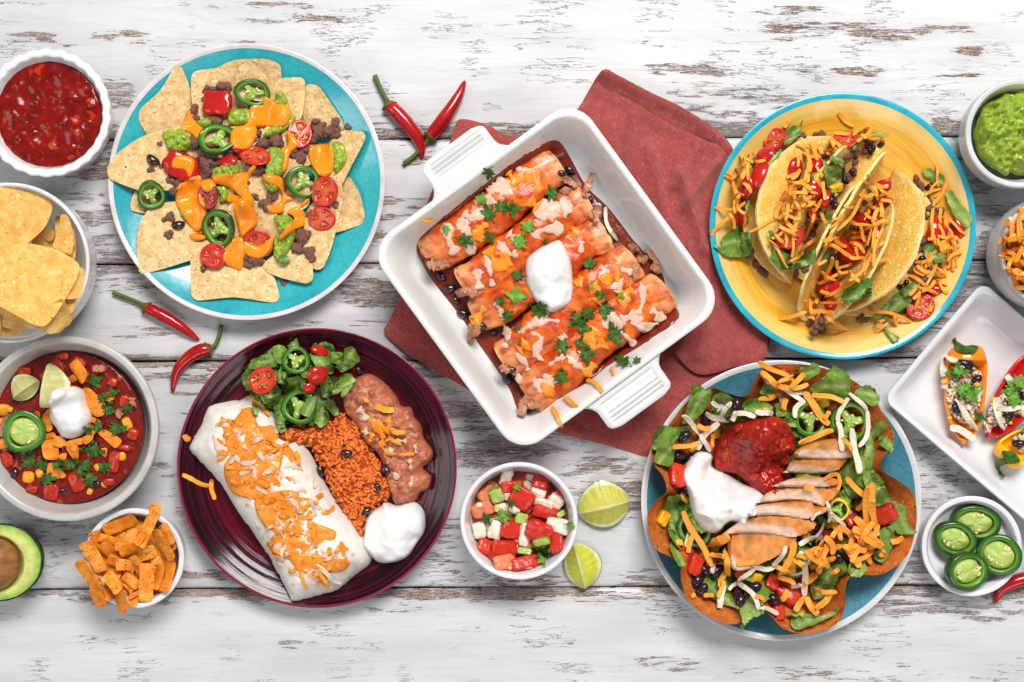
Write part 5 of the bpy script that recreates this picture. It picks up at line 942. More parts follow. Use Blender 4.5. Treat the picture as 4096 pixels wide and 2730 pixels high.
jalap('4', (685, 213), 74, 72, 0, text='upper ring of green jalapeno', tilt=.3); jalap('4', (706, 458), 92, 94, 0, text='lower ring of green jalapeno', tilt=.3, seeds=4)
tomato('4', (502, 326), 77, 75, 0, text='tomato ring with open centre', hole=True, flat=True); tomato('4', (790, 293), 60, 56, 0, text='wrinkled tomato half skin up', face=False, red=(.33, .012, .02)); tomato('4', (802, 166), 50, 30, 10, text='small tomato piece skin up', face=False, red=(.33, .012, .02)); tomato('4', (745, 362), 36, 32, 0, text='small tomato piece', face=False, red=(.38, .012, .02))
leaf('4', [(690, 480), (740, 410), (790, 400), (780, 460), (750, 520), (700, 500)], 'lettuce over jalapeno', dark=.5, ruf=.002)
# ================================================================ tacos
CTX.update(reg='tacos', on='on the tacos')
def taco(mid, a, b, eL, eR, label, R=.069, rf=.010, zb=.0085, seed=0, bow=.0):
    A, B = wl(S('6b', a), .02), wl(S('6b', b), .02); M = wl(S('6b', mid), .02); u = (B-A)/np.linalg.norm(B-A); n = np.array([-u[1], u[0]])
    if n[0] < 0: n = -n                                     # n points right in the picture
    eL, eR = math.radians(eL), math.radians(eR); dL = np.array([-math.cos(eL), math.sin(eL)]); dR = np.array([math.cos(eR), math.sin(eR)])
    aL = math.atan2(-math.cos(eL), -math.sin(eL)); aR = math.atan2(-math.cos(eR), math.sin(eR))
    if aR < aL: aR += 2*math.pi
    half = (aR-aL)/2*rf; am = (aL+aR)/2
    def prof(v):
        if abs(v) <= half: an = am+v/rf; return np.array([rf*math.cos(an), rf*math.sin(an)]), np.array([math.cos(an), math.sin(an)])
        if v < 0: e = -v-half; nl = np.array([math.cos(aL), math.sin(aL)]); return rf*nl+dL*e+nl*(-.10*e*e/R*1.2), nl
        e = v-half; nr = np.array([math.cos(aR), math.sin(aR)]); return rf*nr+dR*e+nr*(-.10*e*e/R*1.2), nr
    a_ = np.linspace(0, 2*math.pi, 120, endpoint=False); V2, T, _ = trifill(np.column_stack([R*np.cos(a_), R*np.sin(a_)]), .003); V2 = V2*(1+.012*pn(V2, 60, seed)[:, None])
    pts = []; nor = []
    for (uu, v) in V2:
        p, q = prof(v); pts.append(M.tolist()+[0]); pp = np.array([*(M+u*uu+n*p[0]), p[1]]); pts[-1] = pp; nor.append(np.array([*(n*q[0]), q[1]]))
    P = np.array(pts); Nn_ = np.array(nor); P = P+Nn_*(.0010*fbm(P, 50, 3, seed)[:, None]+.0006*np.clip(pn(P, 150, seed+3), 0, 1)[:, None]); P[:, 2] += zb-P[:, 2].min(); th = .0026
    Vo, Vi = P, P-Nn_*th; k = len(P); F = [t[::-1] for t in T]+[tuple(i+k for i in t) for t in T]; cnt = {(t[i], t[(i+1) % 3]) for t in T for i in range(3)}
    for (x, y) in cnt:
        if (y, x) not in cnt: F.append((x, y, y+k, x+k))
    V = np.concatenate([Vo, Vi]); root = thing('taco', (*M, zb), label, 'taco', 'four tacos leaning together on the yellow plate'); ed = np.clip((np.linalg.norm(V2, axis=1)/R-.945)*22, 0, 1)[:, None]; cc = np.array((.78, .50, .11))*(1-ed)+np.array((.88, .70, .34))*ed; add('taco_shell', V, F, SHELL, root, col=np.concatenate([cc, cc])); return root
GTB = 'crumbs of beef in the tacos'; GTC = 'shreds of orange cheese on the tacos'
def L(pts, r=26, n=None):
    for p in pts: lump('6b', p, r*RNG.uniform(.8, 1.15), 'brown ground beef crumb', group=GTB)
def C(lst, w=26):
    for (a, b, bd) in lst: shred('6b', a, b, bd, w*RNG.uniform(.65, 1.0)*.5739, CHED, 'orange cheese shred', group=GTC, kz=.38)
taco((720, 610), (870, 110), (570, 1115), 6, 150, 'leftmost taco, lying with its mouth and fillings to the left', seed=1)
L([(660, 130), (720, 122), (800, 108), (850, 108), (360, 910), (345, 950), (400, 1000), (430, 1050), (455, 1065), (350, 880), (320, 560), (300, 640), (300, 480), (260, 720), (390, 300), (420, 260), (560, 160), (610, 140)], 40)
for P, dk in [([(78, 878), (150, 880), (140, 830), (220, 760), (265, 740), (250, 790), (335, 790), (345, 955), (180, 958)], .55), ([(445, 240), (540, 225), (545, 260), (455, 325)], .6), ([(600, 80), (650, 40), (690, 60), (700, -5), (708, 60), (690, 120), (640, 150), (570, 210), (560, 160)], .8), ([(300, 560), (335, 570), (330, 640), (300, 640)], .6)]: leaf('6b', P, 'romaine piece', dark=dk, ruf=.003)
tomato('6b', (522, 148), 88, 82, 10, text='cherry tomato slice with seeds', flat=True); tomato('6b', (425, 270), 70, 56, 0, text='small tomato half, skin up', face=False); tomato('6b', (385, 400), 60, 105, 15, text='tomato wedge, skin up', face=False); tomato('6b', (300, 490), 52, 80, 10, text='tomato piece, skin up', face=False); tomato('6b', (290, 690), 46, 66, 0, text='tomato piece, skin up', face=False)
C([((80, 815), (320, 580), -.06), ((100, 610), (245, 620), .05), ((220, 430), (300, 525), .12), ((300, 440), (355, 510), -.1), ((240, 400), (330, 340), .05), ((285, 240), (350, 330), .1), ((340, 250), (380, 235), 0), ((355, 240), (330, 420), .04), ((170, 390), (215, 375), .4), ((180, 370), (250, 440), -.2), ((235, 430), (280, 560), .1), ((250, 540), (240, 650), .05), ((210, 650), (240, 760), -.06), ((270, 520), (250, 600), 0), ((385, 295), (455, 280), .05), ((320, 640), (310, 740), 0), ((250, 340), (320, 300), .1), ((300, 270), (370, 300), -.1), ((260, 590), (310, 660), .1), ((590, 60), (620, 0), .05), ((280, 420), (320, 350), 0), ((215, 420), (260, 370), 0)])
taco((968, 640), (1235, 165), (690, 1090), 50, 99, 'second taco from the left, opened wide around cheese and black beans', seed=2)
taco((990, 930), (1225, 450), (755, 1410), 62, 71, 'third taco from the left, standing upright and packed with cheese', seed=3)
taco((1228, 872), (1425, 369), (1032, 1376), 117, 8, 'rightmost taco, leaning right so its filling spills out', seed=4)
# filling of the second taco
L([(1080, 230), (1040, 240), (1130, 210), (1160, 180), (1190, 170), (1080, 280), (1010, 260), (1000, 370), (1020, 400), (1060, 350), (970, 350), (930, 420), (960, 480), (940, 560), (900, 620), (860, 700), (820, 780), (840, 800), (790, 800), (760, 900), (720, 1000), (700, 1060), (760, 1040), (640, 800), (620, 700), (640, 600), (700, 500), (760, 420), (800, 330), (850, 240), (700, 760), (760, 640), (820, 540), (880, 440), (930, 330), (600, 900)], 42)
for x, y in [(1265, 165), (1200, 195), (1000, 400), (1060, 360), (930, 560), (950, 600), (900, 570), (1190, 215), (980, 350), (1010, 420)]: bean('6b', (x, y), 58, None, BEANP)
for P, dk in [([(870, 330), (960, 320), (980, 430), (930, 480), (870, 485), (855, 380)], .5), ([(830, 290), (870, 330), (865, 400), (845, 370)], .8), ([(1045, 110), (1080, 100), (1100, 170), (1070, 222), (1045, 195)], .7), ([(1080, 100), (1180, 90), (1290, 95), (1335, 60), (1250, 118), (1160, 130), (1100, 160)], .25), ([(460, 775), (500, 780), (560, 900), (640, 960), (740, 930), (780, 900), (770, 1000), (640, 1050), (560, 1045), (465, 965), (500, 930)], .7), ([(900, 505), (930, 490), (925, 530), (895, 560)], .1), ([(880, 260), (960, 270), (1010, 310), (920, 320)], .7), ([(720, 700), (830, 690), (860, 640), (880, 600), (850, 720), (760, 740)], .9)]: leaf('6b', P, 'romaine piece', dark=dk, ruf=.003)
dice('6b', (930, 475), 100, 60, 40, COLW, 'yellow pepper piece', 'pepper_piece', 'bell pepper', col=(.80, .46, .04), yaw=-15)
tomato('6b', (962, 182), 90, 78, 0, text='cherry tomato half', flat=True); tomato('6b', (660, 350), 60, 90, 10, text='tomato piece, skin up', face=False); tomato('6b', (770, 330), 60, 60, 0, text='tomato piece, skin up', face=False); tomato('6b', (790, 650), 74, 62, 0, text='cherry tomato half', flat=True); tomato('6b', (625, 810), 100, 84, -20, text='cherry tomato half', flat=True); tomato('6b', (850, 560), 44, 66, 0, text='tomato piece, skin up', face=False); tomato('6b', (780, 500), 60, 60, 0, text='tomato piece, skin up', face=False)
C([((345, 785), (560, 690), -.05), ((545, 690), (700, 600), -.05), ((475, 835), (610, 1035), -.06), ((610, 1000), (720, 920), .05), ((700, 930), (810, 830), -.1), ((640, 960), (655, 800), 0), ((600, 890), (600, 770), 0), ((500, 830), (600, 760), .04), ((520, 800), (580, 860), 0), ((590, 700), (670, 780), 0), ((650, 780), (690, 640), .05), ((730, 840), (790, 620), .06), ((790, 640), (850, 560), 0), ((840, 640), (880, 720), .05), ((780, 150), (820, 280), .05), ((665, 180), (770, 205), -.06), ((690, 250), (680, 330), 0), ((740, 240), (770, 330), -.08), ((770, 280), (750, 440), .06), ((720, 440), (760, 330), 0), ((630, 470), (720, 420), .04), ((560, 540), (700, 460), -.08), ((560, 580), (640, 470), .1), ((550, 560), (600, 460), .12), ((640, 620), (660, 500), .06), ((690, 530), (810, 600), 0), ((700, 600), (800, 570), .1), ((740, 490), (820, 520), 0), ((800, 390), (860, 480), .05), ((810, 320), (850, 400), 0), ((860, 430), (870, 560), .03), ((850, 210), (830, 270), .1), ((600, 400), (680, 370), .05), ((560, 610), (640, 640), 0), ((580, 650), (700, 690), .08), ((660, 560), (720, 640), .1), ((880, 240), (920, 200), .1), ((900, 150), (980, 190), -.1), ((920, 120), (940, 200), .1), ((935, 100), (1150, 70), .05), ((1070, 110), (1180, 30), -.08), ((1180, 30), (1190, 80), .3), ((1090, 150), (1190, 60), .1), ((1120, 110), (1250, 130), .06), ((1140, 130), (1200, 100), 0), ((830, 190), (850, 240), 0), ((720, 230), (800, 260), .06), ((620, 590), (600, 700), .04), ((700, 350), (640, 420), 0)])
GX = CTX
TCO = []
polyT2 = np.array([(640, 300), (780, 260), (880, 420), (860, 620), (760, 760), (640, 900), (560, 820), (540, 640), (580, 460)], float)
def rs(coll, fr='6b', w=(20, 28), l=(50, 130), sc=.5739):
    def f(p):
        a = RNG.uniform(0, 3.14); e = np.array([math.cos(a), math.sin(a)])*RNG.uniform(*l)*.5; shred(fr, p-e, p+e, jit(.16), RNG.uniform(*w)*sc, kz=.38, coll=coll)
    return f
heap(None, polyT2, 10, rs(TCO))
# filling of the third taco
L([(830, 1390), (850, 1430), (810, 1450), (840, 1470), (800, 1480), (790, 1400), (860, 1390), (880, 1250), (900, 1150), (920, 1050), (960, 960), (1000, 860), (1050, 760), (1100, 660), (1150, 580), (1200, 520), (1250, 560), (1200, 650), (1150, 760), (1100, 860), (1050, 960), (1000, 1060), (960, 1160), (930, 1260), (1270, 630), (1310, 560), (1230, 740)], 40)
for P, dk in [([(990, 1190), (1050, 1140), (1100, 1110), (1185, 1130), (1170, 1240), (1080, 1250), (980, 1300), (970, 1240)], .75), ([(810, 1010), (850, 950), (890, 920), (900, 960), (850, 1030)], .5), ([(900, 960), (950, 950), (940, 1030), (890, 1030)], .2), ([(1120, 480), (1150, 450), (1160, 500), (1130, 560)], .5), ([(1090, 840), (1150, 850), (1140, 900), (1090, 900)], .8)]: leaf('6b', P, 'romaine piece', dark=dk, ruf=.003)
for x, y, rx, ry, f in [(880, 1150, 80, 84, 0), (920, 1290, 52, 44, 0), (1030, 930, 110, 80, 0), (1210, 780, 46, 110, 0), (1080, 720, 70, 50, 0), (1280, 570, 60, 40, 0), (1250, 470, 60, 50, 0), (950, 860, 50, 40, 0)]: tomato('6b', (x, y), rx, ry, 0, text='tomato piece, skin up', face=False)
C([((780, 1160), (800, 1240), .1), ((730, 1260), (780, 1350), 0), ((760, 1250), (790, 1400), 0), ((555, 1395), (740, 1345), -.03), ((810, 1290), (990, 1275), -.05), ((770, 1350), (930, 1345), -.08), ((880, 1370), (1035, 1460), .08), ((770, 1470), (830, 1390), 0), ((800, 1440), (830, 1350), 0), ((870, 1230), (1120, 1080), .03), ((820, 1140), (930, 1100), .06), ((900, 1110), (1060, 1050), -.04), ((870, 1110), (920, 960), .05), ((950, 980), (980, 1080), .05), ((790, 1040), (880, 980), -.06), ((900, 870), (1060, 960), -.03), ((1060, 880), (1120, 900), 0), ((1080, 870), (1100, 960), 0), ((1040, 960), (1150, 960), .05), ((1130, 1060), (1160, 960), .02), ((1140, 1080), (1200, 900), .03), ((1180, 980), (1300, 965), .05), ((1190, 920), (1300, 850), -.08), ((1020, 700), (1200, 740), .04), ((1000, 830), (1240, 740), -.03), ((960, 780), (1150, 490), .04), ((1000, 600), (1130, 600), .06), ((1140, 700), (1200, 560), .04), ((1150, 600), (1280, 660), -.12), ((1270, 560), (1280, 690), .12), ((1120, 390), (1240, 560), -.03), ((1170, 380), (1260, 500), .04), ((1230, 470), (1340, 560), -.04), ((1200, 440), (1310, 470), .05), ((1280, 500), (1350, 540), 0), ((1260, 560), (1350, 590), -.1), ((1150, 650), (1230, 700), .1), ((860, 850), (920, 790), .08), ((870, 900), (970, 830), -.3), ((940, 820), (1020, 880), .2), ((1200, 760), (1170, 880), .05), ((1240, 720), (1200, 900), .04), ((1270, 740), (1200, 1020), .03), ((1290, 720), (1310, 700), 0), ((1060, 1100), (1160, 1030), .05), ((1110, 1130), (1040, 1060), 0), ((910, 700), (1000, 660), .06), ((900, 760), (990, 700), -.05), ((960, 1040), (1060, 1000), 0), ((840, 1190), (900, 1210), .1), ((790, 1300), (830, 1240), 0), ((990, 1140), (1080, 1100), .05)])
heap(None, np.array([(1160, 450), (1300, 500), (1320, 640), (1240, 900), (1120, 1060), (940, 1140), (860, 1100), (920, 900), (1020, 700)], float), 10, rs(TCO))
# filling spilling from the rightmost taco (frame 6)
def L6(pts, r):
    for p in pts: lump('6', p, r*RNG.uniform(.85, 1.15), 'brown ground beef crumb', group=GTB)
L6([(1225, 515), (1240, 540), (1235, 570), (1280, 640), (1290, 680), (1270, 720), (1255, 860), (1240, 900), (1230, 980), (1200, 1010), (1310, 720), (1330, 800), (1300, 900), (1290, 1000), (1260, 1080), (1200, 1150), (1130, 1200), (1060, 1240), (940, 1275), (920, 1280), (1350, 700), (1370, 900), (1340, 1000), (1300, 1100), (1220, 1200), (1140, 1250)], 34)
for x, y in [(1160, 1095), (1140, 1110), (1250, 960), (1290, 560)]: bean('6', (x, y), 48, None, BEANP)
for P, dk in [([(1240, 465), (1280, 460), (1310, 485), (1360, 500), (1370, 540), (1320, 570), (1290, 520), (1250, 500)], .15), ([(1370, 590), (1400, 580), (1450, 660), (1530, 735), (1480, 795), (1420, 730), (1380, 650)], .1), ([(1060, 1180), (1120, 1130), (1180, 1150), (1160, 1220), (1100, 1260), (1050, 1240)], .6), ([(1120, 1130), (1180, 1090), (1235, 1080), (1220, 1130), (1150, 1170)], .7), ([(970, 1270), (1050, 1200), (1060, 1190), (1050, 1260), (990, 1300)], .4), ([(1010, 1300), (1030, 1270), (1060, 1350), (1125, 1395), (1080, 1420), (1050, 1370)], .8), ([(1300, 930), (1350, 920), (1370, 960), (1310, 990)], .6), ([(1250, 880), (1310, 870), (1300, 930), (1260, 960)], .9)]: leaf('6', P, 'romaine piece', dark=dk, ruf=.003)
tomato('6', (1340, 790), 66, 80, 0, text='tomato piece, skin up', face=False); tomato('6', (1440, 790), 34, 60, -20, text='tomato piece, skin up', face=False); tomato('6', (1235, 1225), 80, 70, -30, text='cherry tomato half with seeds', tilt=.5); tomato('6', (1310, 1130), 50, 36, 0, text='tomato piece, skin up', face=False); tomato('6', (1290, 830), 26, 40, 0, text='tomato piece, skin up', face=False)
def C6(lst, w=20):
    for (a, b, bd) in lst: shred('6', a, b, bd, w*RNG.uniform(.65, 1.0)*.7271, CHED, 'orange cheese shred', group=GTC, kz=.38)
C6([((1330, 440), (1335, 560), 0), ((1260, 610), (1350, 570), -.06), ((1320, 620), (1395, 540), .05), ((1310, 660), (1385, 540), .03), ((1315, 650), (1330, 860), .12), ((1310, 860), (1455, 890), .14), ((1340, 760), (1370, 840), 0), ((1380, 720), (1385, 790), .05), ((1390, 790), (1420, 880), -.1), ((1400, 740), (1490, 820), .06), ((1430, 860), (1440, 960), .05), ((1300, 760), (1310, 860), 0), ((1260, 1000), (1300, 920), .05), ((1290, 930), (1260, 1020), 0), ((1210, 980), (1290, 960), .04), ((1310, 1000), (1350, 1060), .05), ((1280, 1060), (1330, 990), 0), ((1200, 1010), (1260, 1050), .05), ((1175, 1050), (1280, 1110), -.04), ((1180, 1160), (1220, 1110), 0), ((1200, 1180), (1240, 1130), .05), ((1230, 1110), (1330, 1150), 0), ((1340, 1090), (1390, 1150), .05), ((1340, 940), (1400, 880), -.06), ((1380, 980), (1400, 900), .04), ((1360, 1060), (1390, 970), 0), ((1210, 1240), (1230, 1150), .05), ((1250, 1140), (1320, 1080), .05), ((925, 1215), (970, 1240), .1), ((960, 1240), (1190, 1300), -.03), ((1095, 1260), (1110, 1325), 0), ((990, 1360), (1060, 1310), .05), ((1000, 1300), (1040, 1290), .1), ((1350, 680), (1350, 760), .05), ((1390, 860), (1350, 900), .05), ((1420, 900), (1440, 1000), -.05), ((1400, 1000), (1440, 920), .03), ((1290, 1250), (1300, 1200), 0), ((785, 155), (870, 235), .04), ((490, 235), (520, 195), 0), ((1340, 530), (1290, 600), .1)])
heap(None, np.array([(1320, 620), (1400, 720), (1450, 860), (1430, 980), (1340, 1130), (1260, 1160), (1240, 1040), (1300, 920), (1290, 760)], float), 12, rs(TCO, '6', (15, 21), (40, 95), .7271))
pile('loose_cheese', TCO, CHED, 'loose tangle of small orange cheese shreds among the taco fillings', 'cheese')
lump('6', (670, 1320), 40, 'brown ground beef crumb', group=GTB); lump('6', (690, 1290), 34, 'brown ground beef crumb', group=GTB); lump('6', (660, 1350), 30, 'brown ground beef crumb', group=GTB)
# ================================================================ taco salad in a crisp tortilla bowl
CTX.update(reg='salad', on='in the taco salad')
OUT = [(640, 130), (700, 62), (850, 50), (1000, 70), (1150, 130), (1250, 210), (1330, 330), (1378, 430), (1355, 500), (1310, 560), (1320, 620), (1400, 670), (1480, 740), (1497, 840), (1490, 930), (1450, 1060), (1350, 1150), (1260, 1172), (1160, 1165), (1120, 1230), (1117, 1330), (1080, 1420), (980, 1470), (880, 1483), (780, 1450), (720, 1385), (665, 1360), (600, 1395), (530, 1432), (430, 1410), (330, 1350), (270, 1280), (245, 1190), (240, 1100), (180, 1070), (110, 1030), (75, 930), (68, 850), (110, 780), (168, 730), (150, 650), (100, 580), (90, 500), (150, 420), (200, 350), (280, 250), (400, 178), (480, 200), (560, 222), (610, 205)]
P = S('7', catmull(OUT, 4)); c0 = ctr(P); ra = np.linalg.norm(P-c0, axis=1); zr = .037+.014*(1-(ra-ra.min())/np.ptp(ra)); g = wl(P, zr); gc = g.mean(0); n = len(g); V = []; ts = np.concatenate([np.linspace(.02, .55, 6), np.linspace(.62, 1, 16)])
def tz(t, zr): return .0095+(zr-.0095)*np.clip((t-.58)/.42, 0, 1)**1.7
rad = (g-gc); rl = np.linalg.norm(rad, axis=1); mean = rl.mean()
for t in ts:
    k = np.clip((t-.35)/.5, 0, 1)[None] if np.ndim(t) else min(max((t-.35)/.5, 0), 1); r = (rl*k+mean*.93*(1-k))*t; q = gc+rad/rl[:, None]*r[:, None]; z = tz(t, zr)+.0012*fbm(q, 40, 3, 1)*t; V.append(np.column_stack([q, z+.0008*np.clip(pn(q, 130, 4), 0, 1)]))
m = len(V); top = np.concatenate(V); bot = top-np.array([0, 0, .0026]); F = [(i*n+j, (i+1)*n+j, (i+1)*n+(j+1) % n, i*n+(j+1) % n) for i in range(m-1) for j in range(n)]; nn = len(top); F = [f[::-1] for f in F]
F += [tuple(i+nn for i in f[::-1]) for f in F]+[((m-1)*n+j, (m-1)*n+(j+1) % n, nn+(m-1)*n+(j+1) % n, nn+(m-1)*n+j) for j in range(n)]+[tuple(range(n)), tuple(nn+j for j in range(n))[::-1]]
add('tortilla_bowl', np.concatenate([top, bot]), F, TOST, None, 'scalloped crisp orange brown tortilla bowl holding a salad on the blue plate', 'tortilla bowl')
GL = 'lettuce pieces in the taco salad'
for k in range(56):
    a = RNG.uniform(0, 6.3); r = 485*math.sqrt(RNG.uniform(0, 1)); cx, cy = 790+r*math.cos(a), 780+r*.98*math.sin(a); an = np.sort(RNG.uniform(0, 6.28, 8)); R = RNG.uniform(80, 130)
    leaf('7', [(cx+R*(.7+.4*RNG.random())*math.cos(x), cy+R*(.7+.4*RNG.random())*math.sin(x)) for x in np.linspace(0, 5.6, 8)], 'green lettuce piece underneath', dark=RNG.uniform(.05, .7), ruf=.007, group=GL)
for Pl, dk, pl in [([(250, 290), (300, 160), (340, 155), (350, 190), (385, 170), (390, 250), (360, 300), (320, 350), (240, 370)], .35, 0), ([(395, 220), (450, 195), (520, 230), (560, 250), (480, 330), (400, 330)], .2, .1), ([(130, 365), (200, 380), (300, 370), (290, 440), (200, 440), (210, 560), (180, 595), (85, 560), (105, 500), (75, 490), (90, 420)], .4, 0), ([(560, 240), (620, 220), (720, 270), (700, 300), (620, 320), (540, 300)], .4, 0), ([(640, 200), (680, 150), (720, 130), (745, 180), (700, 220)], .8, 0), ([(855, 65), (900, 60), (930, 30), (968, 90), (900, 140), (870, 100)], .25, 0), ([(920, 160), (1000, 90), (1040, 35), (1100, 100), (1130, 200), (1130, 250), (1030, 240), (930, 200)], .4, 0), ([(1160, 190), (1180, 155), (1230, 160), (1275, 220), (1250, 275), (1200, 240), (1160, 220)], .35, 0), ([(720, 260), (780, 250), (790, 320), (740, 330)], .3, 0),
                   ([(1250, 350), (1310, 350), (1310, 400), (1270, 450), (1240, 560), (1230, 620), (1180, 680), (1140, 640), (1190, 560), (1210, 480)], .3, .1), ([(1290, 430), (1330, 420), (1350, 500), (1330, 525), (1280, 470)], .15, 0), ([(1060, 560), (1130, 540), (1180, 600), (1200, 700), (1140, 760), (1080, 700), (1060, 640)], .6, 0), ([(1190, 640), (1250, 600), (1290, 660), (1330, 770), (1260, 790), (1200, 720)], .3, .15), ([(1300, 750), (1360, 770), (1430, 800), (1430, 880), (1480, 940), (1390, 950), (1350, 900), (1390, 850), (1370, 790)], .2, .15), ([(1280, 930), (1360, 900), (1360, 1000), (1300, 1100), (1260, 1080), (1280, 1000)], .3, .1), ([(1090, 1120), (1150, 1060), (1210, 1070), (1200, 1110), (1120, 1170)], .2, .35), ([(920, 1220), (960, 1140), (1020, 1110), (1060, 1150), (1040, 1250), (980, 1290), (930, 1290)], .6, 0), ([(820, 1390), (900, 1370), (1000, 1380), (1060, 1310), (1050, 1370), (960, 1420), (850, 1455), (815, 1430)], .5, 0), ([(780, 1365), (860, 1340), (900, 1350), (850, 1380)], .5, 0),
                   ([(540, 1330), (600, 1280), (660, 1280), (650, 1360), (600, 1400), (560, 1455), (545, 1420)], .15, .35), ([(340, 1190), (420, 1150), (480, 1180), (500, 1270), (540, 1330), (480, 1330), (400, 1280), (350, 1270)], .5, 0), ([(170, 1010), (200, 990), (240, 1060), (260, 1110), (210, 1100)], .4, 0), ([(160, 740), (220, 730), (290, 800), (300, 830), (220, 930), (170, 880), (150, 800)], .5, 0), ([(180, 860), (220, 940), (260, 1000), (210, 1010), (170, 930)], .3, 0), ([(700, 350), (830, 330), (860, 380), (760, 380)], .6, 0), ([(860, 1000), (930, 1010), (920, 1080), (860, 1060)], .6, 0), ([(1140, 560), (1220, 500), (1200, 590), (1160, 640)], .2, .2), ([(440, 580), (520, 560), (500, 640), (430, 640)], .6, 0)]:
    leaf('7', Pl, 'crisp lettuce piece', dark=dk, pale=pl, ruf=.006, f=45, lift=.002)
PEP = (.82, .42, .015)
for x, y, s in [(140, 866, 78), (990, 245, 78), (430, 415, 55), (255, 750, 66), (315, 512, 62), (1165, 800, 74), (820, 1110, 80), (965, 1090, 72), (640, 1185, 66), (460, 1130, 58), (350, 1082, 56), (850, 1160, 50), (900, 960, 44), (230, 1000, 40), (560, 1210, 46), (690, 300, 40)]:
    dice('7', (x, y), s, s*.8, s*.45, COLW, 'diced yellow pepper', 'pepper_dice', 'bell pepper', col=PEP, pn_=6)
for x, y, s in [(215, 655, 125), (1335, 838, 124), (1150, 880, 96), (1010, 932, 110), (300, 1112, 110), (810, 1270, 150), (720, 1215, 90), (360, 410, 96), (245, 1028, 44), (1215, 430, 60), (785, 88, 50), (560, 1150, 60), (900, 920, 70), (750, 1370, 80), (1230, 400, 60), (385, 470, 50)]:
    dice('7', (x, y), s, s*.78, s*.45, COLW, 'cut tomato chunk', 'tomato_chunk', 'tomato piece', col=(.58, .022, .014), col2=(.64, .045, .022), pn_=4.5, amp=.1)
for x, y in [(555, 272), (365, 325), (255, 425), (222, 540), (360, 490), (268, 710), (295, 555), (360, 1145), (318, 1195), (345, 1235), (552, 1270), (640, 1250), (720, 1300), (1085, 1205), (1080, 1085), (1180, 1025), (1045, 840), (1000, 297), (880, 205), (1200, 860), (870, 130), (930, 900), (470, 1040), (560, 1310), (440, 1160)]: bean('7', (x, y), 86, None, BEANP)
for x, y, s in [(1285, 945, 50), (1255, 1010, 50), (700, 140, 60), (1128, 830, 60), (410, 1140, 60)]: dice('7', (x, y), s, s*.5, s*.3, COLW, 'red onion bit', 'onion_piece', 'onion', col=(.50, .22, .36), col2=(.70, .58, .62), pn_=3)
jalap('7', (912, 342), 96, 100, 0, text='green jalapeno ring', tilt=.35, seeds=5); jalap('7', (1132, 352), 104, 106, 0, text='green jalapeno ring', tilt=.35, seeds=5); jalap('7', (308, 900), 98, 112, 0, text='green jalapeno ring', tilt=.35)
jalap('7', (1075, 820), 56, 66, 20, text='ring of yellow pepper', cat='bell pepper', dark=(.70, .36, .01), mid=(.80, .48, .03), seeds=0)
# sliced chicken
CHI = mat('roast_chicken', attr=True, rough=.36, c2=(.86, .74, .60), sc=130, bump=.0010, bsc=240, coat=.2, sss=.2, srad=(1, .5, .3), ssc=.003)
def slice_(poly, edge, h, label):
    P = S('7', catmull(poly, 5)); g, z = gpts(P, .003); g = wl(P, plane(P, z)); g = g.mean(0)+(g-g.mean(0))*1.13; V2, T, pl = trifill(g, .0017); d = edist(V2, pl); base = np.quantile(Hmax(V2, .003), .8); c = V2.mean(0)
    e = gpts(S('7', np.array(edge)), .003)[0]; dd = line_d(V2, e[0], e[1]); wz = max(np.quantile(dd, .95), 1e-4); t = np.clip(dd/wz, 0, 1)
    zz = base+h*(.35+.65*t)*np.sqrt(1-(1-np.clip(d/.002, 0, 1))**2)+.0010*fbm(V2, 90, 3, int(c[0]*1e4) % 31)
    inner = np.clip(((.20 if 'bottom' in label else .50)-t)*7, 0, 1)*np.clip(1.25-np.abs(t*0), 0, 1); s = fbm(V2, 70, 3, 5); cr = np.array((.70, .30, .08))[None]*(1+.5*s)[:, None]; b = np.clip(s*1.8-.1, 0, .8)[:, None]; cr = cr*(1-b)+np.array((.55, .16, .03))*b; wt = np.array((.78, .56, .46))[None]*(1+.1*s)[:, None]; C = cr*(1-inner[:, None])+wt*inner[:, None]
    V, F = solid2d(V2, T, zz, np.minimum(np.full(len(zz), base-.003), zz-.001)); add('chicken_slice', V, F, CHI, None, label, 'chicken', 'fanned slices of roast chicken on the taco salad', col=np.concatenate([C, C]).clip(0, 1))
SL = [([(490, 960), (540, 930), (760, 940), (835, 985), (760, 1050), (630, 1105), (540, 1118), (500, 1080)], [(480, 1090), (560, 1150)], 'bottom chicken slice, largest and smooth, at the front of the fan'), ([(490, 945), (620, 850), (760, 842), (920, 880), (905, 932), (825, 968), (700, 945), (560, 940)], [(520, 945), (800, 975)], 'second chicken slice from the front of the fan'), ([(620, 840), (680, 780), (880, 765), (920, 790), (1000, 780), (965, 830), (890, 866), (760, 842)], [(640, 845), (880, 868)], 'third chicken slice from the front of the fan'),
      ([(660, 772), (740, 700), (960, 688), (1035, 700), (990, 800), (930, 782), (830, 762), (670, 774)], [(670, 776), (920, 770)], 'fourth chicken slice, ragged at its right end'), ([(750, 688), (830, 632), (990, 638), (1022, 668), (980, 695), (760, 692)], [(760, 694), (960, 690)], 'fifth chicken slice, thin, beside the salsa mound'), ([(835, 615), (850, 545), (1050, 535), (1080, 570), (1050, 632), (835, 630)], [(835, 632), (1045, 640)], 'sixth chicken slice from the front, blunt at its right end'), ([(865, 490), (960, 448), (1110, 455), (1135, 520), (1075, 545), (870, 537)], [(870, 540), (1080, 548)], 'top chicken slice, tucked under the jalapeno rings')]
for k, (p, e, l) in enumerate(SL): slice_(p, e, .0095, l)
REDB = mat('bright_salsa', (.40, .012, .006), .28, c2=(.25, .006, .003), sc=90, amt=.3, spots=[((.52, .05, .01), 110, .60, .1)], bump=.0004, bsc=150, coat=.2, crough=.15)
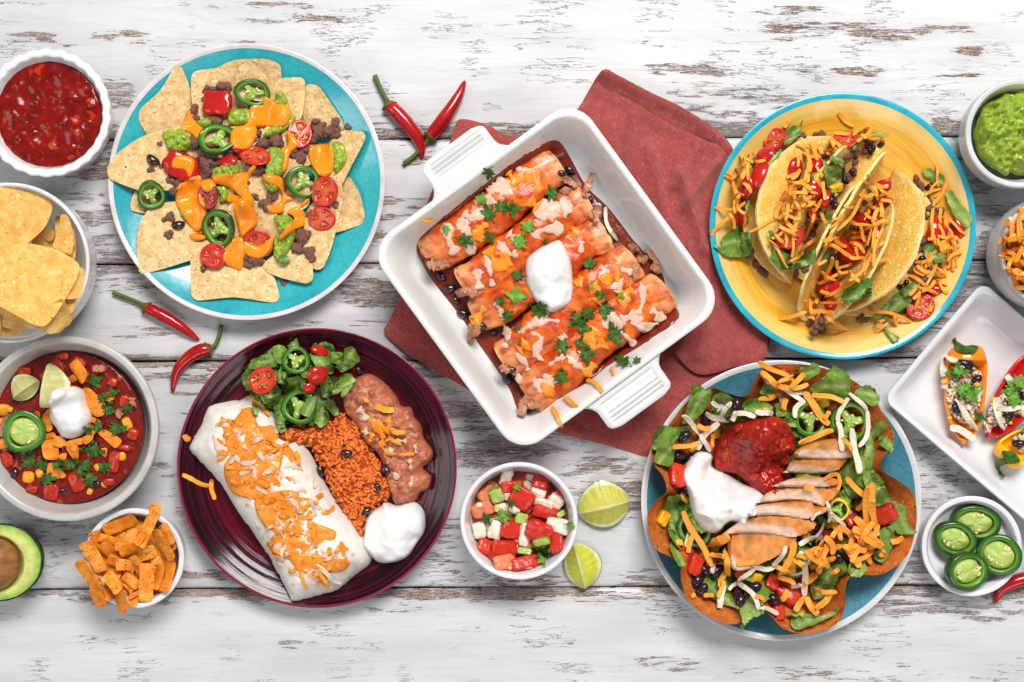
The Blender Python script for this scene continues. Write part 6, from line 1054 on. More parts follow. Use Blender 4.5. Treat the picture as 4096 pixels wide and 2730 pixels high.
blob('salsa_mound', '7', [(430, 480), (480, 390), (560, 340), (660, 322), (750, 328), (820, 370), (865, 440), (868, 510), (840, 590), (800, 650), (745, 690), (742, 722), (650, 732), (590, 680), (540, 640), (440, 620), (413, 560)], .019, REDB, 'salsa', '', label='round mound of chunky red salsa on the taco salad', n1=.0036, f1=55, n2=-.0030, f2=110, sp=.0016, r0=.022, sm=.006)
for x, y, s, c in [(490, 540, 60, 1), (580, 600, 46, 1), (730, 630, 60, 0), (560, 390, 50, 0), (700, 400, 50, 0), (780, 470, 60, 1), (640, 650, 56, 1), (480, 470, 40, 0), (640, 500, 46, 0), (800, 560, 50, 1)]: dice('7', (x, y), s, s*.8, s*.4, COLW, 'tomato chunk in the salsa', 'tomato_chunk', 'tomato chunk', col=(.42, .035, .01) if c else (.36, .010, .006), pn_=3, amp=.16, sink=.003)
blob('sour_cream', '7', [(300, 540), (340, 515), (390, 520), (420, 545), (418, 600), (500, 640), (580, 690), (668, 735), (640, 800), (620, 840), (570, 890), (500, 895), (450, 950), (390, 945), (340, 900), (300, 840), (283, 760), (262, 690), (248, 640), (262, 590)], .021, CREAMM, 'sour cream', '', label='large white swoop of sour cream beside the salsa mound on the taco salad', n1=.0044, f1=36, n2=.0030, f2=30, sp=.0018, r0=.024, sm=.006)
GWS = 'white cheese shreds on the taco salad'; GOS = 'orange cheese shreds on the taco salad'
for a, b, bd, w in [((375, 310), (500, 350), .06, 30), ((410, 250), (470, 270), .2, 22), ((440, 300), (510, 250), .1, 26), ((460, 330), (480, 280), 0, 26), ((515, 350), (530, 300), .1, 26), ((540, 310), (640, 330), -.05, 24), ((640, 300), (730, 310), .05, 26), ((255, 325), (350, 430), -.05, 26), ((325, 500), (440, 360), -.04, 30), ((350, 420), (400, 510), .05, 24), ((745, 165), (900, 260), -.08, 24), ((895, 250), (850, 335), .2, 24), ((760, 210), (790, 260), 0, 22), ((850, 200), (950, 230), -.1, 22), ((1135, 230), (1080, 360), .12, 22), ((1075, 360), (1100, 510), -.05, 28), ((1135, 205), (1230, 300), -.08, 22), ((1235, 300), (1190, 490), -.12, 24), ((1145, 395), (1185, 630), -.03, 32), ((1020, 780), (1030, 890), -.1, 16), ((940, 880), (1000, 840), -.2, 14), ((1045, 840), (1120, 910), .04, 20), ((930, 975), (1000, 890), .2, 14), ((550, 1200), (640, 1120), .06, 24), ((640, 1130), (740, 1130), .08, 24), ((735, 1120), (800, 1015), .08, 24), ((870, 1050), (920, 1110), -.1, 30), ((905, 1100), (905, 1280), .03, 30), ((920, 1090), (980, 1020), .1, 18), ((500, 1250), (550, 1210), -.1, 18), ((550, 1210), (660, 1350), -.1, 24), ((445, 1345), (465, 1210), .03, 34), ((650, 1345), (760, 1375), -.08, 22), ((765, 1160), (900, 1150), .1, 12), ((265, 1020), (280, 950), .05, 18), ((870, 1010), (960, 970), -.05, 24), ((830, 1230), (880, 1220), .1, 22), ((960, 1000), (990, 960), 0, 20)]:
    shred('7', a, b, bd, w*.7524, WCH, 'white cheese shred', group=GWS, kz=.36)
for a, b, bd, w in [((655, 40), (840, 140), -.03, 30), ((670, 90), (770, 170), .03, 36), ((760, 170), (920, 160), .06, 30), ((830, 180), (900, 100), -.04, 36), ((760, 150), (840, 110), 0, 24), ((660, 240), (760, 210), .03, 30), ((785, 290), (800, 230), 0, 36), ((900, 200), (1030, 370), .03, 40), ((940, 210), (1110, 250), -.04, 30), ((1000, 340), (1030, 300), .1, 28), ((870, 475), (1055, 405), -.05, 34), ((1100, 440), (1150, 510), -.08, 24), ((200, 490), (340, 465), .06, 30), ((410, 490), (410, 420), .02, 24), ((330, 375), (400, 390), .1, 30), ((1010, 660), (1085, 640), -.15, 24), ((1080, 640), (1060, 750), -.12, 24), ((1120, 660), (1250, 780), -.02, 36), ((1175, 820), (1250, 770), .02, 34), ((1250, 680), (1265, 920), -.01, 44), ((1215, 960), (1230, 700), .02, 34), ((1165, 870), (1310, 1020), -.02, 44), ((1200, 960), (1250, 1110), .02, 36), ((1100, 1000), (1190, 1130), -.06, 44), ((950, 1030), (1100, 1020), .03, 34), ((1040, 900), (1170, 1010), -.14, 34), ((1170, 940), (1160, 1010), .1, 30), ((260, 830), (410, 1120), .02, 36), ((280, 1050), (300, 960), 0, 32), ((390, 1010), (490, 960), .06, 60), ((440, 1230), (490, 1140), 0, 34), ((480, 1040), (500, 1170), .03, 36), ((400, 1060), (480, 1080), -.05, 28), ((770, 1190), (850, 995), .02, 38), ((820, 1160), (740, 1130), .1, 26), ((930, 1130), (1060, 1070), .03, 34), ((860, 1070), (1000, 990), .2, 30), ((770, 1180), (850, 1220), -.05, 30), ((900, 1220), (960, 1160), 0, 44), ((850, 1360), (900, 1290), -.02, 36), ((905, 1290), (970, 1380), .02, 38), ((960, 1350), (1050, 1255), .04, 36), ((950, 1240), (1070, 1260), .1, 28), ((1360, 1000), (1425, 970), .03, 34), ((640, 1290), (690, 1310), -.25, 26), ((440, 1290), (470, 1200), .04, 24), ((365, 1275), (415, 1275), .05, 26), ((1300, 1060), (1330, 1050), 0, 44), ((1040, 1170), (1080, 1140), 0, 28), ((780, 1300), (810, 1250), .05, 36), ((900, 700), (950, 710), .05, 34), ((540, 1110), (640, 1090), .08, 26), ((980, 1030), (900, 1060), .1, 24), ((1190, 1030), (1300, 1000), .04, 32), ((880, 1385), (895, 1375), 0, 24), ((300, 1285), (320, 1270), 0, 26)]:
    shred('7', a, b, bd, w*.7524*.82, CHED, 'orange cheese shred', group=GOS, kz=.4)
SCO = []
heap(None, np.array([(1180, 880), (1300, 960), (1200, 1130), (960, 1200), (760, 1240), (760, 1130), (940, 1000)], float), 22, rs(SCO, '7', (24, 36), (50, 130), .7))
pile('loose_cheese', SCO, CHED, 'loose tangle of orange cheese at the lower right of the salad', 'cheese')
# ================================================================ soup bowl
CTX.update(reg='soup', on='in the soup bowl')
SOUP = mat('red_soup', (.22, .012, .006), .16, c2=(.12, .005, .005), sc=60, amt=.3, spots=[((.42, .07, .01), 60, .60, .12), ((.40, .16, .02), 420, .70, .05)], bump=.0005, bsc=110, coat=.4)
disc_fill('soup', 's', (268, 1712), 304, .034, SOUP, 'deep red bean and tomato soup in the grey stoneware bowl', 'soup', .0012, 50, .0004, 180)
for x, y, sx, sy, c, t in [(95, 305, 54, 36, (.80, .36, .02), 'corn kernel'), (22, 460, 60, 66, (.80, .34, .02), 'corn kernel'), (10, 520, 40, 34, (.80, .36, .02), 'corn kernel'), (20, 635, 60, 54, (.80, .34, .02), 'corn kernel'), (655, 535, 46, 70, (.80, .40, .03), 'corn kernel'), (148, 810, 60, 60, (.80, .34, .02), 'corn kernel'), (620, 702, 46, 46, (.80, .36, .02), 'corn kernel'), (210, 790, 50, 40, (.80, .36, .02), 'corn kernel'), (460, 880, 36, 30, (.80, .36, .02), 'corn kernel'), (540, 850, 36, 30, (.78, .30, .02), 'corn kernel'), (500, 760, 40, 30, (.80, .36, .02), 'corn kernel'), (380, 300, 60, 40, (.70, .20, .02), 'corn kernel'), (50, 460, 30, 30, (.78, .36, .02), 'corn kernel')]:
    dice('3', (x, y), sx, sy, 34, COLW, t, 'corn_kernel', 'corn', col=c, pn_=3.2, sink=.0030, tilt=.2)
for x, y, sx, sy, yw in [(265, 880, 80, 90, 10), (400, 830, 80, 100, -20), (595, 730, 60, 110, 5), (580, 325, 50, 50, 30), (40, 715, 60, 80, -20), (510, 255, 90, 40, -20), (420, 215, 70, 40, 40), (640, 660, 70, 30, 10), (300, 240, 60, 80, -30), (130, 260, 70, 50, 0), (680, 590, 60, 60, 20), (330, 190, 50, 40, 0), (170, 870, 60, 40, 0), (460, 300, 60, 50, 10), (640, 420, 50, 70, 0), (560, 830, 60, 40, 0)]:
    dice('3', (x, y), sx, sy, 40, COLW, 'red tomato chunk', 'tomato_chunk', 'tomato chunk', col=(.40, .014, .008), col2=(.46, .03, .010), pn_=3.4, amp=.12, yaw=yw, sink=.003, tilt=.2)
for x, y, l in [(70, 670, 60), (75, 790, 64), (322, 880, 48), (500, 836, 60), (230, 680, 50), (480, 640, 60), (440, 820, 40), (690, 460, 40)]: bean('3', (x, y), l, None, sink=.003)
for a, b, w in [((0, 590), (60, 510), 40), ((20, 560), (70, 520), 26), ((480, 250), (540, 245), 22), ((680, 400), (685, 440), 22), ((600, 490), (625, 470), 30), ((250, 230), (300, 310), 26)]: shred('3', a, b, .05, w, CHK, 'shred of chicken', 'chicken', rough=.2)
# lime wedge: two cut faces meeting at the core ridge, rind below
LIMEM = mat('lime', attr=True, rough=.25, c2=(.86, .86, .72), sc=160, bump=.0004, bsc=380, coat=.35, sss=.3, srad=(1, 1, .4), ssc=.004)
def lime(p0, p1, side1, side2, label, h=.020, flesh=(.60, .64, .13), rind=(.035, .10, .012), pith=(.66, .70, .42), sunk=0., fr='5b', group=None):
    # p0,p1 ends of the core ridge, side1/side2: bulge of each rind edge (photo px, signed)
    A, B = S(fr, p0), S(fr, p1); z0 = float(Hmean(wl((A+B)/2, .01), .006)); z0 = min(z0, .05); k = px(fr); a, b = wl(A, z0+h*.7), wl(B, z0+h*.7); Lg = np.linalg.norm(b-a); u = (b-a)/Lg; n = np.array([-u[1], u[0]]); nU, nV = 40, 16; V = []; C = []; fl, rd, pt = map(np.array, (flesh, rind, pith))
    def row(s, b_, faceang, zr):                          # half-moon face from the ridge outwards
        out = []
        for i in range(nU):
            t = i/(nU-1); e = math.sin(math.pi*min(max(t, .0), 1))**.62
            for j in range(nV):
                f = j/(nV-1); r = abs(b_)*k*e*f*math.copysign(1, b_); zz = z0+sunk+h*(.18+.82*e**.5)*(1-f)+f*(h*(.16+.10*e)+zr); P = np.array([*(a+u*Lg*t+n*r), zz]); rib = .5+.5*math.sin(t*60+f*4+3*math.sin(t*9)); edge = min(f, 1)*0+f
                mem = max(0, 1-f*11)*1.7; c = fl*(1+.28*(rib-.5)*f)*(1-.5*mem)+pt*.5*mem; w = min(max((f-.76)*9, 0), 1); c = c*(1-w)+pt*w; w = min(max((f-.955)*40, 0), 1); c = c*(1-w)+rd*w; w = max(0, 1-min(t, 1-t)*16); c = c*(1-w)+pt*w
                P[2] += -.0008*min(1, 6*f*(1-f))*(e) + .0003*rib*f*(1-w); out.append(P); C.append(c)
        return np.array(out)
    V1, V2_ = row(1, side1, 0, .0), row(-1, side2, 0, .0); F = []
    def gf(o, flip):
        for i in range(nU-1):
            for j in range(nV-1):
                f = (o+i*nV+j, o+(i+1)*nV+j, o+(i+1)*nV+j+1, o+i*nV+j+1); F.append(f[::-1] if flip else f)
    gf(0, side1 > 0); gf(nU*nV, side2 > 0); nb = 8; V3 = []
    for i in range(nU):
        t = i/(nU-1); e = math.sin(math.pi*t)**.62; pA, pB = V1[i*nV+nV-1], V2_[i*nV+nV-1]
        for j in range(nb+1): s = j/nb; q = pA*(1-s)+pB*s; q = q.copy(); q[2] = max(q[2]-math.sin(math.pi*s)*h*.3*e, z0+.0002); ex = math.sin(math.pi*s); o = (pA-pB)[:2]; q[:2] += o*.10*(.5-s)*2*math.sin(2*math.pi*min(s, 1-s))*1.0; V3.append(q); C.append(rd*(.8+.3*math.sin(i*5.1+j*3)))
    o = 2*nU*nV
    for i in range(nU-1):
        for j in range(nb): F.append((o+i*(nb+1)+j, o+i*(nb+1)+j+1, o+(i+1)*(nb+1)+j+1, o+(i+1)*(nb+1)+j))
    add('lime_wedge', np.concatenate([V1, V2_, np.array(V3)]), F, LIMEM, None, label, 'lime', group, col=np.clip(np.array(C), 0, 1))
strips = [[(355, 235), (400, 195), (465, 275), (425, 340)], [(410, 360), (460, 345), (545, 430), (540, 490), (500, 500), (440, 440)], [(500, 580), (540, 560), (640, 620), (600, 665)], [(475, 490), (530, 520), (500, 580), (440, 640)], [(206, 595), (280, 575), (300, 600), (225, 620)], [(220, 620), (300, 610), (310, 720), (235, 715)], [(290, 590), (345, 620), (320, 660), (280, 640)], [(330, 630), (440, 600), (435, 640), (340, 650)], [(345, 650), (415, 640), (400, 730), (370, 710)], [(245, 735), (310, 735), (318, 815), (250, 815)], [(315, 750), (350, 805), (320, 815)], [(520, 660), (560, 655), (550, 710), (525, 690)], [(215, 500), (260, 450), (280, 560), (250, 580)], [(540, 380), (590, 360), (590, 410), (560, 425)], [(180, 470), (210, 470), (215, 510), (200, 505)], [(310, 690), (350, 680), (340, 720), (315, 720)], [(430, 600), (490, 585), (480, 620), (440, 645)]]
for p in strips: chip('3', p, 'orange tortilla strip', STRIP, curl=.003, name='tortilla_strip', cat='tortilla strip', th=.0016, sp=.0018, noise=.0006, lift=.0005)
lime((60, 410), (190, 315), 90, -46, 'left lime wedge floating in the red soup', h=.013, flesh=(.56, .50, .22), fr='3', sunk=.001, group='lime wedges in the soup'); lime((245, 225), (205, 455), 128, -12, 'right lime wedge in the soup, standing against the sour cream', h=.016, flesh=(.60, .56, .25), fr='3', sunk=.002, group='lime wedges in the soup')
jalap('3', (140, 570), 103, 104, 0, .4, text='thick jalapeno slice', tilt=.2, h=.007, lobes=3, seeds=9, dark=(.022, .11, .012), mid=(.05, .17, .02), ph=.5)
blob('sour_cream', '3', [(250, 480), (265, 430), (280, 370), (320, 345), (380, 342), (425, 370), (440, 430), (470, 480), (473, 530), (440, 585), (380, 612), (320, 600), (290, 560), (258, 520)], .017, CREAMM, 'sour cream', '', label='oval dollop of sour cream in the middle of the red soup', n1=.0024, f1=48, n2=.0022, f2=34, sp=.0016, r0=.018, sm=.008)
for x, y, s, r in [(485, 315, 52, 60), (530, 405, 40, 30), (585, 380, 44, -20), (565, 465, 54, 20), (650, 455, 48, 80), (590, 550, 54, 100), (630, 560, 30, 140), (510, 550, 46, -60), (160, 730, 60, -50), (215, 745, 44, 60), (245, 820, 56, 80), (300, 745, 46, 30), (370, 750, 48, -40), (485, 680, 66, 10), (450, 750, 56, -60), (535, 760, 52, 60), (460, 820, 50, 80), (415, 790, 40, 10), (465, 570, 30, -40)]: cilantro('3', (x, y), s, r, 'cilantro leaf', CIL)
# ================================================================ avocado half
AV = thing('avocado_half', (*wl(S('s', (0, 2245)), .02), 0), 'halved ripe avocado with its brown pit, cut off by the lower left edge', 'avocado')
AO = S('s', [(-170, 2240), (-150, 2140), (-60, 2100), (40, 2100), (110, 2130), (158, 2190), (170, 2245), (155, 2310), (100, 2370), (30, 2400), (-60, 2400), (-150, 2350)]); ao = wl(catmull(AO, 6), .034); ac = ao.mean(0); na = len(ao); Vs = []
for f, z in [(.02, .001), (.5, .002), (.78, .010), (.95, .022), (1.012, .032), (1.018, .0345), (1.0, .0355), (.975, .0357)]: Vs.append(np.column_stack([ac+(ao-ac)*f, np.full(na, z)]))
SKV = np.concatenate(Vs); SKV[:, :2] += .0006*np.stack([pn(SKV, 220, 1), pn(SKV, 220, 2)], -1); Fq = lambda m: [(i*na+j, i*na+(j+1) % na, (i+1)*na+(j+1) % na, (i+1)*na+j) for i in range(m-1) for j in range(na)]
add('avocado_skin', SKV, Fq(8), mat('avocado_skin', (.028, .045, .012), .45, c2=(.012, .016, .008), sc=220, bump=.001, bsc=300), AV)
pitc = wl(S('s', (-25, 2258)), .036); rp_ = .0225; Vs = []; Cs = []
for f in np.concatenate([[.975, .955, .93], np.linspace(.89, .2, 18), [.05]]):
    q = ac+(ao-ac)*f; e = np.linalg.norm(q-pitc, axis=1); z = .0358+.0004*fbm(q, 60, 2, 3)-np.where(e < rp_*1.2, .016*np.clip(1-(e/(rp_*1.2))**3, 0, 1), 0); Vs.append(np.column_stack([q, z])); g1 = np.clip((.97-f)*5.5, 0, 1); n_ = fbm(q, 45, 3, 1)[:, None]; Cs.append(np.clip(np.array((.22, .44, .05))*(1-g1)+np.array((.60, .66, .20))*g1*(1+.06*n_)+np.array((.10, .02, .0))*np.clip(1-(e-rp_)/.006, 0, 1)[:, None], 0, 1))
add('avocado_flesh', np.concatenate(Vs), Fq(len(Vs)), COLW, AV, col=np.concatenate(Cs))
pv, pf = ico(4); pv = pv*(1+.02*pn(pv, 4, 2)[:, None])*np.array([rp_, rp_*1.05, rp_])+np.array([*pitc, .033]); add('pit', pv, pf, mat('avocado_pit', (.34, .155, .045), .4, c2=(.22, .085, .022), sc=70, st=(1, 3, 1), bump=.0006, bsc=200, coat=.3), AV)
# ================================================================ tortilla strips bowl
CTX.update(reg='strips', on='in the small strip bowl'); GST = 'orange tortilla strips in the small white bowl'
zs = blob('strip_pile', 's', [(400, 2150), (540, 2080), (660, 2140), (700, 2240), (660, 2350), (540, 2400), (420, 2340), (380, 2240)], .006, STRIP, None, '', zabs=.022, n1=.002, label='layer of orange tortilla strips deep in the small bowl'); prop(zs, None, 'tortilla strips')
def strip(a, b, w, lift=0.): 
    a, b = np.array(a, float), np.array(b, float); d = b-a; nn = np.array([-d[1], d[0]])/np.linalg.norm(d)*w/2; m1 = a+d*.35+nn*jit(.12); m2 = a+d*.68+nn*jit(.12)
    strm = (STRIP, STRIPD)[int(RNG.random() < .4)]; chip('3', [a+nn, m1+nn, m2+nn*.95, b+nn*.95, b-nn*.95, m2-nn, m1-nn, a-nn], 'orange tortilla strip', strm, curl=RNG.uniform(.001, .004), name='tortilla_strip', cat='tortilla strip', th=.0012, sp=.0018, noise=.0005, group=GST, maxs=.75)
for a, b in [((500, 1080), (560, 1200)), ((620, 1090), (640, 1170)), ((690, 1040), (670, 1150)), ((850, 1100), (900, 1180)), ((560, 1350), (600, 1420)), ((700, 1400), (690, 1460)), ((820, 1380), (860, 1300)), ((640, 1320), (700, 1380)), ((800, 1220), (830, 1300)), ((470, 1300), (540, 1350))]: strip(a, b, 54)
for a, b, w in [((540, 1085), (700, 1020), 66), ((520, 1110), (640, 1160), 44), ((640, 1175), (730, 1160), 56), ((840, 1050), (890, 1150), 60), ((800, 1080), (890, 1230), 62), ((880, 1240), (850, 1390), 60), ((830, 1260), (800, 1380), 50), ((540, 1140), (590, 1240), 60), ((465, 1130), (530, 1290), 60), ((600, 1160), (730, 1160), 44), ((620, 1200), (720, 1185), 52), ((730, 1200), (805, 1180), 70), ((690, 1210), (760, 1340), 62), ((560, 1220), (690, 1290), 60), ((555, 1320), (610, 1340), 80), ((640, 1310), (715, 1370), 50), ((700, 1420), (690, 1400), 50), ((760, 1250), (755, 1445), 74), ((650, 1370), (632, 1500), 64), ((555, 1300), (640, 1380), 56), ((410, 1235), (560, 1420), 74), ((520, 1360), (540, 1465), 72), ((810, 945), (745, 1150), 66), ((700, 1150), (740, 1100), 40), ((600, 1260), (680, 1260), 60)]: strip(a, b, w)
# ================================================================ tomato relish and the two wedges beside it
CTX.update(reg='relish', on='in the relish bowl')
blob('relish_juice', '5b', [(400, 500), (600, 330), (900, 280), (1180, 420), (1300, 700), (1250, 1000), (1000, 1220), (700, 1240), (450, 1100), (340, 800)], .004, mat('relish_juice', (.42, .06, .03), .2, coat=.3), 'relish', '', label='red juice and small bits low in the relish bowl', zabs=.020, n1=.002)
TM, TP, ON, GR = (.60, .030, .016), (.72, .17, .08), (.84, .62, .52), (.14, .30, .02)
RC = [(480, 1040, 190, 150, 20, 0), (770, 1010, 120, 150, -10, 0), (1050, 640, 160, 110, 20, 0), (900, 640, 120, 120, 40, 0), (1000, 740, 190, 60, 0, 0), (900, 1010, 110, 120, 0, 1), (1220, 500, 80, 120, 30, 0), (470, 560, 120, 80, 10, 1), (560, 420, 110, 90, 30, 1), (450, 730, 100, 60, 0, 1), (1050, 450, 130, 150, 20, 0), (700, 700, 100, 60, 0, 1), (800, 1180, 260, 90, -20, 0), (1030, 1010, 160, 80, 0, 3), (500, 850, 100, 90, 0, 1), (600, 1120, 120, 80, 0, 0), (1140, 830, 80, 80, 0, 0), (1200, 700, 60, 60, 0, 3), (700, 900, 90, 90, 0, 0), (900, 900, 80, 60, 0, 2),
      (690, 310, 110, 200, 15, 2), (960, 345, 130, 70, 20, 2), (920, 410, 110, 70, 40, 2), (740, 410, 230, 130, -5, 0), (490, 480, 200, 130, -35, 1), (1040, 400, 150, 140, 10, 0), (1020, 480, 150, 120, 20, 2), (700, 510, 70, 80, 0, 2), (860, 520, 230, 210, 30, 0), (460, 640, 220, 150, -25, 1), (600, 490, 140, 150, -20, 3), (660, 630, 120, 90, 10, 2), (1190, 560, 150, 170, 30, 2), (1080, 580, 190, 90, 10, 2), (1090, 660, 250, 130, 15, 0), (780, 640, 110, 80, 30, 2), (1230, 810, 240, 150, 10, 2), (440, 870, 130, 160, -10, 2), (520, 830, 70, 150, -10, 2), (590, 850, 150, 200, 20, 2), (720, 860, 210, 170, 5, 0), (840, 730, 130, 120, 15, 3), (870, 900, 110, 240, 10, 2), (1050, 860, 270, 200, 20, 0), (1215, 985, 130, 190, -5, 0), (1060, 970, 170, 80, -20, 3), (640, 1060, 260, 220, 5, 0), (660, 1190, 220, 140, -10, 1), (880, 1190, 290, 130, -12, 0), (880, 1080, 140, 70, 10, 3), (900, 1240, 120, 34, 0, 4), (730, 1240, 50, 40, 20, 4), (1240, 700, 100, 60, -30, 3), (600, 640, 50, 80, 0, 4), (430, 610, 60, 50, 0, 2)]
for x, y, sx, sy, yw, t in RC:
    c = [TM, TP, ON, GR, (.82, .50, .08)][t]; c2 = [(.66, .10, .04), (.78, .24, .12), (.84, .76, .66), (.42, .52, .12), (.84, .58, .2)][t]; nm = ['red tomato chunk', 'pink tomato chunk', 'white onion piece', 'green pepper piece', 'yellow bit'][t]
    dice('5b', (x, y), sx, sy, min(sx, sy)*.55, COLW, nm, ['tomato_chunk', 'tomato_chunk', 'onion_piece', 'pepper_piece', 'pepper_piece'][t], ['tomato chunk', 'tomato chunk', 'onion', 'green pepper', 'cheese bit'][t], yaw=yw, col=c, col2=c2 if t != 0 else None, pn_=5, amp=.12, sink=.002, tilt=.5)
for x, y, s, r, m in [(670, 730, 110, -20, 1), (800, 430, 70, 30, 1), (740, 585, 60, 80, 0), (490, 745, 80, 60, 0), (1330, 800, 60, 100, 1), (1050, 1080, 100, 60, 0), (1050, 1140, 60, 150, 1)]: cilantro('5b', (x, y), s, r, 'cilantro leaf', CILL if m else CIL)
lime((1425, 700), (1960, 570), 270, -215, 'upper lime wedge beside the white relish bowl, its core pointing right', h=.019, flesh=(.58, .56, .11)); lime((1375, 1010), (1500, 1475), 235, -150, 'lower lime wedge leaning against the white relish bowl', h=.019, flesh=(.60, .60, .08))
# ================================================================ stuffed mini peppers on the square plate
def pepper(path, w, col, stem, label, seed, open_=(.22, .95)):
    Pp = catmull(S('8b', path), 12, False); n = len(Pp); t = np.linspace(0, 1, n); g = wl(Pp, .014); T = np.gradient(g, axis=0); T /= np.linalg.norm(T, axis=1)[:, None]; Nn_ = np.column_stack([-T[:, 1], T[:, 0]]); w = w*px('8b')*.56; pr = w*np.clip(np.sin(np.clip(t*1.0+.06, 0, 1)*math.pi)**.42*(1-.30*t), .08, 2); nA = 40; V = []; an = np.linspace(0, 2*math.pi, nA, endpoint=False); Cc = []
    op = np.clip((t-open_[0])*16, 0, 1)*np.clip((open_[1]-t)*16, 0, 1)
    for i in range(n):
        for a in an:
            x, z = math.cos(a)*pr[i], math.sin(a)*pr[i]*.78; zt = z
            if z > .15*pr[i]: zt = z*(1-op[i])+op[i]*(.20*pr[i]-1.1*(z-.15*pr[i]))
            x2 = x*(1-.10*op[i]*(z > .15*pr[i])); V.append([*(g[i]+Nn_[i]*x2), .0062+pr[0]*0+max(pr)*.78+zt-(max(pr)-pr[i])*.35]); Cc.append(1.)
    V = np.array(V); V[:, 2] += .0062-V[:, 2].min(); V = V+.0006*fbm(V, 60, 2, seed)[:, None]; F = [(i*nA+k, (i+1)*nA+k, (i+1)*nA+(k+1) % nA, i*nA+(k+1) % nA) for i in range(n-1) for k in range(nA)]+[tuple(range(nA)), tuple((n-1)*nA+k for k in range(nA))[::-1]]
    th = thing('mini_pepper', (*g[n//2], .006), label, 'bell pepper'); add('pepper_shell', V, F, mat('pepper_skin', col, .2, coat=.35, sss=.15, srad=(1, .4, .1), ssc=.003), th)
    if stem:
        s = S('8b', stem[0]); sg = wl(s, .024); hq = Hs(sg)+.0015; hq[-1] = max(hq[-1], .008); Q = catmull(np.column_stack([sg, hq+np.linspace(.001, .004, len(s))]), 5, False); Vt, Ft = tube(Q, np.linspace(.0032, .0013, len(Q)), 10); add('pepper_stem', Vt, Ft, CHG, th)
        cal = sheet('calyx', wl(S('8b', catmull(stem[1], 3)), .022), lambda v, d: Hmax(v, .002)+.0004, .0012, CIL, parent=th, sp=.0016)
    return th
pepper([(495, 205), (500, 320), (490, 560), (485, 820), (500, 1010), (490, 1150)], 400, (.86, .23, .006), ([(495, 255), (490, 205), (465, 160), (445, 135)], [(390, 205), (440, 195), (490, 205), (540, 195), (605, 210), (570, 265), (540, 280), (500, 262), (470, 275), (440, 255), (405, 258)]), 'stuffed orange mini pepper with its green stem up, leftmost on the square plate', 1)
pepper([(1250, 380), (1130, 470), (960, 720), (830, 930), (700, 1085)], 400, (.55, .010, .010), None, 'stuffed red mini pepper lying diagonally, cut off by the right edge', 2, (.0, .93))
pepper([(860, 1310), (930, 1240), (1060, 1130), (1220, 1020)], 330, (.88, .45, .008), ([(890, 1310), (880, 1360), (895, 1430), (925, 1475)], [(840, 1215), (930, 1212), (975, 1250), (1010, 1310), (960, 1330), (920, 1340), (890, 1330), (860, 1290)]), 'stuffed yellow mini pepper with its stem pointing down, at the right edge', 3, (.30, 1.1))
CEN['peppers'] = ((3950, 1600), 260); CTX.update(reg='peppers', on='on the stuffed peppers')
RICEW = mat('brown_rice', (.74, .60, .45), .4, c2=(.62, .44, .29), sc=200, coat=.2, sss=.15, srad=(1, .8, .5), ssc=.002); RICED = mat('wild_rice', (.10, .03, .018), .35, c2=(.22, .09, .05), sc=200)
def ricefill(poly, label, n):
    poly = np.array(poly, float); poly = poly.mean(0)+(poly-poly.mean(0))*.86; b = blob('rice_filling', '8b', poly, .006, mat('rice_bed', (.46, .31, .2), .5, bump=.0008, bsc=300), 'rice', '', label=label, n1=.0015, f1=150, sp=.0016, r0=.006); parts = {0: [], 1: []}; lo, hi = poly.min(0), poly.max(0); k = 0
    while k < n:
        p = RNG.uniform(lo, hi)
        if not inside(p[None], poly)[0]: continue
        k += 1; q = gpt(S('8b', p)); L = RNG.uniform(.0026, .0036); R = rotz(RNG.uniform(0, 6.3))@roty(jit(.6)); parts[int(RNG.random() < .16)].append(((GV*np.array([L, .0014, .0012]))@R.T+q+np.array([0, 0, RNG.uniform(.0, .0016)]), GF, None))
    for d, m in ((0, RICEW), (1, RICED)):
        if parts[d]: V, F, _ = join(parts[d]); add('rice_grains', V, F, m, b, kind='stuff')
ricefill([(430, 380), (520, 320), (620, 360), (690, 450), (690, 600), (670, 760), (640, 900), (580, 985), (500, 985), (400, 950), (330, 880), (290, 720), (290, 600), (320, 480)], 'brown rice filling heaped in the orange mini pepper', 190)
ricefill([(700, 860), (800, 700), (850, 640), (960, 540), (1060, 440), (1120, 520), (1110, 760), (1060, 850), (940, 940), (900, 1010), (780, 1005), (700, 1080), (640, 1020)], 'brown rice filling in the red mini pepper', 190)
ricefill([(950, 1110), (1000, 1060), (1100, 1020), (1140, 1200), (1060, 1240), (980, 1200)], 'brown rice filling in the yellow mini pepper', 50)
for x, y, l, yw in [(515, 358, 150, 15), (625, 525, 110, -30), (405, 810, 130, 40), (915, 860, 130, 20), (1070, 690, 120, 30), (1035, 1145, 130, 0), (845, 970, 60, 30)]: bean('8b', (x, y), l, yw, BEANP)
for x, y, s in [(495, 470, 60), (625, 580, 70), (325, 550, 60), (585, 895, 50), (355, 895, 40), (835, 850, 70), (780, 720, 50), (1040, 830, 70), (940, 945, 50), (775, 770, 40)]: dice('8b', (x, y), s, s*.8, s*.5, COLW, 'corn kernel', 'corn_kernel', 'corn', col=(.84, .50, .04), pn_=3)
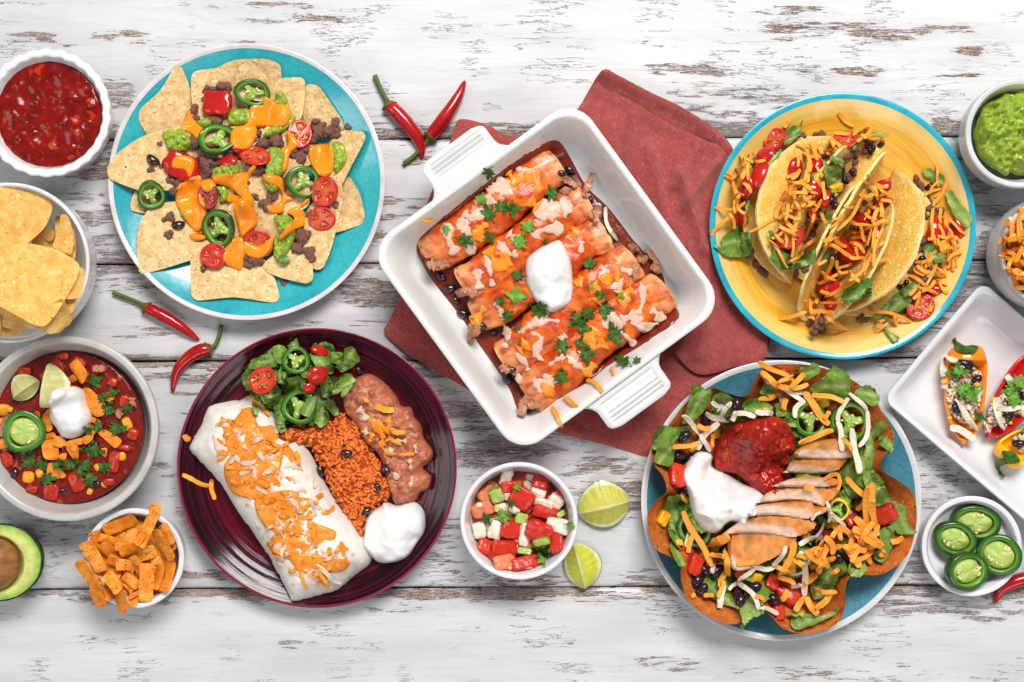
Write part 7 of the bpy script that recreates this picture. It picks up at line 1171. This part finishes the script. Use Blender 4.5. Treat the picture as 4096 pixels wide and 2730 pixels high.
for a, b, bd, w in [((290, 500), (320, 290), -.05, 60), ((320, 300), (430, 350), .05, 50), ((420, 430), (500, 410), .05, 50), ((400, 720), (610, 1020), -.03, 62), ((360, 1000), (600, 1110), -.1, 66), ((270, 590), (340, 600), .05, 40), ((520, 720), (680, 640), .06, 46), ((660, 600), (640, 740), .1, 40), ((820, 700), (890, 1000), .14, 60), ((820, 805), (1070, 795), .02, 50), ((900, 490), (980, 560), .05, 60), ((1055, 560), (1076, 640), 0, 60), ((1070, 780), (1076, 900), 0, 50), ((520, 780), (560, 800), .1, 50)]: shred('8b', a, b, bd, w*.4145, WCH, 'white cheese shaving', 'cheese shaving', kz=.25)  # cheese shreds, the same food as on the tacos and salad
for x, y, s, r, m in [(395, 470, 110, -10, 1), (520, 660, 130, 60, 1), (450, 620, 90, 90, 1), (630, 890, 70, 30, 0), (940, 640, 130, -20, 1), (1000, 560, 100, 40, 1), (950, 720, 100, 100, 1), (1070, 1010, 60, 60, 1), (962, 935, 26, 0, 0)]: cilantro('8b', (x, y), s, r, 'cilantro sprig', CILL if m else CIL)
# ================================================================ guacamole, shredded cheese, pepper slices
CTX.update(reg='guac', on='in the guacamole bowl')
gq = blob('guacamole', '7b', [(470, 380), (500, 300), (530, 230), (620, 190), (640, 160), (700, 165), (760, 130), (900, 180), (1000, 400), (900, 640), (740, 660), (690, 640), (660, 665), (610, 630), (570, 610), (540, 585), (500, 540), (480, 480), (465, 420)], .024, GUAC, 'guacamole', '', label='chunky green guacamole heaped in the light grey bowl', zabs=.034, n1=.0060, f1=60, n2=-.0055, f2=120, sp=.0015, r0=.03, prof=.6)
CTX.update(reg='cheesebowl', on='in the cheese bowl'); GCB = 'shreds of orange cheese in the grey bowl'
blob('shredded_cheese_bed', 's', [(4040, 930), (4150, 830), (4300, 820), (4420, 950), (4400, 1120), (4250, 1210), (4100, 1160), (4040, 1060)], .012, CHED, 'shredded cheese', '', label='bed of shredded orange cheese deep in the grey ribbed bowl', zabs=.042, n1=.003, r0=.03)
CCO = []
heap(None, np.array([(4035, 900), (4110, 850), (4200, 900), (4200, 1150), (4120, 1170), (4045, 1100), (4030, 1000)], float), 110, rs(CCO, 's', (13, 20), (50, 120), 1.))
pile('loose_cheese', CCO, MELT, 'orange cheese shreds heaped in the light grey ribbed bowl', 'cheese')
CEN['dish2'] = ((3888, 2186), 200); CTX.update(reg='dish2', on='in the small dish')
jalap('8', (437, 1100), 107, 80, 8, .2, label='topmost jalapeno slice, with pale seeds at both sides, in the small dish', tilt=.15, h=.009, seeds=14, dark=(.012, .055, .008), mid=(.035, .13, .010), lobes=2, ph=0)
jalap('8', (337, 1170), 95, 78, 15, .2, label='left jalapeno slice with dark hollows, in the small dish', tilt=.15, h=.009, seeds=12, dark=(.012, .055, .008), mid=(.035, .13, .010), lobes=2, ph=1)
jalap('8', (532, 1243), 98, 90, -10, .2, label='right jalapeno slice, tilted over its neighbours, in the small dish', tilt=.25, h=.009, seeds=13, dark=(.012, .055, .008), mid=(.035, .13, .010), lobes=2, ph=2)
jalap('8', (368, 1305), 104, 80, 0, .2, label='bottom jalapeno slice, overlapping the others, in the small dish', tilt=.25, h=.009, seeds=13, dark=(.012, .055, .008), mid=(.035, .13, .010), lobes=2, ph=3)
# ================================================================ labels that came out alike get their order from the left
ORD = 'first second third fourth fifth sixth seventh eighth ninth'.split()
bpy.context.view_layer.update(); by = {}
for o in AUTO: by.setdefault(o['label'], []).append(o)
for l, os_ in by.items():
    if len(os_) < 2: continue
    os_.sort(key=lambda o: o.matrix_world.translation.x)
    if len(os_) == 2: nm = ['left one', 'right one']
    elif len(os_) <= len(ORD): nm = ['leftmost']+[ORD[i]+' from left' for i in range(1, len(os_)-1)]+['rightmost']
    else: continue
    for o, n in zip(os_, nm):
        if len((l+' '+n).split()) <= 16: o['label'] = l+', '+n

import os
if os.environ.get('DBG'):
    for o in bpy.context.scene.objects:
        if o.get('label') and len(o['label'].split()) > 16: print('LONG', len(o['label'].split()), o.name, o['label'])
